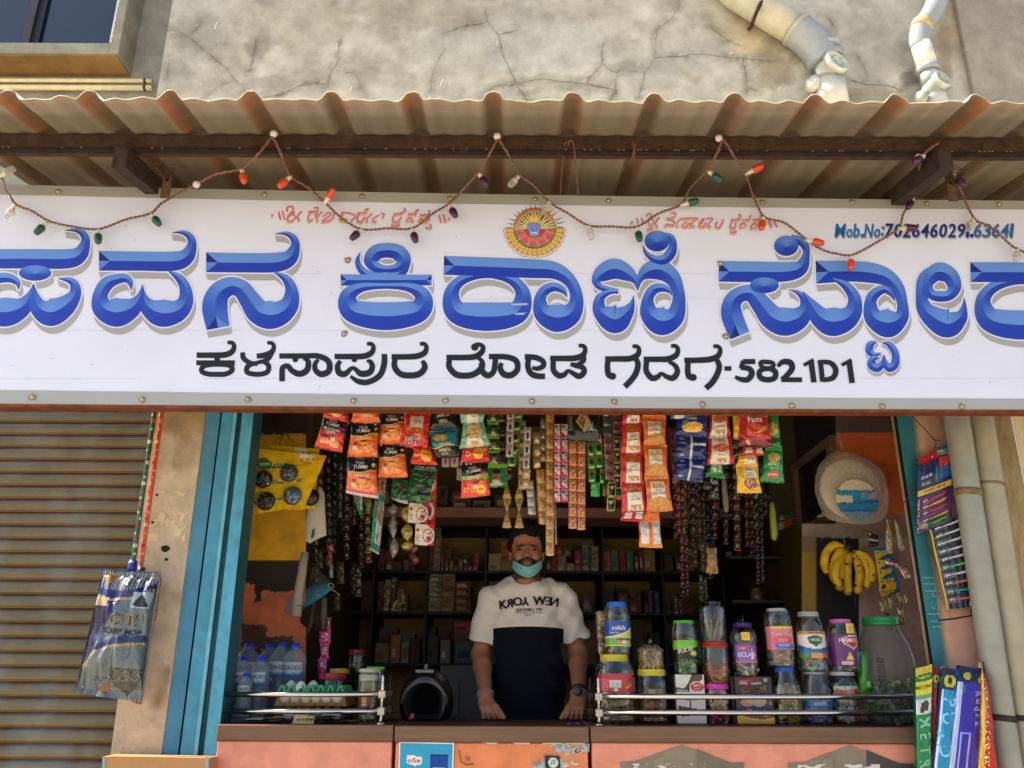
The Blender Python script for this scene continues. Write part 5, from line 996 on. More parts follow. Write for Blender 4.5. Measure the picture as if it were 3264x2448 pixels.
hang('column of orange namkeen packets with white panels', [([(2046, 1332), (2124, 1336), (2122, 1288), (2050, 1288)], H('e0701e'), [('m', .5, .5, .34, .3, [H('c88a3c'), H('b87a2c'), H('d89a4c')])]), ([(2052, 1420), (2122, 1418), (2124, 1332), (2046, 1330)], H('e0701e'), BABAO), ([(2054, 1520), (2130, 1520), (2126, 1418), (2050, 1420)], H('e0701e'), BABAO), ([(2062, 1632), (2146, 1628), (2132, 1520), (2054, 1520)], H('e0701e'), BABAO)], YH - .01)
hang('lower pair of orange and white namkeen packet backs hung behind the orange column', [([(2036, 1660), (2104, 1660), (2104, 1600), (2048, 1600)], H('e0701e'), [('r', .1, .6, .9, .7, H('c8a060'))]), ([(2037, 1744), (2112, 1746), (2104, 1660), (2034, 1658)], H('e0701e'), [('r', .06, .15, .42, .95, H('d8d4c8')), ('r', .62, .15, .95, .95, H('d0ccc0')), ('n', .1, .45, .36, .9, [H('b8b4a8'), H('9a968c')], .5), ('n', .62, .2, .95, .9, [H('b8b4a8'), H('e8e4dc')], .4), ('r', 0, 0, 1, .12, H('e0902e'))])], YH + .04)
hang('dark blue potato chip packets, front of one above the back of the other', [([(2152, 1388), (2256, 1392), (2260, 1300), (2158, 1300)], H('1c2f7c'), CHIPS), ([(2150, 1460), (2250, 1466), (2256, 1390), (2150, 1386)], H('18286c'), CHIPSB), ([(2146, 1524), (2240, 1538), (2252, 1462), (2152, 1458)], H('18286c'), CHIPSB)], YH)
hang('small light blue packet corner hung over the potato chip packets', [([(2136, 1334), (2190, 1332), (2190, 1290), (2148, 1288)], H('2a7cc0'), [('r', .25, 0, .8, 1, W_), ('t', 'BaBa', .52, .4, .3, H('c06a18'), 175)])], YH - .02)
hang('red and white tomato snack packets hung upside down before the green packet end', [([(2256, 1392), (2332, 1390), (2322, 1292), (2262, 1292)], H('b82430'), BABAW), ([(2253, 1480), (2344, 1478), (2332, 1388), (2258, 1390)], H('c82430'), BABAW)], YH + .005)
hang('small green packet end showing under the tomato snack packets', [([(2250, 1514), (2312, 1526), (2300, 1470), (2266, 1474)], GN, GTAIL)], YH + .02)
hang('green top edge of a packet hung level with the sign frame', [([(2287, 1327), (2352, 1324), (2352, 1300), (2287, 1302)], H('1f9a48'), [])], YH - .015)
hang('yellow peanut packets with a white panel, nearest the right end', [([(2338, 1400), (2384, 1402), (2372, 1300), (2332, 1300)], H('e0a81c'), []), ([(2346, 1484), (2418, 1482), (2412, 1448), (2356, 1446)], YL, YELB), ([(2349, 1571), (2428, 1571), (2416, 1482), (2345, 1484)], YL, YELL)], YH - .005)
hang('glossy red pasta snack packet with a red and white end below', [([(2354, 1422), (2464, 1425), (2446, 1290), (2352, 1288)], H('c02c34'), PASTA), ([(2361, 1449), (2440, 1451), (2430, 1424), (2370, 1423)], RD, RTAIL)], YH - .02)
hang('strip of green soya stick packets, rightmost of the snack strips', [([(2450, 1399), (2488, 1398), (2478, 1300), (2446, 1300)], GN, [('m', .3, .3, .5, .2, [H('c8a84a'), H('b89a3a')])]), ([(2438, 1434), (2494, 1432), (2488, 1396), (2450, 1398)], H('178a3c'), [('e', .5, .9, .3, .12, H('c83038'))]), ([(2422, 1534), (2500, 1540), (2494, 1432), (2436, 1434)], H('178a3c'), AAK)], YH + .01)
hang('large black agarbatti packet with a gold diamond, hung among the sachets', [([(1806, 1404), (1918, 1412), (1912, 1296), (1808, 1296)], H('14181c'), [('p', [(.25, .55), (.4, .8), (.6, .72), (.72, .5), (.5, .25)], H('b8965a')), ('p', [(.3, .55), (.42, .72), (.55, .62), (.48, .34)], H('6a5432')), ('t', 'Rajdhani', .1, .5, .09, H('8a6f44'), 90), ('r', .3, .84, .55, .95, H('6a6a60')), ('p', [(.6, .3), (.8, .6), (.75, .4), (.95, .3)], H('8aa0a8'))])], YH + .03)
def sachets(label, cols, Y, group='sachet strips hung behind the snack packets', tilt=0, b=.004, mat='foil', cat='sachet strip'):
 """cols: (x0, x1, ytop, ybottom, count, base, design, drift)"""
 c0 = cols[0]; e = thing('sachet_strip', at((c0[0] + c0[1]) / 2, c0[2], Y), label, cat, group)
 for (x0, x1, ya, yb, cnt, base, D, dr) in cols:
  for k in range(cnt):
   t0 = ya + (yb - ya) * k / cnt; t1 = ya + (yb - ya) * (k + 1) / cnt; d0 = dr * k / cnt; d1 = dr * (k + 1) / cnt; y_ = Y + random.uniform(-.004, .004)
   mb = MB(); _seed[0] += 1.3; P = [at(x0 + d1, t1, y_), at(x1 + d1, t1, y_), at(x1 + d0, t0 + .6, y_), at(x0 + d0, t0 + .6, y_)]
   s_ = pouch_surf(P, b, _seed[0], .1, .0, .0015); paint(mb, s_, (P[1] - P[0]).length, (P[3] - P[0]).length, 9, 12, base(k) if callable(base) else base, D(k) if callable(D) else D, mat, off=.0006, tmat='paper')
   mb.build('sachet', e)
 return e
GOLDD = [('r', .08, .06, .92, .94, H('b88448')), ('p', [(.35, .85), (.6, .7), (.4, .5), (.65, .3), (.4, .1), (.7, .25), (.5, .5), (.75, .75)], H('4a2a14')), ('r', .1, .02, .9, .1, H('e0b048'))]
HEAD = [('r', .06, .04, .94, .96, H('d8ccc8')), ('e', .3, .78, .16, .12, H('1a2a4a')), ('p', [(.06, .04), (.06, .4), (.9, .04)], H('d03050')), ('r', .3, .5, .85, .56, H('8a8490')), ('t', 'nnn', .62, .78, .14, H('7a6a80'))]
REDG = [('r', .1, .08, .9, .92, H('b8884c')), ('e', .5, .66, .26, .2, H('8a2a1c')), ('e', .5, .66, .18, .13, H('c8a068')), ('p', [(.3, .5), (.45, .45), (.3, .2), (.5, .12), (.42, .3), (.6, .45)], H('3a1a10')), ('p', [(.62, .5), (.75, .45), (.6, .2), (.72, .12), (.68, .3)], H('3a1a10')), ('r', 0, 0, 1, .06, H('f0783a'))]
GREEN2 = [('r', .06, .06, .94, .94, H('2a8a34')), ('e', .5, .5, .3, .26, H('16301c')), ('r', .1, .72, .9, .9, H('c83a28')), ('r', .2, .1, .8, .2, H('d8d060'))]
BROWNS = [('r', .08, .05, .92, .95, H('c0b8b0')), ('r', .2, .8, .8, .92, H('a82a4a')), ('e', .5, .35, .22, .26, H('2a1c20'))]
PINKS = [('e', .5, .55, .34, .24, H('3a1416')), ('e', .5, .6, .2, .1, H('8a4a54')), ('r', .2, .12, .8, .22, H('6a2030'))]
NAVYS = [('r', 0, 0, 1, 1, H('c8b23a')), ('r', .12, .1, .88, .9, H('10182e')), ('m', .5, .65, .25, .14, [H('d8c8a0'), H('b8a070')])]
GREENM = [('r', .0, .82, 1, 1, H('8ac040')), ('e', .5, .52, .16, .2, H('9a5c40')), ('e', .5, .68, .18, .12, H('14100e')), ('p', [(.2, .05), (.35, .3), (.65, .3), (.8, .05)], H('c8b0a0')), ('n', .05, .0, .95, .16, [H('6ac040'), H('b8d860')], .5)]
sachets('green sachets with a portrait, large ones nearest the ring packet', [(1552, 1590, 1300, 1480, 4, H('1c5a2a'), GREENM, 4), (1546, 1618, 1478, 1552, 1, H('1c6a2a'), GREENM, 0)], 3.3)
sachets('dark maroon sachets with orange ends', [(1588, 1608, 1300, 1480, 4, H('3a1a28'), [('r', 0, 0, 1, .15, H('c07a40')), ('n', .1, .3, .9, .7, [H('6a2a4a'), H('a06a70')], .5)], 2), (1594, 1630, 1488, 1528, 1, H('401a28'), [('r', 0, .75, 1, .95, H('c07a40'))], 2)], 3.34)
sachets('grey and crimson shampoo sachets on the strip left of the bright green one', [(1616, 1640, 1296, 1456, 4, H('a8a4a0'), BROWNS, -4)], 3.24)
sachets('bright green foil sachets, narrow strip', [(1642, 1670, 1296, 1486, 5, H('2a8a3a'), GREEN2, -26)], 3.27)
sachets('grey and crimson shampoo sachets on the second strip from the bright green one', [(1672, 1694, 1360, 1494, 3, H('a8a4a0'), BROWNS, -6), (1668, 1692, 1494, 1556, 2, H('9a8a70'), [('r', .1, .1, .9, .9, H('b89a68')), ('e', .5, .5, .3, .2, H('e0c080'))], -6)], 3.25)
sachets('tan biscuit coloured sachets between the grey ones', [(1650, 1676, 1340, 1560, 5, H('9a8258'), [('r', .1, .1, .9, .9, H('b09868')), ('e', .5, .5, .28, .2, H('6a4c30'))], 2)], 3.32)
sachets('silver sachets ending above the head of the shopkeeper', [(1676, 1700, 1530, 1640, 4, H('a8a298'), [('r', .15, .2, .85, .75, H('c4c0b4')), ('n', .2, .25, .8, .7, [H('8a867c')], .3)], 8)], 3.34)
sachets('cream and gold shampoo sachets in clear film', [(1698, 1722, 1376, 1492, 3, H('b89a60'), [('r', .15, .2, .85, .8, H('cdb888')), ('r', .1, .1, .9, .16, H('d07030'))], 2), (1722, 1742, 1330, 1470, 4, H('8a8070'), [('e', .5, .5, .36, .3, H('a89a80'))], 0)], 3.3, mat='silver')
sachets('long gold sachets with a dark winding mark, reaching beside the head of the shopkeeper', [(1740, 1766, 1300, 1770, 11, H('a87a3c'), GOLDD, 0), (1766, 1772, 1600, 1735, 3, H('a07238'), [], 4)], 3.28)
sachets('shorter gold sachets with a dark mark left of the long gold strip', [(1708, 1736, 1495, 1670, 4, H('a87a3c'), GOLDD, 10)], 3.3)
sachets('white and pink shampoo sachets in two columns', [(1766, 1788, 1350, 1600, 6, H('c02a48'), HEAD, 0), (1789, 1812, 1350, 1600, 6, H('c02a48'), HEAD, 0)], 3.26)
sachets('red and gold sachets in two long glossy columns', [(1813, 1840, 1405, 1684, 7, H('a82a1c'), REDG, -1), (1841, 1867, 1405, 1688, 7, H('a82a1c'), REDG, -1)], 3.22)
sachets('bright green sachets in two columns under the black packet', [(1870, 1894, 1410, 1536, 3, H('2a9a2a'), GREEN2, 6), (1894, 1920, 1408, 1490, 2, H('2a9a2a'), GREEN2, 4), (1912, 1926, 1494, 1540, 1, H('2a9a2a'), GREEN2, 0), (1883, 1912, 1536, 1582, 1, H('2c9c3c'), [('r', .1, .7, .5, .85, H('9ad08a'))], 0)], 3.24)
sachets('pink sachets with dark seeds, upper strip', [(1924, 1950, 1390, 1530, 4, H('9a6468'), PINKS, 6), (1952, 1978, 1300, 1380, 3, H('9a5860'), PINKS, 2)], 3.22)
sachets('clear and grey film sachets above the pink ones', [(1920, 1950, 1296, 1390, 3, H('7a8a90'), [('n', .1, .1, .9, .9, [H('a8b4b4'), H('5a6a78')], .4)], 3)], 3.27, mat='silver')
sachets('navy and yellow bordered sachets, hanging lowest of the short strips', [(1955, 1978, 1390, 1556, 4, H('a89a3a'), NAVYS, 2), (1938, 1964, 1535, 1628, 2, H('a89a3a'), NAVYS, -4)], 3.23)
sachets('pink narrow sachets between the orange column and the blue chip packets', [(2134, 1 + 2152, 1370, 1540, 4, H('8a3a40'), PINKS, 10)], 3.3)
sachets('green and orange small sachets below the navy ones', [(1964, 1984, 1560, 1592, 1, H('2a7a4a'), [('r', 0, 0, 1, .4, H('d8602a'))], 0), (1920, 1938, 1535, 1580, 1, H('2a7a2a'), [('r', .2, .2, .8, .6, H('d8602a'))], 0)], 3.3)
sachets('black glossy sachets below the red and white packets', [(2236, 2262, 1410, 1560, 4, H('14181a'), [('n', .1, .1, .9, .9, [H('8a8a84'), H('3a3e40')], .2)], 6), (2262, 2290, 1500, 1590, 2, H('1a1c1c'), [('n', .1, .1, .9, .9, [H('b8b4a8'), H('2a2a2a')], .3)], 0)], 3.3)
for (x, lab) in ((1616, 'first'), (1655, 'second')):
 e = thing('sachet_strip', at(x, 1550, 3.36), 'gold folded twist of sachets dangling, the one %s' % ('nearest the ring packets' if lab == 'first' else 'nearer the head of the shopkeeper'), 'sachet strip', 'sachet strips hung behind the snack packets')
 for (y0, y1, w0, w1) in ((1545, 1587, 3, 14), (1587, 1628, 14, 3), (1628, 1682, 3, 15)):
  mb = MB(); P = [at(x - w1, y1, 3.36), at(x + w1, y1, 3.36), at(x + w0, y0, 3.36), at(x - w0, y0, 3.36)]
  paint(mb, pouch_surf(P, .006, x, .05, 0, .002), .03, .04, 10, 12, H('a08038'), [('r', .2, .3, .8, .38, H('5a4420')), ('r', .2, .6, .7, .66, H('5a4420'))], 'foil'); mb.build('sachet', e)
sachets('white printed sachets hanging behind the teal chip packet', [(1408, 1432, 1440, 1488, 1, H('b8b2a8'), [('e', .5, .4, .2, .2, H('a84a4a'))], 0), (1436, 1462, 1440, 1488, 1, H('b8b2a8'), [('e', .5, .4, .2, .2, H('a84a4a'))], 0), (1456, 1474, 1490, 1530, 1, H('aaa498'), [('r', .3, .1, .7, .3, H('a84a4a'))], 0)], 3.4, mat='paper')
MOSQ = [('p', [(.62, 1), (.92, .7), (.98, .4), (.8, .12), (.6, .0), (1, 0), (1, 1)], H('c8302c')), ('e', .68, .45, .34, .4, H('d8cfbe')), ('e', .66, .47, .27, .33, H('a83a34')), ('e', .66, .47, .22, .27, H('d8cfbe')), ('p', [(.58, .22), (.62, .42), (.85, .42), (.82, .22)], H('a02860')), ('p', [(.52, .6), (.62, .52), (.58, .62)], H('c8502c')), ('e', .74, .56, .04, .07, H('2a2a2a')), ('e', .82, .6, .03, .07, H('2a2a2a')), ('e', .13, .7, .09, .1, H('c04a50')), ('r', .04, .42, .24, .46, H('c87a74')), ('r', .04, .3, .22, .35, H('b86a64')), ('n', .03, .18, .26, .24, [H('6a5a50')], .4)]
def card(label, P, Y, base, D, mat='paper', name='product_card', cat='product card', group=None, nu=30, nv=30, wr_=.003, b=.003):
 mb = MB(); Q = [at(x, y, Y) for x, y in P]; paint(mb, pouch_surf(Q, b, P[0][0], .02, 0, wr_), (Q[1] - Q[0]).length, (Q[3] - Q[0]).length, nu, nv, base, D, mat, off=.001, tmat='paper'); return mb.single(name, label, cat, group)
mq = 'white and red insect repellent cards hung in a column'
card('red and white insect repellent card, the lowest one, overlapping a red strip', [(1322, 1735), (1383, 1739), (1385, 1672), (1325, 1668)], 3.38, H('d8cfbe'), MOSQ, group=mq)
card('red and white insect repellent card, the one just under the dark green packs', [(1300, 1665), (1362, 1668), (1366, 1604), (1304, 1602)], 3.39, H('d8cfbe'), MOSQ, group=mq)
card('long red repellent card strip hanging behind the white and red cards', [(1360, 1672), (1386, 1674), (1395, 1500), (1380, 1500)], 3.42, H('c0302c'), [('e', .1, .75, .7, .14, H('d8cfbe')), ('e', .1, .25, .7, .16, H('d8cfbe')), ('e', .1, .25, .4, .1, H('a02860')), ('r', .2, .48, 1, .53, H('6a8a3a'))], group=mq)
FUK = [('n', 0, .9, 1, 1, [H('3a7a3a'), H('1c4a24')], .5), ('p', [(.35, .5), (.5, .68), (.85, .66), (.95, .5), (.8, .38), (.5, .36)], H('14201c')), ('t', 'FUKSE', .55, .7, .14, H('8a2a48')), ('t', 'nnnnn', .55, .56, .07, H('8a4a58')), ('r', .42, .05, .5, .25, H('7a9a3a')), ('n', .58, .08, .9, .3, [H('2a4a3c')], .5)]
fk = 'dark green tobacco packs hung together'
for i, (P, lab) in enumerate([([(1298, 1597), (1370, 1603), (1378, 1538), (1304, 1534)], 'dark green pack with crimson lettering, lower one of the front pair'), ([(1306, 1536), (1384, 1542), (1390, 1500), (1312, 1498)], 'dark green pack with crimson lettering, upper one of the front pair'), ([(1246, 1588), (1300, 1596), (1302, 1530), (1252, 1524)], 'dark green pack half hidden beneath the orange packet')]):
 card(lab, P, 3.30 + .02 * i, H('1c5a2c'), FUK, mat='foil', name='tobacco_pack', cat='packet', group=fk)
card('black packet top with grey windows above the dark green packs', [(1306, 1498), (1400, 1500), (1388, 1480), (1320, 1478)], 3.28, H('16181a'), [('r', .1, .2, .45, .7, H('6a6c68')), ('r', .58, .2, .92, .7, H('6a6c68'))], mat='foil', name='tobacco_pack', cat='packet', group=fk)
card('white folded paper slips under the dark green packs', [(1266, 1598), (1300, 1606), (1300, 1594), (1246, 1588)], 3.34, H('cfc4b4'), [], name='paper_slip', cat='paper')
card('long green and white detergent bag with a red swirl, hanging clear of the others', [(1180, 1750), (1208, 1768), (1226, 1600), (1194, 1592)], 3.5, H('a49c90'), [('r', 0, 0, .42, 1, H('14906a')), ('r', 0, 0, 1, .16, H('0f6a54')), ('r', 0, 0, 1, .04, H('c8c0a8')), ('p', [(.3, 1), (.42, .95), (.38, .8), (.62, .64), (.58, .58), (.26, .78)], H('b83a38')), ('e', .62, .3, .12, .06, H('b8342e')), ('m', .78, .72, .2, .2, [H('1f7a62'), H('a8443c'), H('8a9488')]), ('r', .42, .16, .5, .62, H('cfc9bc'))], mat='foil', name='detergent_bag', cat='bag', group='detergent bags')
card('short green and white detergent bag behind the tilted orange packet', [(1144, 1640), (1156, 1640), (1158, 1570), (1124, 1572)], 3.5, H('14806a'), [('r', .6, .2, .9, .9, H('a49c90')), ('e', .3, .8, .2, .12, H('b83a38'))], mat='foil', name='detergent_bag', cat='bag', group='detergent bags')
card('dull white and green bag end behind the orange packets', [(1206, 1600), (1226, 1600), (1232, 1525), (1206, 1522)], 3.5, H('8a8478'), [('r', .3, .5, .7, .9, H('b8342e')), ('r', 0, 0, 1, .3, H('14806a'))], mat='foil', name='detergent_bag', cat='bag', group='detergent bags')
def twists(label, x, ys_, hw, Y, cols, nm='twisted_pouch'):
 e = thing(nm, at(x, ys_[0], Y), label, 'pouch', 'twisted pouches hanging on the left')
 for (y0, y1) in zip(ys_, ys_[1:]):
  mb = MB(); c = random.choice(cols); pr = []
  n_ = 8; ym = (y0 + y1) / 2
  vs = []; L = []
  for i in range(n_ + 1):
   t = i / n_; w_ = hw * math.sin(math.pi * min(1, t * 1.02)) ** .8 + .6; L.append((x + 3 * math.sin(y0 + t * 3), y0 + (y1 - y0) * t, w_))
  for (a, b2, w_) in L:
   for s2 in (-1, -.4, .4, 1): vs.append(at(a + s2 * w_, b2, Y - (.012 * math.sqrt(max(0, 1 - s2 * s2)) * w_ / hw)))
  cs = [H(random.choice(cols)) for _ in range(n_ * 3)]
  mb.add(vs, [(i * 4 + k, (i + 1) * 4 + k, (i + 1) * 4 + k + 1, i * 4 + k + 1) for i in range(n_) for k in range(3)], cs, 'foil', smooth=True); mb.build('pouch', e)
twists('string of small blue and white twisted pouches beside the detergent bag', 1255, [1605, 1643, 1716, 1778], 13, 3.55, ['5a8a9a', 'a8a498', '8a5a44', '6a94a4', 'b09a4a'])
twists('string of yellow and grey twisted pouches next to the repellent cards', 1300, [1612, 1668, 1724, 1756], 18, 3.5, ['b8982a', 'c8a830', '8a8678', 'a88a20', '6a6858'])
twists('dark red twisted pouches hanging lowest by the cards', 1322, [1730, 1765, 1800], 11, 3.6, ['6a2428', '8a3a3c', '5a4a44'])
twists('olive twisted pouch behind the tilted packet end', 1172, [1570, 1632], 12, 3.55, ['8a8030', '74701f'])
# ================================================================ left: scourer cards, bags, rolls
YX = 3.4
def scourer(label, P, Y, front=True):
 Q = [at(x, y, Y) for x, y in P]; e = thing('scourer_card', Q[3], label, 'product card', 'yellow scourer cards'); mb = MB(); s_ = pouch_surf(Q, .002, P[0][0], .02, 0, .006)
 W = (Q[1] - Q[0]).length; Hh = (Q[3] - Q[0]).length
 D = [('e', .19, .76, .115, .095, H('a83428')), ('e', .20, .755, .105, .085, H('2c7a34')), ('p', [(.3, .70), (.32, .77), (.52, .80), (.52, .73)], H('1f6a30')), ('t', 'EXO', .2, .76, .035, W_, 10), ('t', 'EXO', .41, .755, .032, W_, 10), ('e', .75, .93, .1, .06, H('e0d8c8')),
         ('t', 'EXO', .8, .895, .06, H('b02a2c'), 12, 1.1), ('t', 'Safai', .78, .83, .035, H('b03a2c'), 12), ('t', 'Stainless Steel', .72, .785, .02, H('7a5a2a'), 12), ('t', 'Juniory labs', .16, .84, .02, H('4a4a5a'), 12)]
 for (u, v) in [(.12, .60), (.5, .62), (.12, .32), (.52, .345)]: D += [('r', u + .2, v - .15, u + .28, v - .09, H('8a8a4a')), ('r', u - .1, v - .17, u, v - .13, H('2a7a5a')), ('r', u + .13, v + .05, u + .22, v + .08, H('d89a2a'))]
 paint(mb, s_, W, Hh, 50, 56, H('dcb416'), D, 'paper', off=.001); mb.build('card', e)
 if front:
  for (px_, py_, r, c) in [(840, 1528, 29, '4a4642'), (921, 1508, 29, '68707a'), (847, 1597, 30, '4a4238'), (932, 1580, 30, '7488a0')]:
   m2 = MB(); c0 = at(px_, py_, Y - .014); R = r * mpp(Y, py_); nr = 9; na = 22
   vs = [c0 + Vector((0, -.016, 0))]; fs = []
   for i in range(1, nr + 1):
    for k in range(na):
     t = 2 * math.pi * k / na; rr = R * i / nr * (1 + .05 * noise.noise(Vector((math.cos(t) * 3, math.sin(t) * 3, px_)))); h = .016 * math.sqrt(max(0, 1 - (i / nr) ** 2)) + .004 * noise.noise(Vector((rr * 190 * math.cos(t), rr * 190 * math.sin(t), px_)))
     vs.append(c0 + Vector((rr * math.cos(t), -h, rr * math.sin(t))))
   fs = [(0, 1 + (k + 1) % na, 1 + k) for k in range(na)] + [(1 + i * na + k, 1 + i * na + (k + 1) % na, 1 + (i + 1) * na + (k + 1) % na, 1 + (i + 1) * na + k) for i in range(nr - 1) for k in range(na)]
   m2.add(vs, fs, [mix(H(c), random.choice([H('2a2622'), H('b0b4ba'), H('3a3632'), H('50483a')]), random.random() * .6) for _ in fs], 'silver')
   for q in range(26):
    t = random.random() * 6.28; rr = R * random.random() ** .5 * .9; p = c0 + Vector((rr * math.cos(t), -.017 * math.sqrt(1 - (rr / R) ** 2) - .002, rr * math.sin(t))); d = Vector((random.uniform(-1, 1), 0, random.uniform(-1, 1))) * .006
    m2.tube([p - d, p + Vector((0, -.003, 0)), p + d], .0007, H(random.choice(['c0c4c8', '5a5248', '8a8e92'])), 'silver', 4)
   m2.build('scouring_pad', e)
 return e
scourer('torn yellow card of scouring pads behind the front one', [(900, 1626), (1004, 1620), (1018, 1430), (770, 1410)], YX + .04, False)
e = thing('scouring_pads_behind', at(990, 1530, YX + .02), 'dark scouring pads on the torn yellow card, half hidden by the front card', 'scouring pads'); e.name = 'scouring_pad'
for (x, y) in [(985, 1515), (990, 1585)]:
 m2 = MB(); c0 = at(x, y, YX + .03); m2.lathe(c0, [(0, .036), (.008, .034), (.016, .022), (.019, 0)], H('3e3a38'), 'silver', 20, axis=(0, -1, 0)); m2.build('pad', e)
e = scourer('yellow card holding four steel scouring pads, front one, hung on black wires', [(809, 1641), (974, 1608), (1042, 1452), (796, 1426)], YX)
m2 = MB()
for L in [[(875, 1414), (888, 1400), (903, 1384)], [(889, 1420), (898, 1400), (905, 1384)], [(938, 1412), (925, 1398), (912, 1384)], [(922, 1402), (918, 1384)]]: m2.tube([at(x, y, YX - .01) for x, y in L], .0012, H('241d18'), 'matte', 5)
m2.build('hanging_wire', e)
card('yellow card edge and dark pads glimpsed beside the blue post', [(782, 1620), (808, 1630), (800, 1560), (784, 1560)], YX + .06, H('3e3a30'), [('m', .5, .5, .4, .5, [H('4a4440'), H('2a2622')])], name='scourer_card', group='yellow scourer cards')
def bagshape(label, O, Y, col, name='paper_bag', cat='bag', mat='paper', depth=.02, extra=None):
 m = MB(); P = [at(x, y, Y) for x, y in O]; c = sum(P, Vector()) / len(P); n_ = len(P)
 vs = [];
 for k, s2 in enumerate((1, .82, .55, .25)): vs += [c + (p - c) * s2 + Vector((0, -depth * (0, .5, .85, 1)[k] + .006 * noise.noise(p * 20 + Vector((k, 0, 0))), 0)) for p in P]
 vs.append(c + Vector((0, -depth, 0)))
 fs = [(k * n_ + i, k * n_ + (i + 1) % n_, (k + 1) * n_ + (i + 1) % n_, (k + 1) * n_ + i) for k in range(3) for i in range(n_)] + [(3 * n_ + i, 3 * n_ + (i + 1) % n_, 4 * n_) for i in range(n_)]
 m.add(vs, fs, H(col), mat, smooth=True)
 vb = P + [p + Vector((0, .004, 0)) for p in P]; m.add(vb, [tuple(range(n_, 2 * n_))], H(col), mat)
 for (LL, cc) in (extra or []): m.add([at(x, y, Y - depth * 1.25) for x, y in LL], [tuple(range(len(LL)))], H(cc), mat)
 return m.single(name, label, cat)
bagshape('crumpled off white paper bag hung beside the yellow wall panel', [(974, 1724), (976, 1650), (984, 1580), (1008, 1572), (1014, 1548), (1022, 1552), (1034, 1572), (1036, 1620), (1040, 1706), (1002, 1722), (988, 1732)], 3.5, 'b9b0a2', extra=[([(990, 1718), (996, 1688), (1004, 1684), (1000, 1712)], '3a4a2c')])
m = MB(); P = [(972, 1760), (962, 1830), (950, 1900), (944, 1965)]
m.tube([at(x, y, 3.5) for x, y in P], [.016, .019, .02, .021], H('9a8a7c'), 'paper', 12); m.tube([at(945, 1930, 3.478), at(966, 1933, 3.478)], .0012, H('4a3a30'), 'matte', 4)
m.single('paper_roll', 'rolled newspaper tied with string hanging in front of the blue bag', 'paper roll')
bagshape('clear plastic bag with light blue pieces inside, hung slanting by a white cord', [(905, 1950), (918, 1905), (960, 1880), (1010, 1862), (1050, 1860), (1056, 1882), (1010, 1915), (960, 1945), (920, 1960)], 3.6, '3f86a2', name='plastic_bag', mat='film', depth=.05, extra=[([(960, 1925), (1048, 1872), (1052, 1884), (968, 1938)], '4f9ab4')])
m = MB(); m.tube([at(x, y, 3.57) for x, y in catmull([(1052, 1872), (1046, 1862), (1058, 1860), (1064, 1870), (1054, 1876), (1072, 1888), (1084, 1900)], 5)], .0014, H('b0a48c'), 'matte', 5); m.single('cord', 'pale cord knotted on the blue bag', 'cord')
bagshape('empty grey plastic bag bunched above the blue one', [(985, 1870), (992, 1810), (1012, 1800), (1020, 1820), (1050, 1850), (1048, 1870), (1010, 1885)], 3.65, '5a5248', name='plastic_bag', mat='film', depth=.03)
bagshape('dark brown torn sacking hanging behind the newspaper roll', [(958, 1960), (965, 1930), (1025, 1900), (1045, 1960), (1040, 2020), (1015, 2008), (1000, 1990), (975, 2000), (960, 1985)], 3.7, '33241c', name='sacking', cat='sack', mat='matte')
m = MB(); m.tube([at(x, y, 3.62) for x, y in [(1034, 1905), (1032, 1960), (1033, 2010)]], [.012, .013, .01], H('5c5244'), 'paper', 10); m.single('rolled_sheet', 'long dull brown roll hanging above the pink packets', 'roll')
m = MB(); m.tube([at(x, y, 3.66) for x, y in [(1003, 1920), (990, 1990), (978, 2030)]], [.009, .008, .003], H('6a5c5c'), 'film', 8); m.single('rolled_sheet', 'thin greyish pointed plastic strip beside the sacking', 'strip')
e = thing('sachet_strip', at(1040, 1970, 3.6), 'hot pink foil packets hung down beside the water bottles', 'sachet strip', 'sachet strips of the left side')
for (x0, x1, ya, yb) in [(1042, 1054, 1968, 2010), (1018, 1054, 2010, 2050), (1020, 1048, 2050, 2100), (1012, 1042, 2100, 2150)]:
 packet(e, [at(x0, yb, 3.6), at(x1, yb, 3.6), at(x1, ya, 3.6), at(x0, ya, 3.6)], H('b0246a'), [('n', .3, .2, .8, .8, [H('c8a0a8'), H('a8a070'), H('c83a8a'), H('7a2a5a')], .6)], b=.008, nu=8, nv=10)
e = thing('sachet_strip', at(1056, 1760, 3.7), 'red and blue sachets hanging beside the off white paper bag', 'sachet strip', 'sachet strips of the left side')
for (x0, x1, ya, yb, c) in [(1042, 1062, 1734, 1752, 'b02438'), (1046, 1058, 1752, 1778, 'a8243a'), (1038, 1060, 1778, 1800, '6a3038'), (1048, 1062, 1800, 1840, '6a7478')]: packet(e, [at(x0, yb, 3.7), at(x1, yb, 3.7), at(x1, ya, 3.7), at(x0, ya, 3.7)], H(c), [('n', .2, .2, .9, .8, [H('8a9498'), H('3a4a5a'), H(c)], .4)], b=.006, nu=6, nv=8)
ORDN = 'first second third fourth fifth sixth seventh eighth ninth tenth eleventh twelfth thirteenth fourteenth fifteenth sixteenth seventeenth eighteenth nineteenth twentieth outer rearmost inner thinnest longest shortest'.split()
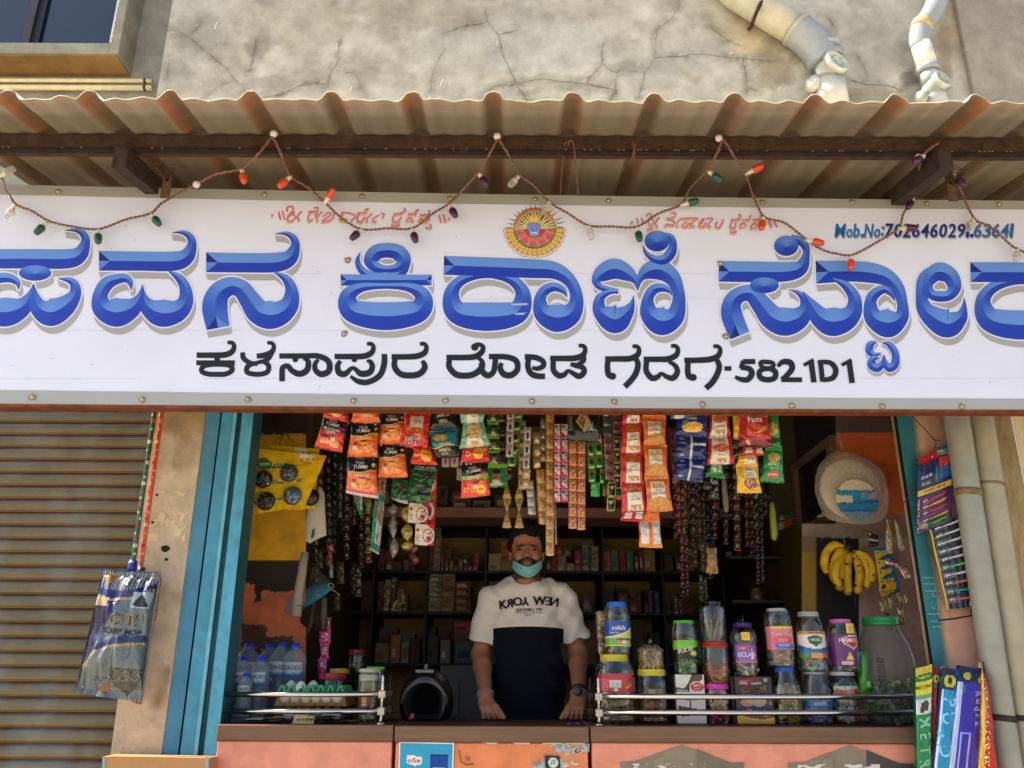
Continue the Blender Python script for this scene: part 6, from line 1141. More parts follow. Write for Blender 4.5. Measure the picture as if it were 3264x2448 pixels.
dims = [(1000, 1740, 1800, '2f4a1c', 'dark green slim packets'), (1016, 1750, 1810, '5a6a1c', 'lime green slim packets'), (978, 1736, 1766, '5a2430', 'dull maroon packets'), (1100, 1600, 1745, '4a463e', 'dull silver foil packets'), (1085, 1790, 1860, '6a5228', 'bronze foil sachets with glints'), (1125, 1792, 1890, '3a3024', 'brown foil sachets'), (1140, 1800, 1900, '2c2a26', 'blackish foil sachets'), (1072, 1890, 1945, '4a443a', 'grey crumpled film packets'), (1050, 1480, 1560, '4a3a34', 'dull brown packets under the scourer card'), (1045, 1560, 1730, '3a3128', 'dark packets behind the paper bag'), (1125, 1440, 1560, '2a2420', 'black packets behind the orange ones')]
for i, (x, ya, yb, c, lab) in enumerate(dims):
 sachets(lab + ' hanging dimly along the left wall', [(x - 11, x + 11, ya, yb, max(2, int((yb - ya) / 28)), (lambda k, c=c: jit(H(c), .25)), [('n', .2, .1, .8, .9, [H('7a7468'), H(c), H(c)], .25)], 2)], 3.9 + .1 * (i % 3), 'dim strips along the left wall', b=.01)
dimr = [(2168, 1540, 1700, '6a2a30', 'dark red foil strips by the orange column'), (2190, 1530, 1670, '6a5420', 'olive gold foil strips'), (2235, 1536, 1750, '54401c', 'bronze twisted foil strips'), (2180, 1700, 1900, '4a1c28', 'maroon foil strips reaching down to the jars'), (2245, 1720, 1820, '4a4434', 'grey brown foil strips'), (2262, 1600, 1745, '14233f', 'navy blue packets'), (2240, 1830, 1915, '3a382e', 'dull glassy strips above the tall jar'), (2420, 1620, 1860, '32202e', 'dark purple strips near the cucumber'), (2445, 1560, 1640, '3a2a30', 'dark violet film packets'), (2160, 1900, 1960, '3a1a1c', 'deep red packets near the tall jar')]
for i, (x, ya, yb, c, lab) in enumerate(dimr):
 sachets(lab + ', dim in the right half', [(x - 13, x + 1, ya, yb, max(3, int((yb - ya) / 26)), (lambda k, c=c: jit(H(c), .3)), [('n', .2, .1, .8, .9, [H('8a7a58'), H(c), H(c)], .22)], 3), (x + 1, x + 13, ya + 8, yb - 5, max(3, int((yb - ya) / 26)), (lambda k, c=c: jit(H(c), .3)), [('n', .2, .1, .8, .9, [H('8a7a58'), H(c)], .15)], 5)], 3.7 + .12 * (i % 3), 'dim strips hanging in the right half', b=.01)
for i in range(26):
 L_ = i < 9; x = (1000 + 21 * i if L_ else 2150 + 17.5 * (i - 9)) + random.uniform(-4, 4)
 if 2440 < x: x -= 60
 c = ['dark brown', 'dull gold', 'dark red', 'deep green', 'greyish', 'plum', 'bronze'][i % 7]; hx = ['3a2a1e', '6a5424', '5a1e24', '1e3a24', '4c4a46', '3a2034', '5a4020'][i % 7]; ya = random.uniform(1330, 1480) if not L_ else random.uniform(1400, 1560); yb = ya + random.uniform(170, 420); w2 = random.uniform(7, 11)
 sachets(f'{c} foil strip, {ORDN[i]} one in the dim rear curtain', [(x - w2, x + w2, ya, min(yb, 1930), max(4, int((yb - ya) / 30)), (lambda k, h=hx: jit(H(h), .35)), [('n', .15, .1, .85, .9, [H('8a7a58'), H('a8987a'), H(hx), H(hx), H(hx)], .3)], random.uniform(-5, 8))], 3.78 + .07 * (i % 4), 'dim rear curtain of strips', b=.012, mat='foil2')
hang('small orange snack packet hanging low among the dim strips', [([(2250, 1826), (2290, 1828), (2284, 1745), (2254, 1748)], H('b8742a'), [('r', .25, .5, .8, .9, H('8a7a5a')), ('m', .5, .3, .3, .15, [H('a88a4a'), H('7a5a2a')])])], 3.6, b=.01)
m = MB(); m.tube([at(x, y, 3.6) for x, y in [(2306, 1510), (2308, 1560), (2313, 1600), (2315, 1632)]], [.008, .011, .013, .009], H('8a8070'), 'cloth', 10); m.single('loofah', 'slim beige bath sponge in film hanging alone', 'sponge')
e = thing('cucumber', at(2466, 1724, 3.7), 'long pale green gourd hanging upright by the shelves', 'vegetable'); m = MB()
m.tube([at(x, y, 3.7) for x, y in [(2460, 1600), (2462, 1620), (2464, 1660), (2468, 1700), (2467, 1718), (2466, 1724)]], [.006, .012, .015, .0165, .012, .004], H('8a9c2c'), 'gloss', 14); m.build('gourd', e)
# ================================================================ right: bag with plates, bananas, frame, cards
e = thing('plate_bag', at(2690, 1680, 3.62), 'clear plastic bag of stacked paper plates with a blue printed disc', 'bag of plates')
m = MB(); YPb = 3.56
O = catmull([(2688, 1436), (2730, 1450), (2790, 1480), (2820, 1530), (2830, 1600), (2822, 1650), (2790, 1668), (2740, 1672), (2680, 1665), (2640, 1652), (2620, 1630), (2600, 1580), (2598, 1530), (2612, 1480), (2650, 1445)], 4, True)
P = [at(x, y, YPb) for x, y in O]; c = at(2712, 1560, YPb); n_ = len(P); vs = []
for k, s2 in enumerate((1, .93, .8, .6, .3)): vs += [c + (p - c) * s2 + Vector((0, -(0, .03, .05, .058, .06)[k] + .008 * noise.noise((p - c) * 30 + Vector((k, k, 0))), 0)) for p in P]
vs.append(c - Vector((0, .06, 0)))
fs = [(k * n_ + i, k * n_ + (i + 1) % n_, (k + 1) * n_ + (i + 1) % n_, (k + 1) * n_ + i) for k in range(4) for i in range(n_)] + [(4 * n_ + i, 4 * n_ + (i + 1) % n_, 5 * n_) for i in range(n_)]
m.add(vs, fs, H('e8dcc8'), 'film', smooth=True); m.tube([at(2672, 1380, YPb), at(2678, 1410, YPb - .01), at(2688, 1440, YPb - .01)], [.012, .006, .01], H('b09a86'), 'film', 10)
m.tube([at(2826, 1655, YPb - .02), at(2842, 1668, YPb - .02)], [.008, .003], H('b8a88e'), 'film', 8); m.tube([at(2625, 1640, YPb - .02), at(2606, 1648, YPb - .02)], [.01, .004], H('b8a88e'), 'film', 8)
bg_ = m.build('bag', e)
m = MB(); R = 96 * mpp(YPb, 1560); cc = at(2708, 1560, YPb); m.lathe(cc, [(-.03, R * .9), (0, R), (.012, R), (.016, R * .96), (.014, R * .6), (.015, 0)], H('d2c2a8'), 'paper', 44, axis=(0, -1, 0)); m.build('plate_stack', e)
cw = at(2733, 1594, YPb - .072); R = 66 * mpp(YPb, 1590); m = MB()
def disc(u, v):
 t = 2 * math.pi * u; r = R * v; return cw + Vector((r * math.cos(t), -.0018 * math.sin(v * 3), r * math.sin(t)))
vs = []; fs = []; cs = []; na, nr = 44, 20
for i in range(nr + 1):
 for k in range(na):
  t = 2 * math.pi * k / na; rr = R * i / nr * (1 + (.02 * math.cos(22 * t) if i == nr else 0)); vs.append(cw + Vector((rr * math.cos(t), 0, rr * math.sin(t))))
for i in range(nr):
 for k in range(na):
  t = 2 * math.pi * (k + .5) / na; x = math.cos(t) * (i + .5) / nr; z = math.sin(t) * (i + .5) / nr
  c2 = H('d8c8b0') if z > .48 + .12 * x * 0 else H('2f86ac') if z > .3 else H('2a9ac0') if z > -.02 else H('23629c')
  if -.12 < z < .22 and x < -.22: c2 = H('cfc79a')
  if .1 < z < .36 and x > .2 and (z - .1 - .3 * (x - .2)) % .14 < .06: c2 = H('c08a90')
  if -.1 < z < .2 and -.2 < x < .2: c2 = H('2a84b0')
  if -.45 < z < -.16: c2 = H('2f7aa4')
  if z < -.55: c2 = H('5a86a0') if random.random() < .6 else H('8a8288')
  fs.append((i * na + k, i * na + (k + 1) % na, (i + 1) * na + (k + 1) % na, (i + 1) * na + k)); cs.append(c2)
m.add(vs, fs, cs, 'paper'); m.build('printed_disc', e)
e = thing('wall_cabinet', at(2600, 1700, 4.3), 'wooden framed dark cabinet on the right side wall behind the bag of plates', 'cabinet')
Xf = XR4 - .02
def onside(px, py): d = ray(px, py); return Vector((0, 0, CZ)) + d * (Xf / d.x)
A = [onside(2535, 1486), onside(2668, 1382), onside(2668, 1650), onside(2553, 1700)]
A = [at(2537, 1486, 4.15), at(2664, 1388, 3.735), at(2662, 1660, 3.735), at(2555, 1704, 4.15)]
m = MB(); c = sum(A, Vector()) / 4; I = [c + (p - c) * .84 for p in A]
for i in range(4):
 j = (i + 1) % 4; P = [A[i], A[j], I[j], I[i]]; m.hexa([p + Vector((-.03, 0, 0)) for p in P] + [p + Vector((.01, 0, 0)) for p in P], H('7c6448'), 'wood')
m.build('cabinet_frame', e); m = MB(); m.quad(*[p + Vector((-.005, 0, 0)) for p in I], H('16140f'), 'glassy'); m.build('door_panel', e)
card('calendar card with a yellowish face, tilted on the right shelves', [(2508, 1620), (2540, 1602), (2519, 1500), (2491, 1536)], 4.3, H('9a8c6a'), [('r', .1, .08, .9, .92, H('8e8260')), ('r', .3, .2, .4, .7, H('a8a038')), ('n', .55, .4, .75, .7, [H('4a3c2c')], .4), ('r', .1, .04, .9, .07, H('2a2018'))], name='calendar_card')
e = thing('banana_bunch', at(2705, 1895, 3.55), 'bunch of ripe yellow bananas with brown spots, hanging before the dark doorway', 'bananas')
stem = (2708, 1748)
BN = [([(2700, 1750), (2660, 1738), (2634, 1762), (2628, 1800), (2642, 1835)], .0185), ([(2704, 1755), (2676, 1760), (2658, 1800), (2658, 1840), (2664, 1850)], .018), ([(2704, 1755), (2672, 1790), (2662, 1830), (2674, 1868), (2682, 1872)], .0165), ([(2706, 1757), (2684, 1790), (2680, 1830), (2690, 1855)], .016), ([(2708, 1760), (2702, 1780), (2700, 1820), (2702, 1880), (2708, 1885)], .0185),
      ([(2714, 1760), (2732, 1790), (2740, 1830), (2734, 1878), (2730, 1884)], .0175), ([(2716, 1758), (2752, 1785), (2766, 1822), (2762, 1862), (2754, 1872)], .0165), ([(2718, 1755), (2760, 1772), (2780, 1805), (2780, 1840), (2772, 1858)], .015)]
for i, (L, r) in enumerate(BN):
 m = MB(); Q = catmull(L, 6); nQ = len(Q); dY = -.025 * math.sin(i * 1.1) - (.03 if i in (4, 5, 2) else 0)
 P = [at(x, y, 3.55 + dY * math.sin(math.pi * k / nQ)) for k, (x, y) in enumerate(Q)]; R = [r * (.28 + .72 * min(1, k / (nQ * .22))) * (1 if k < nQ * .8 else max(.2, (1 - (k - nQ * .8) / (nQ * .2) * .75))) for k in range(nQ)]
 n6 = 7; o = len(m.v); m.tube(P, R, H('d0a01e'), 'painted', n6)
 cs = []
 for q in range(len(m.f)):
  f = m.f[q]; p = Vector(m.v[f[0]]); sp_ = noise.noise(p * 120); k = q // n6; c = H('d4a51c')
  if sp_ > .47 and k > 2: c = H('4a3010')
  elif noise.noise(p * 30) > .3: c = H('b8881a')
  if k <= 1: c = H('7a6a1c')
  if k >= nQ - 3: c = H('2c2010')
  cs.append(c)
 m.c = cs; m.build('banana', e)
m = MB(); m.tube([at(2708, 1742, 3.55), at(2690, 1752, 3.53)], [.012, .008], H('4a3a14'), 'wood', 8); m.tube([at(2690, 1700, 3.54), at(2693, 1745, 3.54)], .0008, H('b0a890'), 'matte', 4); m.tube([at(2728, 1885, 3.53), at(2724, 1930, 3.53)], .0006, H('7a7468'), 'matte', 4); m.build('stalk', e)
bagshape('crumpled clear bag pinned on the shelf edge beside the bananas', [(2565, 1770), (2570, 1740), (2590, 1728), (2604, 1732), (2608, 1780), (2596, 1792), (2574, 1790)], 3.95, '7a6a52', name='plastic_bag', mat='film')
bagshape('dark blue plastic sheet hanging behind the purple jar', [(2706, 2000), (2760, 1860), (2790, 1880), (2800, 1965), (2730, 1990), (2716, 2020)], 3.9, '173358', name='plastic_sheet', cat='sheet', mat='matte')
cg = 'small carded goods hung on the pink reveal'
card('black battery card with white lettering, top of the cluster', [(2768, 1744), (2802, 1738), (2800, 1706), (2770, 1696)], 3.45, H('241a16'), [('t', 'DURACELL', .5, .5, .16, W_, -6, .6), ('r', .1, .15, .8, .2, H('5a4a3a')), ('r', .05, .85, .2, .92, W_)], group=cg)
card('yellow blade card with swooping dark teeth', [(2808, 1900), (2870, 1886), (2836, 1742), (2786, 1746)], 3.5, H('1c6a9c'), [q for k in range(5) for q in (('p', [(0, .92 - .2 * k), (.78, .95 - .2 * k), (.82, .86 - .2 * k), (.35, .80 - .2 * k), (0, .72 - .2 * k)], H('c8a81c')), ('p', [(.3, .80 - .2 * k), (.8, .86 - .2 * k), (.72, .76 - .2 * k), (.3, .74 - .2 * k)], H('28465a')), ('e', .14, .88 - .2 * k, .05, .02, H('2a3440')), ('t', 'nnnnn', .5, .89 - .2 * k, .028, H('7a5a2a')))], group=cg)
card('second yellow card end below the blade card', [(2800, 1885), (2868, 1876), (2868, 1852), (2806, 1856)], 3.47, H('c89a1c'), [('e', .2, .5, .1, .3, H('2a3440')), ('r', .8, 0, 1, 1, H('1c6a9c'))], group=cg)
for i, (P, lab) in enumerate([([(2822, 1762), (2846, 1764), (2842, 1700), (2826, 1650)], 'blue and yellow pouch with black pattern, left of two'), ([(2866, 1756), (2884, 1752), (2862, 1670), (2848, 1645)], 'yellow and black pouch, right of two')]):
 card(lab, P, 3.42 - .03 * i, H('c8981c'), [('r', 0, 0, .3, .6, H('5a9ab0')), ('n', .1, .1, .9, .9, [H('2a2014'), H('d8b83a'), H('e0d8c0')], .3)], mat='foil', name='pouch', cat='pouch', group=cg)
for i, (P, lab) in enumerate([([(2826, 1798), (2860, 1808), (2866, 1792), (2816, 1782)], 'red and white chocolate bar lying higher'), ([(2884, 1844), (2904, 1838), (2878, 1796), (2862, 1806)], 'red and white chocolate bar tilted lower, with a yellow tip')]):
 card(lab, P, 3.36, H('b02430'), [('r', 0, 0, .2, 1, H('d0ccc4')), ('r', .8, 0, 1, 1, H('c8c4bc')), ('r', 0, .75, 1, 1, H('8a1c28')), ('t', 'KitKat', .5, .5, .4, W_, 0 if i == 0 else -60, .8)] + ([('r', 0, 0, 1, .14, H('d8c040'))] if i else []), mat='foil', name='chocolate_bar', cat='chocolate bar', group=cg)
card('grey notepad sheet hung behind the black battery card', [(2745, 1790), (2770, 1795), (2768, 1725), (2738, 1712)], 3.6, H('8a8070'), [('n', .2, .2, .8, .8, [H('4a443c')], .15)], group=cg)
e = thing('hanging_pouches', at(2850, 1880, 3.45), 'mixed gold, blue and grey pouches hanging above the green lidded jar', 'pouches'); e.name = 'pouch_cluster'
for k in range(14):
 x = random.uniform(2812, 2890); y = random.uniform(1885, 1975); w2 = random.uniform(6, 11); h2 = random.uniform(26, 46); Y_ = 3.40 + .012 * k
 packet(e, [at(x - w2 + h2 * .2, y + h2, Y_), at(x + w2 + h2 * .2, y + h2, Y_), at(x + w2, y, Y_), at(x - w2, y, Y_)], H(random.choice(['9a8a3a', '6a6a5a', '3a6a8a', 'a8762c', '7a7a70'])), [('n', .1, .1, .9, .9, [H('c8c0a0'), H('2a2a24'), H('b8862c')], .3)], b=.008, nu=6, nv=8, name='pouch')
for L, lab in [([(2905, 1322), (2925, 1345), (2978, 1400), (2982, 1420), (2976, 1434)], 'brown twisted wire running from the sign to the toothbrush cards'), ([(2972, 1402), (2998, 1404)], 'short nail bar holding the wire above the toothbrush cards'), ([(2852, 1650), (2890, 1590), (2922, 1552)], 'thin dark wire from the blade cards up over the teal post'), ([(2866, 1770), (2880, 1795), (2903, 1815), (2906, 1802)], 'dark curled wire hook by the chocolate bars'), ([(2776, 1890), (2798, 1920), (2802, 1960)], 'black cord hanging above the green lidded jar'), ([(2930, 1690), (2948, 1710), (2958, 1750), (2972, 1770)], 'thin wire drooping under the childrens toothbrush card')]:
 m = MB(); m.tube([at(x, y, YF - .05) for x, y in catmull(L, 5)], .0018, H('4a3528'), 'matte', 5); m.single('wire', lab, 'wire')
tb = 'toothbrush cards hung on the right post'
def brushcard(label, P, Y, rows, base, head=None, b=.003):
 Q = [at(x, y, Y) for x, y in P]; e = thing('toothbrush_card', Q[3], label, 'toothbrush card', tb); m = MB(); s_ = pouch_surf(Q, b, P[0][0], .02, 0, .004); W = (Q[1] - Q[0]).length; Hh = (Q[3] - Q[0]).length
 paint(m, s_, W, Hh, 40, 60, base, head or [], 'gloss', off=.001, tmat='paper'); m.build('card', e)
 for (u0, v0, u1, v1, c) in rows:
  m = MB(); L = [s_(u0 + (u1 - u0) * t, v0 + (v1 - v0) * t + .006 * math.sin(t * 6)) + Vector((0, -.008, 0)) for t in [k / 8 for k in range(9)]]
  m.tube(L, [.0018, .002, .002, .0026, .0038, .0042, .0040, .0040, .003], H(c), 'gloss', 8)
  for q in range(5):
   p = L[0].lerp(L[1], q / 4); m.box(p.x - .0016, p.x + .0016, p.y - .006, p.y, p.z, p.z + .006, H(['d8d8d0', c, '4a9ac0'][q % 3]), 'matte')
  m.build('toothbrush', e)
 return e
card('red card corner behind the childrens toothbrush card', [(2926, 1480), (2990, 1470), (2986, 1432), (2930, 1460)], YF - .055, H('b02438'), [('t', 'ora', .7, .5, .2, W_, 20)], group=tb, name='toothbrush_card')
card('blue and white card top behind the childrens toothbrush card', [(2984, 1450), (3024, 1444), (3022, 1416), (2986, 1428)], YF - .05, H('2a6aa0'), [('r', 0, 0, 1, .6, H('c0c4c0')), ('t', 'Choice', .5, .3, .3, H('22305a'), 12)], group=tb, name='toothbrush_card')
brushcard('childrens toothbrush card with a yellow price band and pink and orange brushes', [(2924, 1700), (3036, 1660), (3030, 1446), (2926, 1486)], YF - .07, [(.14, .42, .8, .47, 'c82a5a'), (.14, .33, .8, .38, 'e09a1c'), (.14, .24, .8, .29, 'c82a5a'), (.14, .13, .84, .18, 'e09a1c')], H('16245a'),
 [('r', 0, 0, 1, .5, H('4a2a5a')), ('n', .12, .04, .5, .48, [H('8a3a5a'), H('3a3a6a'), H('b03a5a')], .5), ('r', 0, .53, 1, .615, H('d8b428')), ('t', '10+2 FREE | MRP 20/-', .5, .572, .04, H('8a3a2a'), 0, .72), ('r', .66, .68, 1, .98, H('2a5a9a')), ('r', .66, .86, 1, 1, H('c03a28')), ('p', [(.52, .66), (.56, .9), (.61, .92), (.60, .66)], H('3a7a2a')), ('t', 'Oral-B', .25, .8, .045, W_, 6), ('t', 'Kids', .24, .7, .055, H('d8c040'), 6), ('n', 0, 0, .06, .5, [H('d8b080'), H('c03a4a'), H('e0d8c0')], .6)])
m_ = brushcard('green toothbrush in a clear shell dangling under the childrens card', [(2930, 1688), (3024, 1664), (3018, 1640), (2926, 1664)], YF - .085, [(.1, .3, .95, .8, '2a9a3a')], H('2a4a4a'), [('n', 0, 0, .3, 1, [H('c8c0a0'), H('a83a3a')], .5)])
rows = []; cs_ = ['d8d0c0', 'd8d0c0', 'd8d4c8', 'd8c8a8', 'd8c8a8', '6ab82a', 'd0ccc0', 'e0602a', '2a9a6a', 'e0602a']
for k, c in enumerate(cs_): rows.append((.12, .94 - .094 * k, .96, .955 - .094 * k, c))
brushcard('long card of toothbrushes with yellow edge, white brushes above and coloured ones below', [(3020, 1942), (3116, 1930), (3070, 1636), (2960, 1680)], YF - .06, rows, H('1a2038'), [('r', 0, 0, .06, 1, H('c8a828'))] + [('n', .08, .92 - .094 * k, .5, .98 - .094 * k, [H(['6a2a4a', '6a4a5a', '4a7a3a', '6a7a74', '6a7a78', '2a7a8a', '5a6a6a', '2a7a8a', '2a7a8a', '2a7a8a'][k]), H('2a3a5a'), H('8a8a80')], .8) for k in range(10)] + [('n', .5, 0, 1, .95, [H('2a3050'), H('1a2038'), H('3a4a6a')], .5)])
m = MB(); m.tube([at(x, y, YF - .07) for x, y in [(2990, 1978), (3040, 1972), (3098, 1962), (3096, 1945)]], .0035, H('241c20'), 'matte', 6); m.single('black_strap', 'short black strap bent under the long toothbrush card', 'strap')
m = MB(); m.tube([at(x, y, YF - .075) for x, y in [(3094, 1868), (3096, 1900), (3092, 1930)]], .002, H('c8c4b8'), 'matte', 5); m.single('white_tie', 'white tie hanging beside the lowest toothbrushes', 'tie')
lg = 'long foil incense packs leaning at the right end of the counter'
def longpack(label, P, base, D, Yk, b=.012, mat='foil2'):
 Q = [at(x, y, Yk) for x, y in P]; m = MB(); s_ = pouch_surf(Q, b, P[0][0], .02, 0, .004); paint(m, s_, (Q[1] - Q[0]).length, (Q[3] - Q[0]).length, 18, 90, base, D, mat, off=.0012, tmat='paper')
 q = [p + Vector((0, .02, 0)) for p in Q]; m.add(q, [(0, 3, 2, 1)], base, mat); m.add([Q[0], q[0], q[3], Q[3], Q[1], q[1], q[2], Q[2]], [(0, 1, 2, 3), (4, 7, 6, 5)], base, mat); return m.single('incense_pack', label, 'incense pack', lg)
def vtxt(s_, v0, dv, h, col, u=.5): return [('t', ch_, u, v0 - dv * i, h, col, -86) for i, ch_ in enumerate(s_)]
YI = YF - .14
longpack('red foil pack with a yellow leaf badge, behind the green and blue ones', [(2965, 2520), (3010, 2520), (3010, 2124), (2972, 2124)], H('8a1c24'), [('r', .75, .5, 1, 1, H('c8c4c0')), ('e', .3, .9, .28, .03, H('c8b828')), ('e', .3, .9, .1, .015, H('2a3a1c')), ('r', 0, .82, 1, .84, H('2a6a6a'))], YI + .03)
longpack('green foil pack with yellow top and white elephant panel', [(2925, 2560), (2968, 2560), (2971, 2116), (2918, 2130)], H('1c7a4c'), [('r', 0, .93, 1, 1, H('c8b020')), ('r', .15, .90, .95, .945, H('1c5a34')), ('r', 0, .79, 1, .89, H('d8c820')), ('r', 0, .64, .95, .76, H('c8c8c0')), ('p', [(.2, .66), (.3, .73), (.6, .75), (.8, .72), (.7, .68), (.8, .66), (.6, .67), (.4, .66)], H('3a3a3a')), ('r', 0, .76, 1, .79, H('5a9a7a')), ('t', 'NEW', .5, .92, .022, H('d8d840')), ('t', 'METRO', .5, .845, .028, H('2a3a1c'))] + vtxt('METRO', .58, .1, .07, H('8ac0a0')), YI, .008)
longpack('bright blue foil pack with black top and a serrated yellow badge', [(2966, 2560), (3020, 2560), (3056, 2132), (3010, 2126)], H('1488b8'), [('r', 0, .83, .8, 1, H('182430')), ('e', .42, .9, .36, .05, H('c8b828')), ('e', .42, .905, .16, .028, H('2a3424')), ('r', 0, .2, .1, .83, H('c8c8d8')), ('n', .9, 0, 1, 1, [H('48c0e0'), H('c0e0f0')], .5)] + vtxt('PUJDIO', .74, .12, .1, H('8ad0e8')), YI - .005, .014)
longpack('violet foil pack with silver edges and two yellow badges', [(3010, 2560), (3110, 2560), (3140, 2130), (3058, 2120)], H('33249a'), [('r', 0, 0, .15, 1, H('b8b8d0')), ('r', 0, .88, 1, 1, H('1c1838')), ('e', .3, .93, .12, .03, H('b8a828')), ('e', .85, .91, .12, .03, H('b8a828')), ('r', .15, .8, .3, .86, H('2a6a7a')), ('r', .6, .0, .68, .86, H('241a5a')), ('r', .25, .22, .28, .5, H('9a9ae0')), ('r', .5, .22, .53, .5, H('9a9ae0')), ('r', .25, .21, .53, .225, H('9a9ae0')), ('r', .25, .5, .53, .515, H('9a9ae0')), ('n', .88, 0, 1, .8, [H('6a5ad8'), H('c0c0e0'), H('241a5a')], .6)] + vtxt('Rudra', .8, .055, .05, H('a8a0e0'), .74), YI - .012, .018)
longpack('red and gold foil pack leaning against the grey pipe', [(3112, 2560), (3192, 2560), (3150, 2170), (3128, 2130)], H('a8241c'), [('r', 0, 0, .3, 1, H('d8a83a')), ('n', .2, 0, .5, 1, [H('e8d8a0'), H('d8602a'), H('8a1c18')], .6), ('r', .9, 0, 1, 1, H('6a1414'))], YI - .02, .02)
longpack('brown topped thin gold pack rising behind the violet one', [(3128, 2300), (3146, 2300), (3132, 2108), (3118, 2110)], H('b89a6a'), [('r', .8, 0, 1, 1, H('3a1c18'))], YI + .02, .004)
e = thing('mop', at(430, 1820, YF - .1), 'mop with green flowered handle and blue socket, its head in a printed bag', 'mop', 'flowered mops hanging by the shutter')
def flowerpole(name, parent, xa, ya, xb, yb, wpx, base, fl, Yq):
 m = MB(); n = 60; P = [at(lx(0, xa, 1, xb, 0) + (xb - xa) * k / n, ya + (yb - ya) * k / n, Yq) for k in range(n + 1)]; P = [at(xa + (xb - xa) * k / n, ya + (yb - ya) * k / n, Yq) for k in range(n + 1)]
 r = wpx * .5 * mpp(Yq, 1500); m.tube(P, r, H(base), 'gloss', 14)
 k = 0; y = ya + 12
 while y < yb - 6:
  big = k % 3 == 1; x = xa + (xb - xa) * (y - ya) / (yb - ya); c = H(fl[k % len(fl)]); c0 = at(x, y, Yq); sh_ = random.uniform(-.7, .7); R = r * (.95 if big else .55)
  axd = (P[-1] - P[0]).normalized(); sd_ = Vector((1, 0, 0))
  for q in range(6 if big else 8):
   t = 6.283 * q / (6 if big else 8); pts = []
   for a_ in range(7):
    s2 = 6.283 * a_ / 7; u2 = (math.cos(t) * R * .6 + math.cos(s2) * R * .36) + sh_ * r; v2 = math.sin(t) * R * .6 + math.sin(s2) * R * .36; u2 = max(-r * .97, min(r * .97, u2)); pts.append(c0 + sd_ * u2 + axd * v2 + Vector((0, -math.sqrt(max(0, r * r - u2 * u2)) - .0006, 0)))
   m.add(pts, [tuple(range(7))], c, 'paper')
  u2 = max(-r * .9, min(r * .9, sh_ * r)); pp = c0 + sd_ * u2 + Vector((0, -math.sqrt(r * r - u2 * u2) - .0012, 0)); m.add([pp + sd_ * math.cos(s2) * R * .25 + axd * math.sin(s2) * R * .25 for s2 in [6.283 * a_ / 7 for a_ in range(7)]], [tuple(range(7))], H(base), 'paper')
  y += 26 if big else 20; k += 1
 return m.build(name, parent)
flowerpole('handle', e, 512, 1180, 424, 1790, 15, '1a5a38', ['d8d0b8', 'd8d0b8', 'c83a58', 'd8d0b8', 'c83a58'], YF - .09)
m = MB(); m.tube([at(425, 1786, YF - .09), at(421, 1806, YF - .09), at(418, 1832, YF - .09)], [.0135, .0155, .0165], H('1c3fa0'), 'gloss', 16)
for k in range(10):
 t = math.pi + math.pi * k / 9; a_ = at(425, 1790, YF - .09); b2 = at(418, 1832, YF - .09); o = Vector((math.cos(t), math.sin(t), 0)) * .016; m.tube([a_ + o * .9, b2 + o * 1.02], .0012, H('18347e'), 'gloss', 4)
m.build('socket', e)
Q = [at(x, y, YF - .13) for x, y in [(236, 2206), (448, 2236), (508, 1822), (330, 1816)]]
bs_ = pouch_surf(Q, .05, 3, .05, .05, .026)
m = MB()
D = [('r', 0, 0, 1, 1, H('646e72')), ('p', [(0, 1), (0, .22), (.12, .3), (.22, .42), (.3, .55), (.42, .62), (.5, .75), (.62, .9), (.7, 1)], H('1c1e4c')), ('p', [(0, 1), (0, .86), (.4, .80), (1, .84), (1, 1)], H('33344a'))]
D += [('r', .02 + .045 * k, .84, .04 + .045 * k, .99, H('8a8e98')) for k in range(22)] + [('p', [(0, .86), (0, .79), (.3, .76), (.7, .79), (1, .87), (.98, .9), (.6, .84), (.3, .82)], H('1c2060')), ('p', [(0, .80), (0, .765), (.25, .74), (.7, .765), (1, .86), (.7, .79), (.3, .765)], H('a8926a')), ('r', 0, .70, .26, .76, H('c8a070')), ('e', .2, .93, .1, .045, H('9a7a48')),
      ('r', .68, .70, .98, .83, H('a8b0b0')), ('p', [(.7, .715), (.83, .82), (.96, .735), (.96, .71)], H('16201c')),
      ('p', [(0, .20), (.2, .33), (.45, .40), (.75, .43), (1, .44), (1, .49), (.7, .48), (.4, .45), (.1, .34), (0, .27)], H('20225a')), ('p', [(0, .19), (.25, .33), (.5, .385), (.8, .41), (1, .42), (1, .435), (.75, .425), (.45, .40), (.2, .34), (0, .22)], H('a08c58')),
      ('p', [(.0, .09), (.35, .13), (1, .09), (1, .2), (.85, .2), (.6, .22), (.5, .17), (.2, .14), (0, .12)], H('6a7070')), ('n', .5, .08, 1, .24, [H('3a2c1c'), H('4a4034'), H('24282a'), H('6a7070')], .9), ('n', .2, .1, .5, .15, [H('3a3c34')], .4), ('p', [(.32, .05), (.45, .1), (.58, .09), (.5, .02)], H('7a5034')), ('p', [(.6, .1), (.8, .02), (.95, .1), (.95, .13), (.7, .12)], H('3a3634')),
      ('t', 'CITI', .62, .605, .085, H('4a4034'), -1, 1.2), ('t', 'CITI', .612, .609, .085, H('9a8868'), -1, 1.2), ('t', 'SCARP MOP', .6, .51, .043, H('3a3630'), -1, 1.15)]
paint(m, bs_, (Q[1] - Q[0]).length, (Q[3] - Q[0]).length, 60, 110, H('646e72'), D, 'foil', off=.0025, tmat='paper')
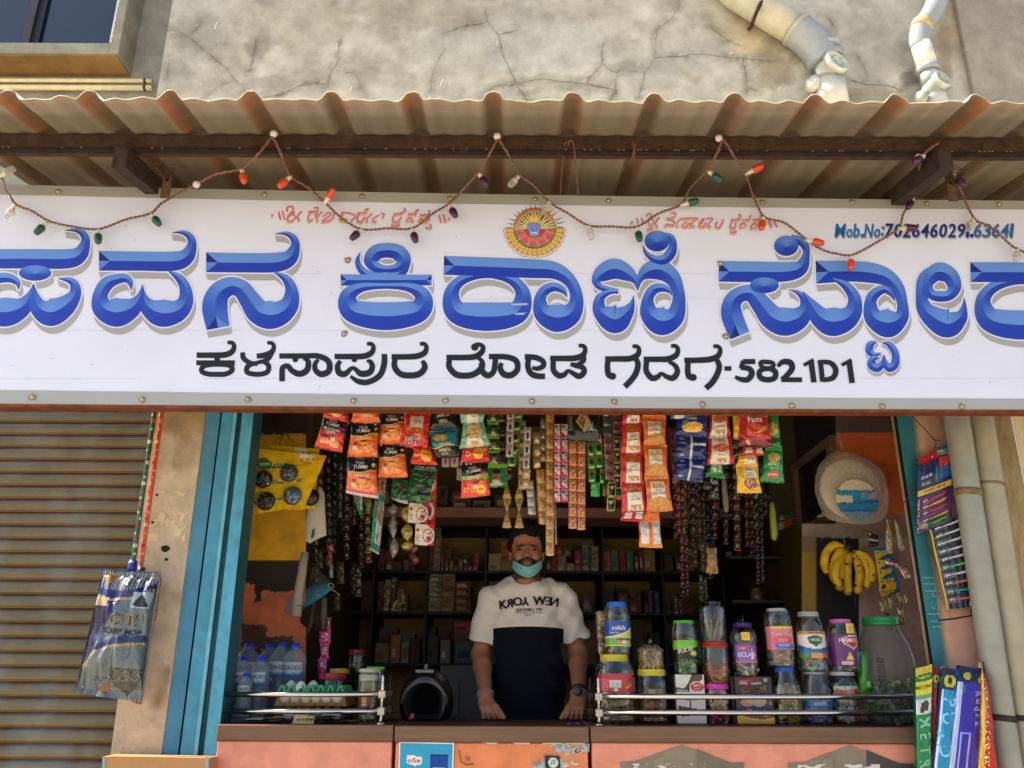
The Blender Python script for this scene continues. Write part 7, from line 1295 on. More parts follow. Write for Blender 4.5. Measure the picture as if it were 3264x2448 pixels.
m.add([p + Vector((0, .018, 0)) for p in Q], [(0, 3, 2, 1)], H('8a8e92'), 'foil'); m.add([Q[0], Q[0] + Vector((0, .018, 0)), Q[3] + Vector((0, .018, 0)), Q[3], Q[1], Q[1] + Vector((0, .018, 0)), Q[2] + Vector((0, .018, 0)), Q[2]], [(0, 1, 2, 3), (4, 7, 6, 5)], H('8a8e92'), 'foil')
m.build('head_wrapper', e)
e = thing('mop', at(470, 2240, YF - .05), 'mop with an orange flowered handle, mostly hidden behind the wrapped mop head', 'mop', 'flowered mops hanging by the shutter')
flowerpole('handle', e, 534, 1180, 447, 1815, 15, 'd0501e', ['c8c0a8', 'a81c40', 'c8c0a8', 'b8a8a0'], YF - .055)
m = MB(); m.tube([at(452, 1808, YF - .055), at(446, 1840, YF - .055)], [.014, .016], H('3a3c40'), 'gloss', 12); m.build('socket', e)
m = MB(); Q = [at(x, y, YF - .06) for x, y in [(420, 2236), (450, 2246), (517, 1842), (480, 1840)]]; paint(m, pouch_surf(Q, .02, 9, .05, 0, .01), .05, .5, 8, 40, H('b04a34'), [('n', 0, 0, 1, 1, [H('c8745a'), H('8a2a20')], .3)], 'foil'); m.build('head_wrapper', e)
# ================================================================ jars, boxes, bottles and eggs on the counter
YJ = 3.30
PROFS = {
 'round': [(0, .86), (.03, .97), (.1, 1), (.14, .96), (.18, 1), (.3, 1), (.34, .965), (.38, 1), (.7, 1), (.82, .96), (.9, .86), (.96, .74), (1, .70)],
 'square': [(0, .9), (.03, .98), (.08, .98), (.12, .94), (.16, .99), (.5, .99), (.55, .95), (.60, 1), (.8, 1), (.9, .97), (.96, .88), (1, .86)],
 'cyl': [(0, .94), (.02, 1), (.5, 1), (.96, 1), (1, .97)],
 'waist': [(0, .82), (.03, .9), (.28, .9), (.34, .86), (.62, .86), (.64, .98), (.8, 1), (.9, .9), (1, .66)],
 'bell': [(0, .9), (.03, 1), (.3, .99), (.36, .95), (.42, 1), (.6, .98), (.8, .8), (1, .66)],
 'big': [(0, .9), (.03, 1), (.2, 1), (.3, .98), (.4, 1), (.66, .97), (.8, .86), (.92, .68), (1, .58)],
}
def candies(e, c, r, z0, z1, cols, n, size=.011, name='contents', mat='foil'):
 m = MB(); k = 0
 vis = n
 for i in range(vis):
  t = math.pi + math.pi * random.random() if random.random() < .8 else random.random() * 6.28; rr = (r * .96 - size * 1.25) * (.72 + .28 * random.random()); z = z0 + (z1 - z0) * ((i + .5) / vis)
  p = Vector((c.x + math.cos(t) * rr, c.y + math.sin(t) * rr, z + size * .4)); R = Matrix.Rotation(random.uniform(0, 6.3), 3, Vector((random.uniform(-1, 1), random.uniform(-1, 1), random.uniform(-1, 1))).normalized())
  a, b2, d = size * random.uniform(.8, 1.3), size * random.uniform(.5, .8), size * random.uniform(.3, .6); col = H(random.choice(cols))
  vs = [p + R @ Vector((x * a, y * b2, zz * d)) for zz in (-1, 1) for y in (-1, 1) for x in (-1, 1)]
  m.add(vs, [(0, 2, 3, 1), (4, 5, 7, 6), (0, 1, 5, 4), (2, 6, 7, 3), (0, 4, 6, 2), (1, 3, 7, 5)], jit(col, .15), mat)
  if random.random() < .5:
   w1 = p + R @ Vector((a * 1.7, b2 * .9, 0)); w2 = p + R @ Vector((a * 1.7, -b2 * .9, 0)); w0 = p + R @ Vector((a, 0, 0)); m.add([w0, w1, w2], [(0, 1, 2)], jit(col, .1), mat)
 m.lathe((c.x, c.y, z0), [(0, 0), (0, r * .66), ((z1 - z0) * .97, r * .62), ((z1 - z0), 0)], mix(H(random.choice(cols)), (0, 0, 0), .5), 'matte', 20)
 return m.build(name, e)
def jar(label, cx, wpx, ylt, ylb, ybot, lid, lidw, prof='round', z0=None, cont=None, lab=None, Y=YJ, tint='dfe2dc', rib=.0, ribn=16, cat='jar', name='plastic_jar', group='jars of sweets on the counter', lidmat='gloss', labspan=76, extra=None):
 r = wpx * .5 * mpp(Y, (ylb + ybot) / 2); Yf_ = Y - r * .6; cx3 = at(cx, (ylb + ybot) / 2, Y).x; z0 = CTZ + .003 if z0 is None else z0
 zt1 = at(cx, ylt, Yf_).z; zt0 = at(cx, ylb, Yf_).z; e = thing(name, (cx3, Y, z0), label, cat, group); c = Vector((cx3, Y, z0)); h = zt0 - z0
 body = MB(); P = PROFS[prof]; body.lathe(c, [(t * h, rr * r) for t, rr in P], H(tint), 'cloudy' if prof == 'big' else 'clear', 36, rib=rib, ribn=ribn)
 body.lathe(c, [(0, 0), (.001, r * .8)], H(tint), 'clear', 24)
 for t, rr in P:
  if rr == 1: body.lathe(c + Vector((0, 0, t * h)), [(-.0012, r * 1.0), (0, r * 1.012), (.0012, r * 1.0)], H('c8ccc8'), 'clear', 36)
 body.build('jar_body', e)
 lm = MB(); lr = lidw * .5 * mpp(Y, ylb); lh = zt1 - zt0
 lm.lathe(c + Vector((0, 0, h)), [(-.001, lr * .6), (0, lr), (lh * .16, lr * 1.01), (lh * .2, lr * .985), (lh * .85, lr * .985), (lh, lr * .94), (lh + .0005, 0)], H(lid), lidmat, 60, rib=.006, ribn=30); lm.build('lid', e)
 if cont: candies(e, c, r, z0 + .004, z0 + h * cont[0], cont[1], cont[2], cont[3] if len(cont) > 3 else .011, mat=cont[4] if len(cont) > 4 else 'foil')
 for L in (lab if isinstance(lab, list) else [lab] if lab else []):
  v0, v1, base, D = L[:4]; sp_ = L[4] if len(L) > 4 else labspan; off_ = L[5] if len(L) > 5 else 0; lb = MB(); za_, zb2 = z0 + h * v0, z0 + h * v1; rr = r * (L[6] if len(L) > 6 else 1.006)
  def sf(u, v, za_=za_, zb2=zb2, rr=rr, sp_=sp_, off_=off_):
   t = math.radians(-90 + off_ + (-sp_ + 2 * sp_ * u)); return Vector((cx3 + rr * math.cos(t), Y + rr * math.sin(t), za_ + (zb2 - za_) * v))
  paint(lb, sf, 2 * math.radians(sp_) * rr, zb2 - za_, 40, 26, H(base), D, 'gloss', off=.0008, tmat='paper'); lb.build('label', e)
 return e, z0 + h + lh, c, r, h
BAL = 'jars of sweets on the counter'
_, zT, *_r1 = jar('wide yellow lidded jar with a red label bearing a white sticker', 1961, 128, 2085, 2108, 2312, 'c8b828', 90, 'square', cont=(.55, ['8a7a3a', 'a89a4a', '6a5a2a', '5a4a30'], 60, .012),
 lab=[(.5, .74, 'c02a34', [('r', .36, .3, .62, .8, H('c8c4c0')), ('n', .40, .45, .58, .65, [H('8a8a90')], .3), ('e', .5, .15, .05, .12, H('d8c8a0')), ('n', .15, .1, .32, .85, [H('d89a90')], .25), ('p', [(.72, .3), (.9, .6), (.92, .5), (.76, .2)], H('d89a3a')), ('p', [(.8, .8), (.95, .9), (.95, .7)], H('3a4a9a')), ('t', 'nnnnn', .22, .6, .08, H('d8a8a0'))], 62, -4), (.5, .74, '8a8a9a', [('r', .4, 0, 1, 1, H('3a2a6a'))], 14, 74), (.74, .8, 'a83038', [], 60, -4)])
_, z2, c2, r2, h2 = jar('clear jar with a bright blue lid and a blue and lime cough drop label', 1968, 84, 1918, 1934, 2085, '2a6ac8', 63, 'square', z0=zT, cont=(.26, ['c88a3c', '2a6a9a', 'd8b060', '3a8aa8', 'b8b4a0'], 40, .01),
 lab=(.17, .70, '1c4a9c', [('p', [(0, 0), (1, 0), (1, .78), (.7, .55), (.3, .38), (0, .36)], H('d8d4c0')), ('p', [(0, 0), (1, 0), (1, .72), (.7, .5), (.3, .34), (0, .32)], H('c8c828')), ('p', [(0, 0), (1, 0), (1, .3), (0, .32)], H('5aa83a')), ('r', .42, .14, .98, .3, H('2a4a8a')), ('m', .5, .16, .07, .08, [H('d87a3a')]), ('m', .65, .16, .07, .08, [H('c8c8c8')]), ('m', .8, .16, .07, .08, [H('d8a83a')]), ('r', 0, 0, 1, .03, H('d8d040')), ('t', 'cofsils', .5, .72, .17, W_), ('t', 'orange drops', .36, .53, .05, W_), ('t', 'nnnn', .3, .46, .03, H('a8b8d8'))]))
jar('slim clear jar of stacked toffees behind the wide red labelled jar', 1918, 34, 1948, 1953, 2116, '8a7a3a', 26, 'cyl', z0=zT - .002, Y=YJ + .045, cont=(.98, ['a8502c', 'd8d0b8', 'c8602a', 'b8b0a0', 'd8a83a', '8a3a2c'], 90, .009), lab=(.8, .96, '8a7a3a', [('r', .2, 0, .8, .4, H('d8702a'))], 50))
_, zT, c3, r3, h3 = jar('squat jar with a yellow lid and rusty orange snacks inside', 2080, 102, 2132, 2154, 2312, 'c8b828', 90, 'square', cont=(.48, ['a84a1c', 'c8601e', 'd87a2a', '8a3814'], 90, .012, 'matte'), lab=(.56, .72, '6a5a4a', [('r', .1, 0, .45, 1, H('8a8270')), ('r', .55, 0, .9, 1, H('7a705c'))], 34, 6, 1.002), tint='c8ccc4')
e = thing('peanut_bag', (c3.x, YJ, zT), 'knotted clear bag of shelled peanuts standing on a yellow lid', 'bag of peanuts', None); m = MB(); R = 40 * mpp(YJ, 2090); hh = at(2078, 2052, YJ - R).z - zT
for i in range(330):
 t = math.pi * (1 + random.random()) if random.random() < .8 else 6.28 * random.random(); z = zT + .004 + (hh - .008) * random.random(); rr = R * (.93 if z < zT + hh * .75 else .93 - .5 * ((z - zT) / hh - .75) / .25) * random.uniform(.93, 1)
 p = Vector((c3.x + rr * math.cos(t), YJ + rr * math.sin(t), z)); ax = Vector((random.uniform(-1, 1), random.uniform(-.3, .3), random.uniform(-1, 1))).normalized(); q = .0048
 m.lathe(p - ax * q * 1.2, [(0, 0), (q * .5, q * .8), (q * 1.3, q), (q * 2.1, q * .75), (q * 2.5, 0)], jit(H(random.choice(['b88a60', 'a87850', 'c89a70', '9a6a48'])), .08), 'painted', 7, axis=ax)
m.lathe((c3.x, YJ, zT), [(0, 0), (.002, R * .86), (hh * .8, R * .86), (hh, 0)], H('7a5438'), 'matte', 20); tag(m.build('peanuts', e), kind='stuff')
m = MB(); m.lathe((c3.x, YJ, zT + .001), [(0, 0), (.002, R * .96), (.01, R * 1.04), (hh * .6, R * 1.05), (hh * .85, R * .98), (hh * 1.0, R * .6), (hh * 1.06, R * .16), (hh * 1.12, R * .1), (hh * 1.2, R * .22)], H('dfe8dc'), 'clear', 30, rib=.02, ribn=9); m.tube([Vector((c3.x - .006, YJ - .004, zT + hh * 1.07)), Vector((c3.x + .004, YJ - .007, zT + hh * 1.09)), Vector((c3.x + .004, YJ, zT + hh * 1.18))], .004, H('2a9a6a'), 'gloss', 8); m.build('bag', e)
def box_thing(name, label, x0, x1, yt, base, D, Y=YJ - .03, dep=.09, z0=None, yb=None, cat='box', side='3a2c22', group=None, slant=0):
 z0 = CTZ + .003 if z0 is None else z0; a = at(x0, (yt + 2310) / 2, Y).x; b2 = at(x1, (yt + 2310) / 2, Y).x; zt_ = at((x0 + x1) / 2, yt, Y).z
 e = thing(name, ((a + b2) / 2, Y, z0), label, cat, group); m = MB(); m.box(a, b2, Y + .001, Y + dep, z0, zt_, H(side), 'paper', .0015); m.build('carton', e)
 m = MB(); paint(m, flat((a, Y, z0), (b2, Y, z0), (b2 - slant, Y, zt_), (a - slant, Y, zt_)), b2 - a, zt_ - z0, 44, 56, H(base), D, 'gloss', off=.001, smooth=False, tmat='paper'); m.build('printed_face', e)
 return e, zt_
_, zB = box_thing('wafer_box', 'white and brown wafer box with a red burst badge, under the green candy jar', 2152, 2248, 2150, 'dcd4c8', [('r', 0, 0, .05, 1, H('3a2820')), ('p', [(0, .75), (0, .66), (.3, .70), (.45, .80), (.6, 1), (.9, 1), (.7, .78), (.45, .68)], H('3a2418')), ('p', [(.5, .76), (.62, .96), (.86, 1), (.95, 1), (.95, .9), (.7, .8)], H('5a3a28')), ('r', .05, .64, .5, .71, H('181412')), ('t', 'Richoco', .27, .675, .05, W_), ('e', .76, .74, .26, .12, H('d8d0c8')), ('e', .76, .745, .23, .09, H('c03a2a')), ('t', 'MRP 5', .76, .77, .045, W_), ('t', 'nnnnnn', .76, .71, .03, H('e0c8b0')),
 ('t', 'nuBoCi', .55, .55, .085, H('a82a24')), ('t', 'CREAM WAFER', .55, .47, .03, H('a8806a')), ('r', .48, .3, .52, .5, H('3a2418')), ('p', [(.1, .36), (.6, .3), (1, .28), (1, .2), (.2, .13), (.1, .2)], H('4a3024')), ('p', [(.12, .12), (.95, .2), (.95, .02), (.12, 0)], H('d8d0c8')), ('r', .9, .04, .94, .08, H('4a8a4a'))])
jar('tall narrow jar with a light green lid and lime and black candies', 2183, 80, 1977, 1986, 2150, '5ab82a', 66, 'square', z0=zB, cont=(.24, ['3a9a1c', '1c4a14', '5ab83a', '16200f', 'a8c87a'], 60, .011), lab=(.24, .66, '16180f', [('p', [(0, 1), (0, .55), (.5, .62), (1, .72), (1, 1)], H('6ab82a')), ('r', .0, .8, .08, 1, H('b83a2a')), ('t', 'PULSE', .45, .55, .2, W_, 14), ('t', 'PULSE', .46, .54, .17, H('a86a3a'), 14), ('e', .72, .4, .14, .12, H('a8b85a')), ('e', .72, .4, .08, .07, H('d8c878')), ('n', .3, .0, .9, .12, [H('3a8a2a')], .5)]), rib=.012, ribn=14)
_, zK, c5, r5, h5 = jar('pink lidded tub of pink and cream stick sweets under two jars', 2287, 78, 2179, 2196, 2312, 'e83aa0', 78, 'cyl', cont=(.9, ['d82a7a', 'e85a9a', 'd8a880', 'c81a6a', 'e8c0a8'], 70, .012))
_, zK2, *_q = jar('red lidded clear cylinder half full of orange brown snacks', 2281, 86, 2046, 2062, 2178, 'b8281c', 83, 'cyl', z0=zK, cont=(.56, ['a8502c', 'b8603a', '9a4424', 'c87048'], 110, .012, 'matte'), lab=(.45, .98, '4a4c48', [], 20, -8, 1.0))
e, zK3, c6, r6, h6 = jar('open topped clear jar holding pens and wrapped brushes, topmost of the stack', 2272, 82, 1915, 1934, 2044, '5a4a44', 62, 'cyl', z0=zK2, tint='c8ccc8', lidmat='clear')
m = MB()
for k in range(9):
 x = c6.x + random.uniform(-.6, .6) * r6; a_ = random.uniform(-.35, .35); p0 = Vector((x, c6.y - r6 * .5 * random.random(), c6.z + .006)); p1 = p0 + Vector((math.sin(a_), 0, math.cos(a_))) * h6 * .85; p1.x = max(c6.x - r6 * .8, min(c6.x + r6 * .8, p1.x)); m.tube([p0, p0.lerp(p1, .7), p1], [.004, .004, .0025], [H(random.choice(['a8b4a8', '8a9c94', '5a7a6a', 'b8b8b0'])), H(random.choice(['d85a2a', '2a5a4a', 'b8b8b0', 'c83a2a']))], 'gloss', 7)
m.box(c6.x - .03, c6.x + .022, c6.y, c6.y + .003, c6.z + .005, c6.z + h6 * .8, H('8a8c84'), 'paper'); m.build('pens', e)
_, zE = box_thing('biscuit_box', 'purple and gold caramel biscuit box with curly orange lettering', 2346, 2464, 2157, '3a2a5e', [('r', 0, .70, 1, 1, H('241c22')), ('p', [(.3, .95), (.55, 1), (.75, .93), (.5, .85), (.3, .88)], H('6a2418')), ('p', [(.1, .83), (.14, .93), (.38, .92), (.36, .81)], H('b83a4a')), ('t', 'Levian', .24, .87, .04, W_), ('t', 'Chokita', .58, .86, .05, W_, 6), ('r', .8, .89, .88, .96, H('a8c0b0')), ('e', .84, .925, .02, .018, H('1a4a2a')), ('t', 'Caramell', .5, .73, .115, H('6a3a10'), 5), ('t', 'Caramell', .5, .735, .11, H('d8902a'), 5), ('p', [(0, 0), (0, .26), (1, .26), (1, 0)], H('7a2420')), ('p', [(0, 0), (0, .18), (.4, .08), (.7, .06), (1, .1), (1, 0)], H('d8a02a')), ('p', [(0, .2), (0, .18), (.4, .08), (.7, .06), (1, .1), (1, .13), (.7, .09), (.4, .11)], H('e8c860')),
 ('m', .3, .44, .18, .08, [H('d88a5a'), H('c87848')]), ('e', .55, .5, .28, .1, H('b8a888')), ('m', .62, .46, .2, .1, [H('c8b898'), H('a8987a')]), ('r', .84, .36, 1, .5, H('5a2a4e')), ('t', '5', .92, .43, .07, H('e0c8a0')), ('e', .33, .24, .13, .07, H('d88a5a')), ('e', .78, .22, .13, .075, H('c8a040')), ('e', .78, .22, .08, .045, H('a87a28')), ('p', [(.5, .25), (.62, .12), (.66, .16), (.55, .3)], H('3a3a8a'))])
box_thing('biscuit_box', 'dark sided box showing a thin strip behind the caramel biscuit box', 2334, 2352, 2157, '2a1c20', [('n', 0, .6, 1, .9, [H('a88a3a')], .1)], Y=YJ - .01)
_, zz_, c7, r7, h7 = jar('waisted jar with a purple lid, chocolate eclairs and a round yellow sticker', 2372, 88, 1985, 1997, 2155, '4a2a78', 60, 'waist', z0=zE, cont=(.28, ['5a3a9a', '2a1c2a', 'd8a83a', '8a6ac8', 'd8d0d8', '3a2a4a'], 90, .009), lab=[(.27, .66, '7a58b0', [('n', 0, 0, 1, .16, [H('a8603c'), H('c8804c')], .6), ('e', .35, .76, .2, .1, H('c8503c')), ('t', 'Lotte', .35, .76, .07, W_), ('e', .78, .68, .1, .08, H('c83a2c')), ('t', 'ECLAIR', .5, .42, .22, W_), ('p', [(.62, .2), (.66, .45), (.68, .75), (.70, .75), (.72, .45), (.78, .2)], H('e0d8c8'))], 60, 0, .90), (.72, .88, 'e0b828', [('n', .2, .2, .8, .8, [H('b87a28')], .3)], 17, -4, 1.01)])
m = MB(); cc_ = Vector((c7.x, YJ, zz_)); m.tube([cc_ + Vector((-.02, 0, 0)), cc_ + Vector((-.006, -.002, .012)), cc_ + Vector((.004, -.002, .0)), cc_ + Vector((.004, 0, .028))], .0007, H('a8a8a0'), 'silver', 4); m.single('wire_loop', 'thin wire loop standing on the purple lid', 'wire')
_, zF, *_q = jar('jar with a blue lid full of gold wrapped sweets', 2508, 96, 2126, 2140, 2312, '2a5ac0', 62, 'bell', cont=(.68, ['b89a3a', 'd8b850', '8a7428', 'e0c878', 'a88a34', 'c8a040'], 110, .012))
jar('clear lidded jar with a pink gum label', 2483, 88, 1938, 1947, 2124, 'b8b4a8', 61, 'square', z0=zF, cont=(.3, ['8a9a90', 'b87a80', '6a7a74', 'c8a0a0', '9aa89a'], 60, .010), lab=(.3, .72, 'e0708a', [('r', .2, .88, .85, 1, H('c8c02a')), ('t', 'Centerfruit', .5, .68, .14, W_), ('t', 'Centerfruit', .5, .675, .12, H('2a5a4a')), ('m', .5, .4, .28, .17, [H('c83a4a'), H('d85a6a')]), ('e', .5, .42, .16, .09, H('e0708a')), ('p', [(.25, .28), (.8, .26), (.82, .06), (.3, .04)], H('2a70b8')), ('t', 'STRAWBERRY', .53, .19, .06, W_), ('r', 0, .3, .06, .8, H('7aa88a'))]), rib=.01)
_, zG, *_q = jar('cut glass style jar with a white and blue gum label', 2604, 96, 2141, 2149, 2312, 'a8aaa4', 66, 'bell', cont=(.3, ['5a6ac8', 'a8b0e0', '3a4aa8', 'd8dcf0', '7a8ad8'], 70, .012), lab=(.34, .60, '2a6ab0', [('p', [(0, 1), (0, .5), (.3, .62), (.7, .5), (1, .7), (1, 1)], H('d0d0d4')), ('r', .3, .94, .9, 1, H('2a4a8a')), ('t', 'HAPPYDENT', .52, .66, .25, H('3a4a70')), ('t', 'WHITE', .45, .25, .24, W_, 4)]), rib=.03, ribn=22)
jar('jar with a grey lid and a white cough drop label with a green shield', 2585, 92, 1949, 1964, 2139, 'a8a49c', 66, 'round', z0=zG, cont=(.24, ['2a8aa0', '5ac0d0', 'c85a3a', 'b8d8c8', 'd87a5a'], 50, .011), lab=(.24, .72, '1c4a94', [('p', [(0, 1), (0, .52), (.3, .38), (.5, .34), (.75, .38), (1, .52), (1, 1)], H('d8d0cc')), ('r', 0, .88, 1, 1, H('c8843a')), ('t', 'HERBAL DROPS', .5, .94, .05, H('5a3a2a')), ('p', [(.3, .76), (.35, .82), (.5, .84), (.65, .82), (.7, .76), (.66, .58), (.5, .42), (.34, .58)], H('1c5a3a')), ('t', 'VICKS', .5, .68, .1, W_), ('r', 0, .14, 1, .36, H('1c6a9a')), ('r', .0, .0, .3, .2, H('4a8a3a')), ('r', .34, 0, .68, .2, H('d8982a')), ('m', .82, .1, .14, .1, [H('c85a2a'), H('d87a3a')])]))
_, zG, *_q = jar('ribbed jar with a strawberry badge and red, white and green sweets', 2692, 90, 2141, 2153, 2312, 'b0b4ae', 80, 'round', cont=(.55, ['2a6a4a', 'd8d8d0', 'b83a34', '1c4a3a', '8ab09a', 'c8c8c0'], 90, .012), lab=(.56, .78, 'a8b8a8', [('n', 0, .5, 1, 1, [H('3a8a5a'), H('c8d8c8')], .5), ('e', .2, .4, .18, .3, H('c02a34')), ('e', .82, .4, .14, .35, H('c8281c')), ('r', .35, .3, .7, .6, H('d86a4a')), ('r', .3, 0, .75, .22, H('2a8a4a'))], 60), rib=.02, ribn=22)
jar('jar with a pink lid, purple digestive sweet label and yellow star sticker', 2686, 92, 1973, 1985, 2139, 'd06aa0', 66, 'square', z0=zG, cont=(.12, ['5a2a5a', 'b8a8b0', '7a4a7a'], 20, .011), lab=[(.14, .76, '5e2468', [('p', [(.35, .86), (.6, .97), (.9, .93), (.92, .7), (.66, .5), (.4, .68)], H('d8d0cc')), ('p', [(.38, .85), (.6, .94), (.88, .9), (.88, .72), (.66, .54), (.43, .69)], H('b02a2c')), ('t', 'HAJMOLA', .6, .78, .13, W_), ('t', 'Imli', .75, .63, .06, H('d8c040')), ('e', .52, .36, .05, .04, H('c89a5a')), ('p', [(.42, .14), (.48, .32), (.58, .32), (.62, .14)], H('d8b83a')), ('e', .8, .38, .05, .04, H('b87a4a')), ('p', [(.72, .14), (.76, .34), (.86, .34), (.9, .14)], H('3a7ab0')), ('r', .3, 0, .6, .12, H('c8a8b0'))]), (.78, .98, 'e0b848', [('n', .2, .2, .8, .8, [H('a8702a')], .35)], 18, 18, 1.02)])
e, zz_, c8, r8, h8 = jar('very large clear jar with a wide green lid, nearest the right wall', 2828, 176, 1965, 1990, 2316, '1c8a44', 108, 'big', cont=(.40, ['1c6a2a', '16501f', '0f3a1c', 'a8983a', '2a6a2c', '0c2c16'], 330, .011), Y=YJ + .04, tint='75786f', rib=.006, ribn=20)
m = MB()
for k in range(22):
 zz2 = c8.z + h8 * (.05 + .62 * k / 22); t = math.radians(-122); R_ = r8 * 1.01
 m.tube([Vector((c8.x + R_ * math.cos(t + q), c8.y + R_ * math.sin(t + q), zz2)) for q in (-.12, 0, .12)], .0022, H('b8bcb8'), 'clear', 6)
m.build('moulded_ridges', e)
bagshape('bright green pack seen between the purple jar and the large jar', [(2738, 2215), (2736, 2140), (2736, 2080), (2748, 2074), (2762, 2080), (2766, 2150), (2774, 2215)], YJ + .0, '3f8a1e', name='snack_pack', cat='packet', mat='foil', extra=[([(2760, 2170), (2774, 2170), (2776, 2190), (2762, 2190)], '6aa86a')])
def bottle(label, cx, wpx, ycap, yb0, Y, big=False, group='water bottles on the counter'):
 r = wpx * .5 * mpp(Y, 2150); c = Vector((at(cx, 2150, Y).x, Y, CTZ + .003)); zt_ = at(cx, ycap, Y).z; h = zt_ - c.z; e = thing('water_bottle', c, label, 'bottle', group)
 m = MB(); m.lathe(c, [(0, r * .8), (.006, r * .96), (.02, r), (h * .1, r), (h * .11, r * .95), (h * .13, r), (h * .2, r), (h * .21, r * .95), (h * .23, r), (h * .74, r), (h * .80, r * .93), (h * .86, r * .7), (h * .90, r * .45), (h * .92, r * .38), (h * .94, r * .38)], H('9fb0bc'), 'cloudy', 28, rib=.008, ribn=10); m.build('bottle_body', e)
 m = MB(); cr = r * (.42 if not big else .34); m.lathe(c + Vector((0, 0, h * .91)), [(0, cr * 1.1), (.003, cr * 1.12), (.003, cr * 1.02), (h * .075, cr), (h * .08, 0)], H('1c4fd8'), 'gloss', 20)
 if big: m.tube([c + Vector((-r * .75, -.01, h * .91 - .003)), c + Vector((0, -.01, h * .905)), c + Vector((r * .8, -.01, h * .91 + (.008)))], .0028, H('2a2f6a'), 'gloss', 6)
 m.build('cap', e)
 lb = MB(); za_, zb2 = c.z + h * .54, c.z + h * .73; sp_ = 52
 def sf(u, v):
  t = math.radians(-90 + (-sp_ + 2 * sp_ * u)); return Vector((c.x + r * 1.01 * math.cos(t), c.y + r * 1.01 * math.sin(t), za_ + (zb2 - za_) * v))
 paint(lb, sf, 2 * math.radians(sp_) * r, zb2 - za_, 30, 20, H('b4bac0'), [('p', [(0, 0), (0, .3), (.2, .36), (.4, .24), (.6, .34), (.8, .24), (1, .36), (1, 0)], H('5a94b8')), ('r', 0, 0, 1, .14, H('2a5aa0')), ('t', 'OASES', .5, .64, .3, H('2a2f4a'), 0, 1.1)], 'paper', off=.0008); lb.build('label', e)
 m = MB(); m.lathe(c + Vector((0, 0, .003)), [(0, 0), (.001, r * .9), (h * .6, r * .9), (h * .6, 0)], H('c8d4dc'), 'clear', 20); m.build('water', e)
bottle('small water bottle nearest the blue post', 736, 46, 2085, 2310, 3.42)
bottle('water bottle with a white label, second from the blue post in the front row', 770, 54, 2088, 2310, 3.36)
bottle('very small water bottle in front of the labelled ones', 784, 46, 2143, 2310, 3.26)
bottle('water bottle with a white label standing just left of the egg trays', 828, 58, 2088, 2310, 3.35)
bottle('large five litre bottle at the back, nearest the blue post', 784, 84, 2048, 2310, 3.55, True)
bottle('large water bottle at the back between the big ones', 850, 70, 2049, 2310, 3.60, True)
bottle('large water bottle with a clear white label, rear row centre', 892, 76, 2045, 2310, 3.50, True)
bottle('large water bottle behind the egg trays', 936, 74, 2047, 2310, 3.48, True)
def egg(e, x, y, Y, sc=1., name='egg', col='e0dcd6'):
 c = at(x, y, Y); s_ = .0205 * sc; m = MB(); m.lathe((c.x, Y, c.z - .026 * sc), [(0, 0), (.003, s_ * .5), (.010, s_ * .88), (.020, s_), (.030, s_ * .93), (.040, s_ * .70), (.048, s_ * .38), (.0515, s_ * .12), (.052, 0)], H(col), 'painted', 20); return m
for (x, y, Yq, lab) in [(928, 2188, 3.36, 'white egg in the green tray, the one at the left'), (959, 2190, 3.31, 'white egg in the green tray, the brightest one in the middle'), (998, 2188, 3.37, 'white egg in the green tray, standing apart at the right')]:
 tag(egg(None, x, y, Yq, 1.15).build('egg'), lab, 'egg', 'loose eggs in the green tray')
def tray(label, x0, x1, yt, yb, Y, col, D, eggs, colu, rows=5, nset=6):
 xa, xb = at(x0, yb, Y).x, at(x1, yb, Y).x; zb3 = at(x0, yb, Y).z; zt3 = at(x0, yt, Y).z; e = thing('egg_tray', ((xa + xb) / 2, Y, zb3), label, 'egg tray', 'egg trays stacked on newspaper'); m = MB(); nn = nset
 p = (xb - xa) / nn
 for row in range(rows):
  yy = Y + row * .042
  for k in range(nn + 1):   # cone posts between the cups
   cx_ = xa + p * k; b0 = p * .46; t0 = p * .16; zt4 = zt3 - (0.0 if row == 0 else .002)
   vs = [(cx_ + sx * b0, yy + sy * .018, zb3) for sx, sy in ((-1, -1), (1, -1), (1, 1), (-1, 1))] + [(cx_ + sx * t0, yy + sy * .007, zt4) for sx, sy in ((-1, -1), (1, -1), (1, 1), (-1, 1))]
   m.add(vs, [(0, 1, 5, 4), (1, 2, 6, 5), (2, 3, 7, 6), (3, 0, 4, 7), (4, 5, 6, 7)], H(col), 'gloss' if col == colu else 'paper')
   if row == 0 and col == colu:
    m.add([(cx_ - t0 * .9, yy - .0185, zb3 + .003), (cx_ + t0 * .9, yy - .0185, zb3 + .003), (cx_ + t0 * .5, yy - .0095, zb3 + (zt4 - zb3) * .72), (cx_ - t0 * .5, yy - .0095, zb3 + (zt4 - zb3) * .72)], [(0, 1, 2, 3)], H('0c4a24'), 'matte')
 m.box(xa - p * .5, xb + p * .5, Y - .022, Y + .042 * rows - .02, zb3 - .004, zb3, H(col), 'gloss' if col == colu else 'paper', .001); m.build('moulded_tray', e)
 if eggs:
  for row in range(2):
   for k in range(nn):
    g_ = MB(); cx_ = xa + p * (k + .5); g_ = egg(None, 0, 0, 1) if 0 else MB(); zc_ = zb3 + .001; s_ = .0205
    g_.lathe((cx_, Y + row * .042 - .004, zc_), [(0, 0), (.003, s_ * .5), (.010, s_ * .85), (.020, s_), (.030, s_ * .95), (.040, s_ * .72), (.047, s_ * .38), (.050, 0)], H('d8cfb8'), 'painted', 16); g_.build('egg', e)
 return e
tray('brown pulp egg tray full of eggs, middle of the stack', 893, 1092, 2214, 2246, 3.30, '9a6838', None, True, '1f9a4a')
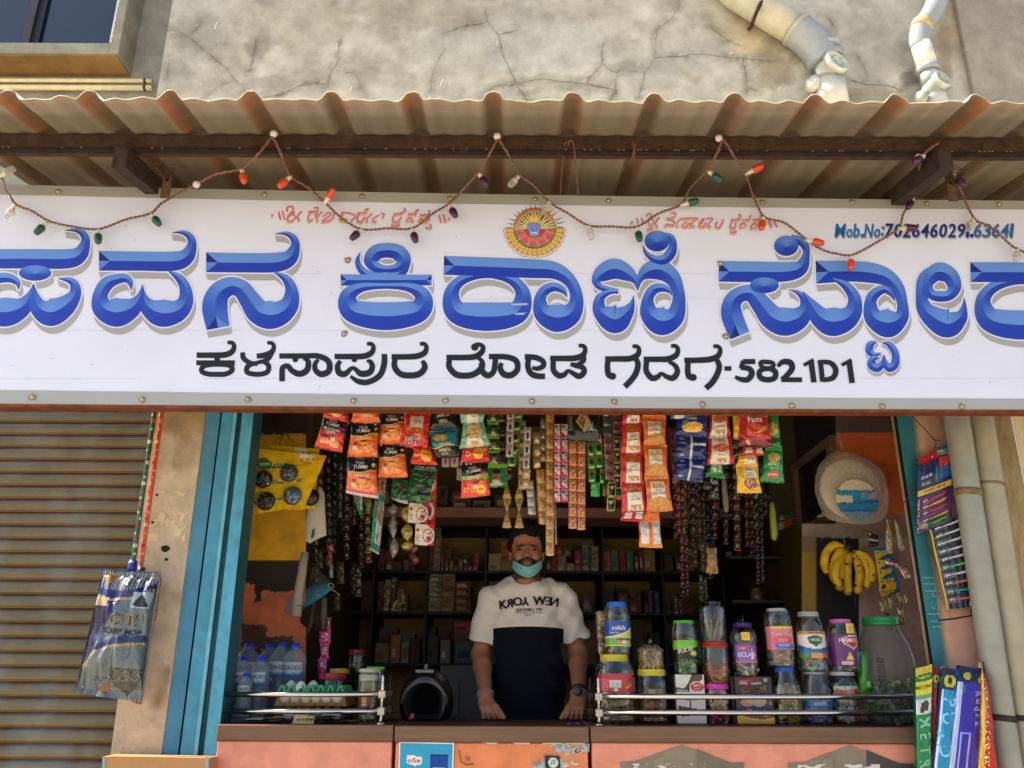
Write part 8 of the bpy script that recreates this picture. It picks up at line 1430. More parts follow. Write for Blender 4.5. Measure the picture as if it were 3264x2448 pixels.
tray('dark pulp egg tray with eggs at the bottom of the stack', 905, 1085, 2262, 2300, 3.31, '24303a', None, True, '1f9a4a')
tray('bright green plastic egg tray on top of the stack', 900, 1086, 2183, 2206, 3.30, '1f9a4a', None, False, '1f9a4a')
m = MB()
for k in range(16):
 x = random.uniform(800, 1110); Y_ = random.uniform(3.17, 3.24); w2 = random.uniform(16, 50); z = CTZ + .003 + .0012 * k; a_ = random.uniform(-.15, .15); c0 = at(x, 2305, Y_); wx = w2 * mpp(3.2, 2300)
 m.add([(c0.x - wx, c0.y - .02, z + random.uniform(0, .006)), (c0.x + wx, c0.y - .03, z + random.uniform(0, .012)), (c0.x + wx * .9, c0.y + .06, z + .006), (c0.x - wx * .8, c0.y + .06, z + .006)], [(0, 1, 2, 3)], H(random.choice(['a8907a', 'b09a80', '8a7464', '6a5a50', 'bca890'])), 'paper')
P = [at(930, 2308, 3.17), at(1000, 2308, 3.165), at(1002, 2282, 3.17), at(940, 2280, 3.18)]; m.quad(*P, H('a89468'), 'paper')
for k in range(4): m.add([at(945 + 13 * k, 2296, 3.164), at(955 + 13 * k, 2297, 3.164), at(955 + 13 * k, 2292, 3.164), at(945 + 13 * k, 2291, 3.164)], [(0, 1, 2, 3)], H('5a4c38'), 'paper')
m.single('newspaper', 'crumpled brown newspaper sheets under the egg trays', 'newspaper')
jar('low jar with a broad red lid behind the egg trays', 1055, 84, 2145, 2165, 2312, 'a82430', 88, 'cyl', Y=3.45, cont=(.8, ['3a2420', '5a2c28'], 20, .014), group='jars at the left end of the counter')
jar('low jar with a yellow lid behind the red lidded one', 1075, 56, 2131, 2146, 2312, 'b8a01c', 60, 'cyl', Y=3.56, cont=(.8, ['3a3420', '5a4c28'], 16, .014), group='jars at the left end of the counter')
jar('dark jar with a dull crimson lid further back in the shop', 1135, 52, 2070, 2088, 2180, '6a1c24', 55, 'cyl', Y=3.7, z0=at(1135, 2170, 3.7).z, cont=(.5, ['2a2420'], 6, .014), group='jars at the left end of the counter')
jar('greyish square jar with a cream lid and an orange brown label, by the rail post', 1173, 66, 2131, 2143, 2312, 'b0ac98', 66, 'square', Y=3.30, cont=(.2, ['a8a8a0', 'c8c8c0'], 20, .012), lab=[(.3, .55, '6a3424', [('r', .3, .3, .62, .85, H('d8924a')), ('e', .46, .16, .2, .1, H('c8b8a0'))], 40, -10), (.55, .95, '9c9a86', [('r', .2, .2, .7, .8, H('a8a490'))], 70, 0, .985)], group='jars at the left end of the counter', tint='d8d8c8')
jar('jar with a light green lid half hidden behind the greyish square jar', 1192, 60, 2125, 2134, 2312, '5ab82a', 60, 'cyl', Y=3.42, cont=(.4, ['2a3028'], 10, .014), group='jars at the left end of the counter')
e = thing('helmet', at(1358, 2290, 3.50), 'glossy black motorcycle helmet with its open face towards the street, on the counter', 'helmet')
hc = at(1358, 2235, 3.50); RX, RZ = 86 * mpp(3.5, 2200), 118 * mpp(3.5, 2200) * .92; zb4 = CTZ + .004; hc = Vector((hc.x, 3.53, zb4 + RZ * .42))
m = MB(); nu_, nv_ = 48, 34; vs = []; idx = {}
for i in range(nv_ + 1):
 ph_ = math.pi * i / nv_
 for k in range(nu_):
  t = 2 * math.pi * k / nu_; x = math.sin(ph_) * math.cos(t); y = -math.cos(ph_); z = math.sin(ph_) * math.sin(t)
  zz2 = z * RZ * (1.0 if z > 0 else .9); vs.append((hc.x + x * RX * 1.0, hc.y + y * .13, max(zb4, hc.z + zz2)))
i_open = 9
fs = [(i * nu_ + k, i * nu_ + (k + 1) % nu_, (i + 1) * nu_ + (k + 1) % nu_, (i + 1) * nu_ + k) for i in range(i_open, nv_) for k in range(nu_)]
m.add(vs, fs, H('131416'), 'rubber', smooth=True); m.build('shell', e)
m = MB(); ring = lambda s2, dy: [Vector((hc.x + (vs[i_open * nu_ + k][0] - hc.x) * s2, vs[i_open * nu_][1] + dy, max(zb4 + .001, hc.z + (vs[i_open * nu_ + k][2] - hc.z) * s2))) for k in range(nu_)]
for (sa, ya2, sb, yb2, c, mt) in [(1.01, 0, 1.0, -.012, '141618', 'rubber'), (1.0, -.012, .90, -.014, '17191b', 'rubber'), (.90, -.014, .88, .004, '1c1d1e', 'matte'), (.88, .004, .74, .02, '121212', 'matte'), (.74, .02, .5, .16, '0a0a0a', 'matte')]:
 A_, B_ = ring(sa, ya2), ring(sb, yb2); m.add(A_ + B_, [(k, (k + 1) % nu_, nu_ + (k + 1) % nu_, nu_ + k) for k in range(nu_)], H(c), mt, smooth=True)
cc_ = ring(.5, .16); m.add(cc_, [tuple(range(nu_))], H('080808'), 'matte'); m.build('visor_opening', e)
m = MB(); vz = []
for k in range(19):
 t = math.pi * k / 18
 for s2 in (1.06, .93): vz.append(Vector((hc.x + RX * .80 * math.cos(t) * s2, vs[i_open * nu_][1] - .02 - .012 * math.sin(t), hc.z + .0 + RZ * .62 * math.sin(t) * s2)))
m.add(vz, [(2 * k, 2 * k + 1, 2 * k + 3, 2 * k + 2) for k in range(18)], H('15171a'), 'rubber', smooth=True); m.build('visor', e)
m = MB(); m.tube([at(1358, 2116, 3.40), at(1358, 2136, 3.40)], .006, H('5a5c5c'), 'gloss', 6); paint(m, lambda u, v: hc + Vector(((u - .5) * .07, -.135 + .02 * abs(u - .5), RZ * .84 + .012 * v)), .07, .012, 12, 4, H('131416'), [('t', 'NNNOMNN', .5, .5, .8, H('8a8c8c'))], 'gloss'); m.build('crest', e)
m = MB(); m.add([at(1303, 2292, 3.41), at(1318, 2290, 3.41), at(1320, 2276, 3.41), at(1312, 2274, 3.41)], [(0, 1, 2, 3)], H('c83a28'), 'gloss'); m.tube([at(1440, 2290, 3.42), at(1458, 2284, 3.42), at(1470, 2292, 3.42), at(1486, 2290, 3.42)], .006, H('101214'), 'matte', 6); m.build('chin_strap', e)
m = MB(); m.box(at(1400, 2200, 4.45).x, at(1570, 2200, 4.45).x, 4.45, 4.9, FLZ, at(1480, 2121, 4.45).z, H('5c5c56'), 'painted', .004); m.box(at(1462, 2200, 4.44).x, at(1466, 2200, 4.44).x, 4.448, 4.45, FLZ, at(1480, 2180, 4.45).z, H('2c2c2a'), 'matte'); m.single('chest_freezer', 'dull white low cabinet between the helmet and the shopkeeper', 'cabinet')
for i, (x, y) in enumerate([(1815, 2308), (1842, 2307)]):
 c = atz(x, y, CTZ + .003); m = MB(); m.lathe(c, [(0, .007), (.004, .006), (.006, 0)], H('2a2f9a'), 'gloss', 10); m.single('bottle_cap', ['small blue cap lying on the counter, the inner one', 'small blue cap lying on the counter by the rail post'][i], 'cap', 'blue caps on the counter')
# ================================================================ back shelves
YSH = 4.85
def sx(px, py=1800, Y=YSH): return at(px, py, Y).x
def sz(py, Y=YSH): return at(1632, py, Y).z
ROWS = [1672, 1820, 1951, 2115]
shf = thing('shelf_unit', (0.1, YSH, FLZ), 'tall dark framed wooden shelves covering the back wall of the shop', 'shelves')
x0s, x1s = XL4 + .005, XR4 - .005
zt_ = sz(1672)
for i, py in enumerate(ROWS):
 m = MB(); z = sz(py); m.box(x0s, x1s, YSH - .01, YB - .02, z - .014, z, H('1c1a1a'), 'painted'); m.build('shelf_board', shf)
for px_ in (1195, 1362, 1549, 1735, 1921, 2110, 2300): m = MB(); m.box(sx(px_) - .007, sx(px_) + .007, YSH - .005, YB - .03, FLZ, zt_ - .023, H('161a1c'), 'painted'); m.build('divider', shf)
m = MB(); m.box(x0s, x1s, YB - .028, YB - .02, FLZ, zt_, H('b8924a'), 'painted'); m.build('back_panel', shf)
m = MB(); m.box(XL4 + .005, XR4 - .005, 4.55, YB - .02, sz(1650, 4.55) + .001, sz(1618, 4.55), H('9a6c60'), 'painted'); m.build('loft_slab', bld)
m = MB(); m.box(x0s, x1s, YSH - .02, YB - .03, zt_ + .001, sz(1650, 4.55), H('3a3430'), 'painted'); m.build('header_panel', shf)
zl = sz(1618, 4.55) + .002
CN = {'pink': '8a2a58', 'crimson': '9a1c34', 'white': '9a968c', 'cream': '9a8e6c', 'teal': '2a6a74', 'green': '1c6a3c', 'orange': 'b06434', 'brown': '5a4030', 'grey': '6a6a68', 'blue': '2a4a7a', 'tan': '8a704c', 'maroon': '5a2030', 'magenta': 'a02a68', 'black': '1c1c1e', 'yellow': 'a8862a', 'silver': '8a8478'}
ORD = ORDN
def shelfitems(bay, xa, xb, row, items, Y=YSH + .02):
 """items: (colour, width px, height px, stack count, gap)"""
 base = sz(ROWS[row]) if isinstance(row, int) else row; x = xa; cnt = {}
 for (c, w2, h2, st_, gap) in items:
  for s2 in range(st_):
   X0 = sx(x, 1850); X1 = sx(x + w2, 1850); hh = h2 * 1.16 * mpp(YSH, 1850); z = base + .0015 + s2 * (hh + .001); jx = random.uniform(-.003, .003); dy = random.uniform(0, .02)
   m = MB(); col = jit(mix(H(CN[c]), H('c8b090'), .13), .12); m.box(X0 + jx, X1 + jx - .002, Y + dy, Y + dy + .09, z, z + hh - .001, col, 'paper')
   k2 = random.random(); yf = Y + dy - .0012
   a, b2 = X0 + jx, X1 + jx - .002
   alt = mix(col, H(random.choice(['d8d0c0', '2a2024', 'c8a050', '8a2a3c'])), .6)
   m.quad((a + (b2 - a) * .12, yf, z + hh * .2), (a + (b2 - a) * (.5 + .3 * k2), yf, z + hh * .2), (a + (b2 - a) * (.5 + .3 * k2), yf, z + hh * (.45 + .3 * k2)), (a + (b2 - a) * .12, yf, z + hh * (.45 + .3 * k2)), alt, 'paper')
   if k2 > .5: m.quad((a + (b2 - a) * .7, yf - .0008, z + hh * .5), (a + (b2 - a) * .9, yf - .0008, z + hh * .5), (a + (b2 - a) * .9, yf - .0008, z + hh * .85), (a + (b2 - a) * .7, yf - .0008, z + hh * .85), mix(col, (0, 0, 0), .6), 'paper')
   cnt[c] = cnt.get(c, 0) + 1; lv = 'bottom' if s2 == 0 and st_ > 1 else ('top' if s2 == st_ - 1 and st_ > 1 else ('layer %s' % ORD[s2] if st_ > 1 else 'single'))
   m.single('carton', f'{c} carton, {ORD[min(15, cnt[c] - 1)]} {c} one of the {bay}', 'carton', f'cartons in the {bay}')
  x += w2 + gap
R1, R2, R3, R4_ = 1, 2, 3, 3
shelfitems('upper bay left of the shopkeeper', 1545 - 190, 1545, 1, [('maroon', 24, 20, 7, 0), ('silver', 22, 17, 8, 1), ('brown', 12, 14, 3, 3), ('grey', 12, 14, 2, 1), ('yellow', 12, 13, 2, 3), ('brown', 14, 14, 1, 3), ('silver', 12, 16, 2, 1), ('maroon', 16, 18, 2, 1), ('pink', 14, 17, 1, 1), ('magenta', 18, 16, 3, 0)])
shelfitems('upper bay behind his right shoulder', 1556, 1640, 1, [('white', 40, 24, 2, 2), ('cream', 40, 27, 1, 0)])
shelfitems('orange pair above the cream carton', 1597, 1640, sz(1820) + .0015 + 27 * mpp(YSH, 1850) + .002, [('orange', 34, 28, 2, 0)])
shelfitems('upper bay behind his left shoulder', 1740, 1920, 1, [('maroon', 20, 34, 1, 1), ('crimson', 18, 32, 2, 1), ('white', 27, 23, 2, 1), ('white', 26, 23, 1, 1), ('magenta', 22, 19, 3, 2), ('teal', 27, 20, 4, 2), ('cream', 26, 14, 5, 1)])
shelfitems('crimson row above the white cartons', 1778, 1860, sz(1820) + .0015 + 48 * mpp(YSH, 1850), [('crimson', 22, 26, 1, 0), ('green', 24, 22, 1, 2)])
shelfitems('upper bay right of the gold sachets', 1925, 2108, 1, [('orange', 26, 56, 1, 2), ('teal', 24, 60, 1, 3), ('crimson', 20, 62, 1, 2), ('green', 22, 58, 1, 4), ('pink', 14, 44, 1, 1), ('pink', 12, 54, 1, 3), ('tan', 36, 60, 1, 0)])
shelfitems('upper bay before the purple strips', 2125, 2290, 1, [('black', 30, 50, 1, 6), ('maroon', 26, 44, 1, 8), ('brown', 30, 38, 2, 4), ('grey', 24, 30, 1, 0)])
shelfitems('upper bay at the left end', 1200, 1355, 1, [('maroon', 22, 30, 2, 2), ('brown', 26, 26, 2, 4), ('maroon', 24, 24, 1, 3), ('teal', 16, 30, 1, 2), ('crimson', 20, 28, 2, 0)])
shelfitems('middle bay at the left end', 1205, 1355, 2, [('maroon', 20, 16, 5, 1), ('silver', 18, 14, 6, 1), ('brown', 18, 15, 6, 3), ('silver', 18, 15, 4, 2), ('brown', 16, 16, 3, 0)])
shelfitems('middle bay left of the shopkeeper', 1366, 1545, 2, [('silver', 40, 13, 8, 1), ('tan', 42, 13, 8, 2), ('maroon', 50, 20, 4, 2)])
shelfitems('middle bay right of the shopkeeper', 1925, 2108, 2, [('black', 34, 40, 1, 14), ('maroon', 32, 26, 2, 2), ('maroon', 30, 26, 2, 16), ('brown', 12, 22, 1, 4), ('blue', 14, 58, 1, 4), ('teal', 14, 52, 1, 0)])
shelfitems('middle bay behind his left shoulder', 1745, 1920, 2, [('maroon', 40, 40, 1, 10), ('black', 44, 60, 1, 20), ('blue', 30, 40, 1, 0)])
shelfitems('lower bay at the left end', 1205, 1355, 3, [('tan', 44, 50, 1, 4), ('orange', 30, 72, 1, 4), ('cream', 24, 50, 1, 3), ('black', 30, 60, 1, 0)])
shelfitems('lower bay left of the shopkeeper', 1370, 1545, 3, [('black', 34, 70, 1, 6), ('grey', 30, 60, 1, 12), ('teal', 74, 56, 1, 0)])
shelfitems('crimson box laid over the teal carton', 1450, 1540, sz(2115) + .003 + 57 * mpp(YSH, 1850), [('brown', 70, 30, 1, 0)]); shelfitems('pair of boxes topping the teal carton', 1452, 1540, sz(2115) + .006 + 88 * mpp(YSH, 1850), [('crimson', 68, 28, 1, 0)])
shelfitems('lower bay right of the shopkeeper', 1925, 2108, 3, [('grey', 20, 50, 1, 8), ('green', 18, 46, 1, 10), ('grey', 20, 50, 1, 10), ('black', 24, 60, 1, 10), ('blue', 22, 56, 1, 0)])
shelfitems('loft over the shelves', 1200, 2290, zl, [('black', 60, 70, 1, 10), ('brown', 50, 60, 1, 40), ('black', 70, 64, 1, 12), ('maroon', 60, 24, 2, 8), ('grey', 56, 26, 1, 10), ('black', 80, 40, 1, 40), ('brown', 76, 60, 1, 30), ('black', 60, 70, 1, 60), ('maroon', 80, 50, 1, 20), ('black', 90, 60, 1, 0)], Y=4.62)
shelfitems('rear rank of the upper left bay', 1400, 1545, 1, [('brown', 30, 70, 1, 2), ('maroon', 40, 44, 1, 4), ('grey', 30, 38, 1, 3)], Y=YSH + .14)
shelfitems('rear rank of the middle right bay', 1925, 2290, 2, [('brown', 40, 62, 1, 5), ('black', 44, 72, 1, 4), ('grey', 36, 50, 1, 8), ('maroon', 50, 66, 1, 6), ('tan', 30, 54, 1, 30), ('brown', 44, 60, 1, 4)], Y=YSH + .14)
shelfitems('rear rank of the lower right bay', 1925, 2290, 3, [('brown', 50, 90, 1, 4), ('grey', 40, 80, 1, 6), ('maroon', 44, 96, 1, 8), ('black', 60, 84, 1, 26), ('tan', 40, 70, 1, 4), ('teal', 40, 88, 1, 0)], Y=YSH + .14)
shelfitems('rear rank of the lower left bay', 1205, 1545, 3, [('brown', 60, 92, 1, 4), ('grey', 50, 80, 1, 30), ('black', 40, 96, 1, 6), ('maroon', 50, 100, 1, 0)], Y=YSH + .14)
m = MB()
for k in range(26):
 x = random.choice([1226, 1238, 1256, 1262, 1284]) + random.uniform(-4, 4); y = random.uniform(1880, 1948); p = at(x, y, YSH + .0); m.box(p.x - .003, p.x + .003, p.y, p.y + .003, p.z - .012 * random.random(), p.z + .006, H('c8a858'), 'silver')
m.single('foil_bundle', 'gold glinting foil wrapped bundles in the middle bay at the left end', 'bundle')
sg_ = 'goods on the right wall shelves'
for i, (y, lab) in enumerate([(1700, 'upper'), (1815, 'middle'), (1940, 'lower')]):
 m = MB(); z = at(2490, y, 4.6).z; m.box(XR4 - .26, XR4 - .004, 4.06, YSH - .03, z - .015, z, H('2a2018'), 'painted'); m.single('side_shelf', f'{lab} dark side shelf on the yellow right wall', 'shelf', 'side shelves')
shz = [at(2490, y, 4.6).z for y in (1700, 1815, 1940)]
for i, (dx, Y_, r_, h_, row, c, lab) in enumerate([(-.10, 4.2, .022, .09, 1, 'a8a088', 'small white bottle with an orange band'), (-.15, 4.28, .02, .06, 1, '8a2a3c', 'small maroon tub'), (-.12, 4.36, .026, .05, 1, '8a8478', 'small grey tub'), (-.16, 4.45, .022, .07, 1, '9a8a6a', 'small beige bottle'), (-.2, 4.55, .02, .05, 1, '6a2430', 'small dark red tub'), (-.12, 4.15, .03, .06, 2, '6a5034', 'brown squat tub')]):
 m = MB(); m.lathe((XR4 + dx, Y_, shz[row] + .001), [(0, 0), (0, r_ * .9), (.004, r_), (h_ * .7, r_), (h_ * .75, r_ * .7), (h_ * .8, r_ * .7), (h_ * .8, r_ * .8), (h_, r_ * .8), (h_, 0)], H(c), 'gloss', 18); m.single('tub', lab + ' on the right wall shelf', 'tub', sg_)
for i, (P, c, lab) in enumerate([([(2486, 1660), (2540, 1640), (2538, 1622), (2478, 1648)], '1c7a34', 'green wrapped pack'), ([(2482, 1690), (2542, 1668), (2540, 1645), (2480, 1666)], 'c8582a', 'orange wrapped pack with a blue end'), ([(2594, 1925), (2626, 1925), (2624, 1890), (2590, 1892)], '2a6a3a', 'green and crimson sachet card low by the doorway')]):
 card(lab + ' on the right wall', P, 4.15, H(c), [('r', 0, 0, .25, 1, H('b8b4a8')), ('r', .7, .2, 1, .8, H('2a3a7a') if i == 1 else H('a82a34'))], mat='foil', name='wrapped_pack', group=sg_)
# ================================================================ the shopkeeper
from mathutils.bvhtree import BVHTree
class SDF:
 def __init__(s, lo, hi, h):
  s.lo = np.array(lo, float); s.h = h; s.n = np.ceil((np.array(hi) - s.lo) / h).astype(int) + 1
  s.f = np.full(tuple(s.n), 1.0)
 def _sl(s, lo, hi):
  a = np.clip(np.floor((np.array(lo) - s.lo) / s.h).astype(int), 0, s.n - 1); b = np.clip(np.ceil((np.array(hi) - s.lo) / s.h).astype(int) + 1, 1, s.n)
  ax = [s.lo[i] + s.h * np.arange(a[i], b[i]) for i in range(3)]
  return tuple(slice(a[i], b[i]) for i in range(3)), np.meshgrid(*ax, indexing='ij')
 def put(s, lo, hi, fn, k, mode='add'):
  pad = max(k * 1.5, s.h * 3) + .004; sl, (X, Y, Z) = s._sl(np.array(lo) - pad, np.array(hi) + pad)
  if X.size == 0: return
  d = fn(X, Y, Z); a = s.f[sl]
  if mode == 'sub':
   d = -d; h = np.clip(.5 - .5 * (a - d) / k, 0, 1); s.f[sl] = a * (1 - h) + d * h + k * h * (1 - h)
  elif mode == 'and': s.f[sl] = np.maximum(a, d)
  else: h = np.clip(.5 + .5 * (a - d) / k, 0, 1); s.f[sl] = a * (1 - h) + d * h - k * h * (1 - h)
 def ell(s, c, r, k=.01, mode='add'):
  c = np.array(c, float); r = np.array(r, float); m = r.min()
  def fn(X, Y, Z):
   q = np.sqrt(((X - c[0]) / r[0]) ** 2 + ((Y - c[1]) / r[1]) ** 2 + ((Z - c[2]) / r[2]) ** 2); g_ = np.sqrt(((X - c[0]) / r[0] ** 2) ** 2 + ((Y - c[1]) / r[1] ** 2) ** 2 + ((Z - c[2]) / r[2] ** 2) ** 2) + 1e-9
   return q * (q - 1) / g_
  s.put(c - r, c + r, fn, k, mode)
 def cap(s, a, b, ra, rb, k=.01, mode='add', flat=None):
  a = np.array(a, float); b = np.array(b, float); ab = b - a; L = (ab ** 2).sum() + 1e-12; R = max(ra, rb)
  def fn(X, Y, Z):
   t = np.clip(((X - a[0]) * ab[0] + (Y - a[1]) * ab[1] + (Z - a[2]) * ab[2]) / L, 0, 1)
   d = np.sqrt((X - a[0] - t * ab[0]) ** 2 + (Y - a[1] - t * ab[1]) ** 2 + (Z - a[2] - t * ab[2]) ** 2) - (ra + (rb - ra) * t); return d
  s.put(np.minimum(a, b) - R, np.maximum(a, b) + R, fn, k, mode)
 def mesh(s):
  f = s.f; S = f < 0; nx, ny, nz = f.shape
  cs = [S[i:nx - 1 + i, j:ny - 1 + j, k:nz - 1 + k] for i in (0, 1) for j in (0, 1) for k in (0, 1)]
  cnt = sum(c.astype(np.int8) for c in cs); act = (cnt > 0) & (cnt < 8); I = np.argwhere(act); idx = -np.ones(act.shape, int); idx[tuple(I.T)] = np.arange(len(I))
  acc = np.zeros((len(I), 3)); num = np.zeros(len(I)); C = [(i, j, k) for i in (0, 1) for j in (0, 1) for k in (0, 1)]
  for a in range(8):
   for b in range(a + 1, 8):
    ca, cb = np.array(C[a]), np.array(C[b])
    if np.abs(ca - cb).sum() != 1: continue
    fa = f[tuple((I + ca).T)]; fb = f[tuple((I + cb).T)]; m = (fa < 0) != (fb < 0); t = np.where(m, fa / np.where(m, fa - fb, 1), 0)
    acc += np.where(m[:, None], ca + (cb - ca) * t[:, None], 0); num += m
  V = (I + acc / num[:, None]) * s.h + s.lo; Fs = []
  for ax in range(3):
   o1, o2 = [(1, 2), (2, 0), (0, 1)][ax]; sl0 = [slice(1, -1)] * 3; sl0[ax] = slice(0, -1); sl1 = [slice(1, -1)] * 3; sl1[ax] = slice(1, None)
   A = S[tuple(sl0)]; B = S[tuple(sl1)]; E = np.argwhere(A != B); off = np.array([1, 1, 1]); off[ax] = 0; E2 = E + off
   fl = A[tuple(E.T)]; d1 = np.zeros(3, int); d1[o1] = 1; d2 = np.zeros(3, int); d2[o2] = 1
   q = [idx[tuple((E2 - d1 - d2).T)], idx[tuple((E2 - d2).T)], idx[tuple(E2.T)], idx[tuple((E2 - d1).T)]]; Q = np.stack(q, 1); Q[~fl] = Q[~fl][:, ::-1]; Fs.append(Q[(Q >= 0).all(1)])
  return V, np.concatenate(Fs)
def sdf_build(V, Fq, colfn, mat, name, parent):
 m = MB(); vc = colfn(V); m.add(V.tolist(), [tuple(q) for q in Fq.tolist()], None, mat, smooth=True, vcol=[tuple(c) for c in vc.tolist()]); return m.build(name, parent)
YFc = 3.635
O = at(1680, 1749, YFc) + Vector((0, .085, 0)); O = np.array(O)
def hp(x, y, z): return O + np.array((x, y, z))
SL_, EL_, WL_ = np.array(at(1566, 1902, 3.76)), np.array(at(1533, 2085, 3.78)), np.array(at(1547, 2218, 3.53))
SR_, ER_, WR_ = np.array(at(1795, 1900, 3.76)), np.array(at(1842, 2085, 3.78)), np.array(at(1845, 2212, 3.53))
bd = SDF((SL_[0] - .11, 3.42, 1.15), (SR_[0] + .13, 3.95, O[2] + .14), .0038)
bd.ell(hp(0, .018, .040), (.073, .092, .080), .01); bd.ell(hp(0, -.018, -.030), (.063, .072, .078), .02); bd.ell(hp(0, -.045, -.080), (.034, .036, .026), .022)
for s_ in (-1, 1):
 bd.cap(hp(s_ * .058, .0, -.035), hp(s_ * .040, -.035, -.078), .014, .016, .02); bd.ell(hp(s_ * .042, -.066, -.030), (.020, .018, .018), .016)
 bd.ell(hp(s_ * .030, -.100, -.002), (.016, .020, .009), .010, 'sub')
 bd.cap(hp(s_ * .014, -.083, .012), hp(s_ * .042, -.071, .013), .005, .004, .012)
 bd.cap(hp(s_ * .017, -.083, .0040), hp(s_ * .043, -.073, .0030), .0042, .0036, .004); bd.cap(hp(s_ * .018, -.082, -.0085), hp(s_ * .042, -.073, -.0080), .0036, .0034, .004)
 bd.ell(hp(s_ * .013, -.092, -.033), (.008, .010, .007), .006); bd.ell(hp(s_ * .071, .010, -.008), (.008, .018, .029), .006); bd.ell(hp(s_ * .076, .002, -.006), (.005, .008, .016), .003, 'sub')
bd.cap(hp(0, -.082, .008), hp(0, -.104, -.028), .0075, .0105, .010); bd.ell(hp(0, -.102, -.031), (.011, .010, .009), .007)
bd.ell(hp(0, -.088, -.0495), (.026, .011, .008), .010); bd.ell(hp(0, -.089, -.058), (.020, .007, .004), .005); bd.ell(hp(0, -.086, -.066), (.017, .008, .005), .005); bd.ell(hp(0, -.097, -.0625), (.018, .006, .0012), .002, 'sub')
bd.cap(hp(0, .018, -.07), hp(0, .035, -.20), .054, .060, .03)
T0 = O + np.array((.004, .045, -.19)); shz_ = (SL_[2] + SR_[2]) / 2
bd.cap(T0, (SL_[0] + .01, 3.77, SL_[2]), .034, .034, .03); bd.cap(T0, (SR_[0] - .01, 3.77, SR_[2]), .034, .034, .03)
bd.ell((O[0], 3.77, shz_ - .16), (.125, .085, .20), .04); bd.ell((O[0], 3.77, shz_ - .42), (.120, .085, .25), .04)
def arm_(S, E, Wr):
 bd.cap(S, E, .034, .037, .02); M_ = E + (Wr - E) * .3; bd.cap(E, M_, .038, .037, .012); bd.cap(M_, Wr, .037, .0245, .012); bd.ell(E, (.037, .040, .040), .02)
arm_(SL_, EL_, WL_); arm_(SR_, ER_, WR_)
def hand(Wr, sgn, px0):
 K_ = CTZ + .008
 P = lambda dx, y, z: np.array((Wr[0] + sgn * dx, y, z))
 palm0 = P(.004, Wr[1] - .012, Wr[2] - .022); palm1 = P(.012, 3.475, K_ + .038)
 bd.cap(Wr, palm0, .0265, .026, .012)
 for q in (-.020, -.007, .006, .018): bd.cap(palm0 + np.array((sgn * q * .8, 0, 0)), palm1 + np.array((sgn * (q + .0), (-.002 + abs(q) * .2), -.004)), .0175, .0135, .010)
 L = [(.036, .047, .052), (.042, .054, .058), (.040, .050, .055), (.032, .040, .045)]
 for i, q in enumerate((.024, .008, -.008, -.022)):
  k0 = palm1 + np.array((sgn * q, 0, -.002)); a1 = k0 + np.array((sgn * (.012 - .002 * i), -.020 + .004 * i, -.016)); a2 = a1 + np.array((sgn * (.010 - .003 * i), .004, -.018 + .0006 * i)); a2[2] = max(a2[2], K_ + .004); a3 = a2 + np.array((sgn * .008, .014, -.003)); a3[2] = K_ + .001
  bd.cap(k0, a1, .0100, .0092, .003); bd.cap(a1, a2, .0092, .0084, .002); bd.cap(a2, a3, .0084, .0074, .002)
 t0 = P(.022, Wr[1] - .010, Wr[2] - .030); t1 = P(.044, 3.475, K_ + .040); t2 = P(.060, 3.462, K_ + .020); t3 = P(.074, 3.455, K_ + .003)
 bd.cap(t0, t1, .016, .0125, .008); bd.cap(t1, t2, .0122, .0105, .003); bd.cap(t2, t3, .0105, .0085, .002)
hand(WL_, 1, 0); hand(WR_, -1, 0)
V, Fq = bd.mesh()
SK = np.array(H('a66b4b')); SKD = np.array(H('6e402a')); BE = np.array(H('17100c')); LP = np.array(H('7c4638'))
def bodycol(V):
 L = V - O; x, y, z = L[:, 0], L[:, 1], L[:, 2]; ax = np.abs(x); c = np.tile(SK, (len(V), 1)); head = (z > -.16)
 def mixm(m, col, a=1.0):
  nonlocal c
  m = np.clip(m, 0, 1)[:, None] * a; c = c * (1 - m) + np.array(col) * m
 ss = lambda e0, e1, t: np.clip((t - e0) / (e1 - e0), 0, 1)
 fr = ss(-.045, -.06, y) * head
 br = np.exp(-((z - .0075 - .0035 * np.sin(ax * 60)) / .0046) ** 2) * ss(.009, .015, ax) * ss(.050, .042, ax) * fr; mixm(br * 1.5, BE, .95)
 mixm(np.exp(-((z + .002) / .010) ** 2 - ((ax - .030) / .018) ** 2) * fr, SKD, .55)
 mixm(ss(-.015, -.034, z) * ss(-.0, -.02, y) * ss(.036, .050, ax) * ss(-.14, -.12, z), BE, .75)
 mixm(ss(-.070, -.078, z) * ss(.01, -.01, y) * ss(-.125, -.115, z), BE, .85)
 mixm(np.exp(-((z + .0445 - ax * .28 * -1) / .0085) ** 2) * ss(.044, .034, ax) * fr * ss(-.070, -.076, y) * 2, BE, .97)
 mixm(ss(-.046, -.054, z) * ss(.021, .027, ax) * fr, BE, .9)
 mixm(np.exp(-((z + .0605) / .0062) ** 4 - (ax / .019) ** 4) * fr * ss(-.076, -.082, y), LP, .8); mixm(np.exp(-((z + .0605) / .0013) ** 2 - (ax / .018) ** 4) * fr, SKD * .4, .9)
 mixm(ss(.030, .045, z) * ss(-.02, .02, y) * head + ss(.062, .068, ax) * ss(-.005, .01, z) * ss(-.03, -.01, y) * head, BE, .9)
 n = np.array([noise.noise(Vector(p) * 40) for p in V[::1]]) if len(V) < 60000 else np.zeros(len(V))
 c = c * (1 + .10 * n[:, None]); return np.clip(c, 0, 1)
per = thing('person', (float(O[0]), 3.77, FLZ), 'man in a white and black shirt with a lowered face mask behind the counter', 'person')
bo = sdf_build(V, Fq, bodycol, 'skin', 'body', per)
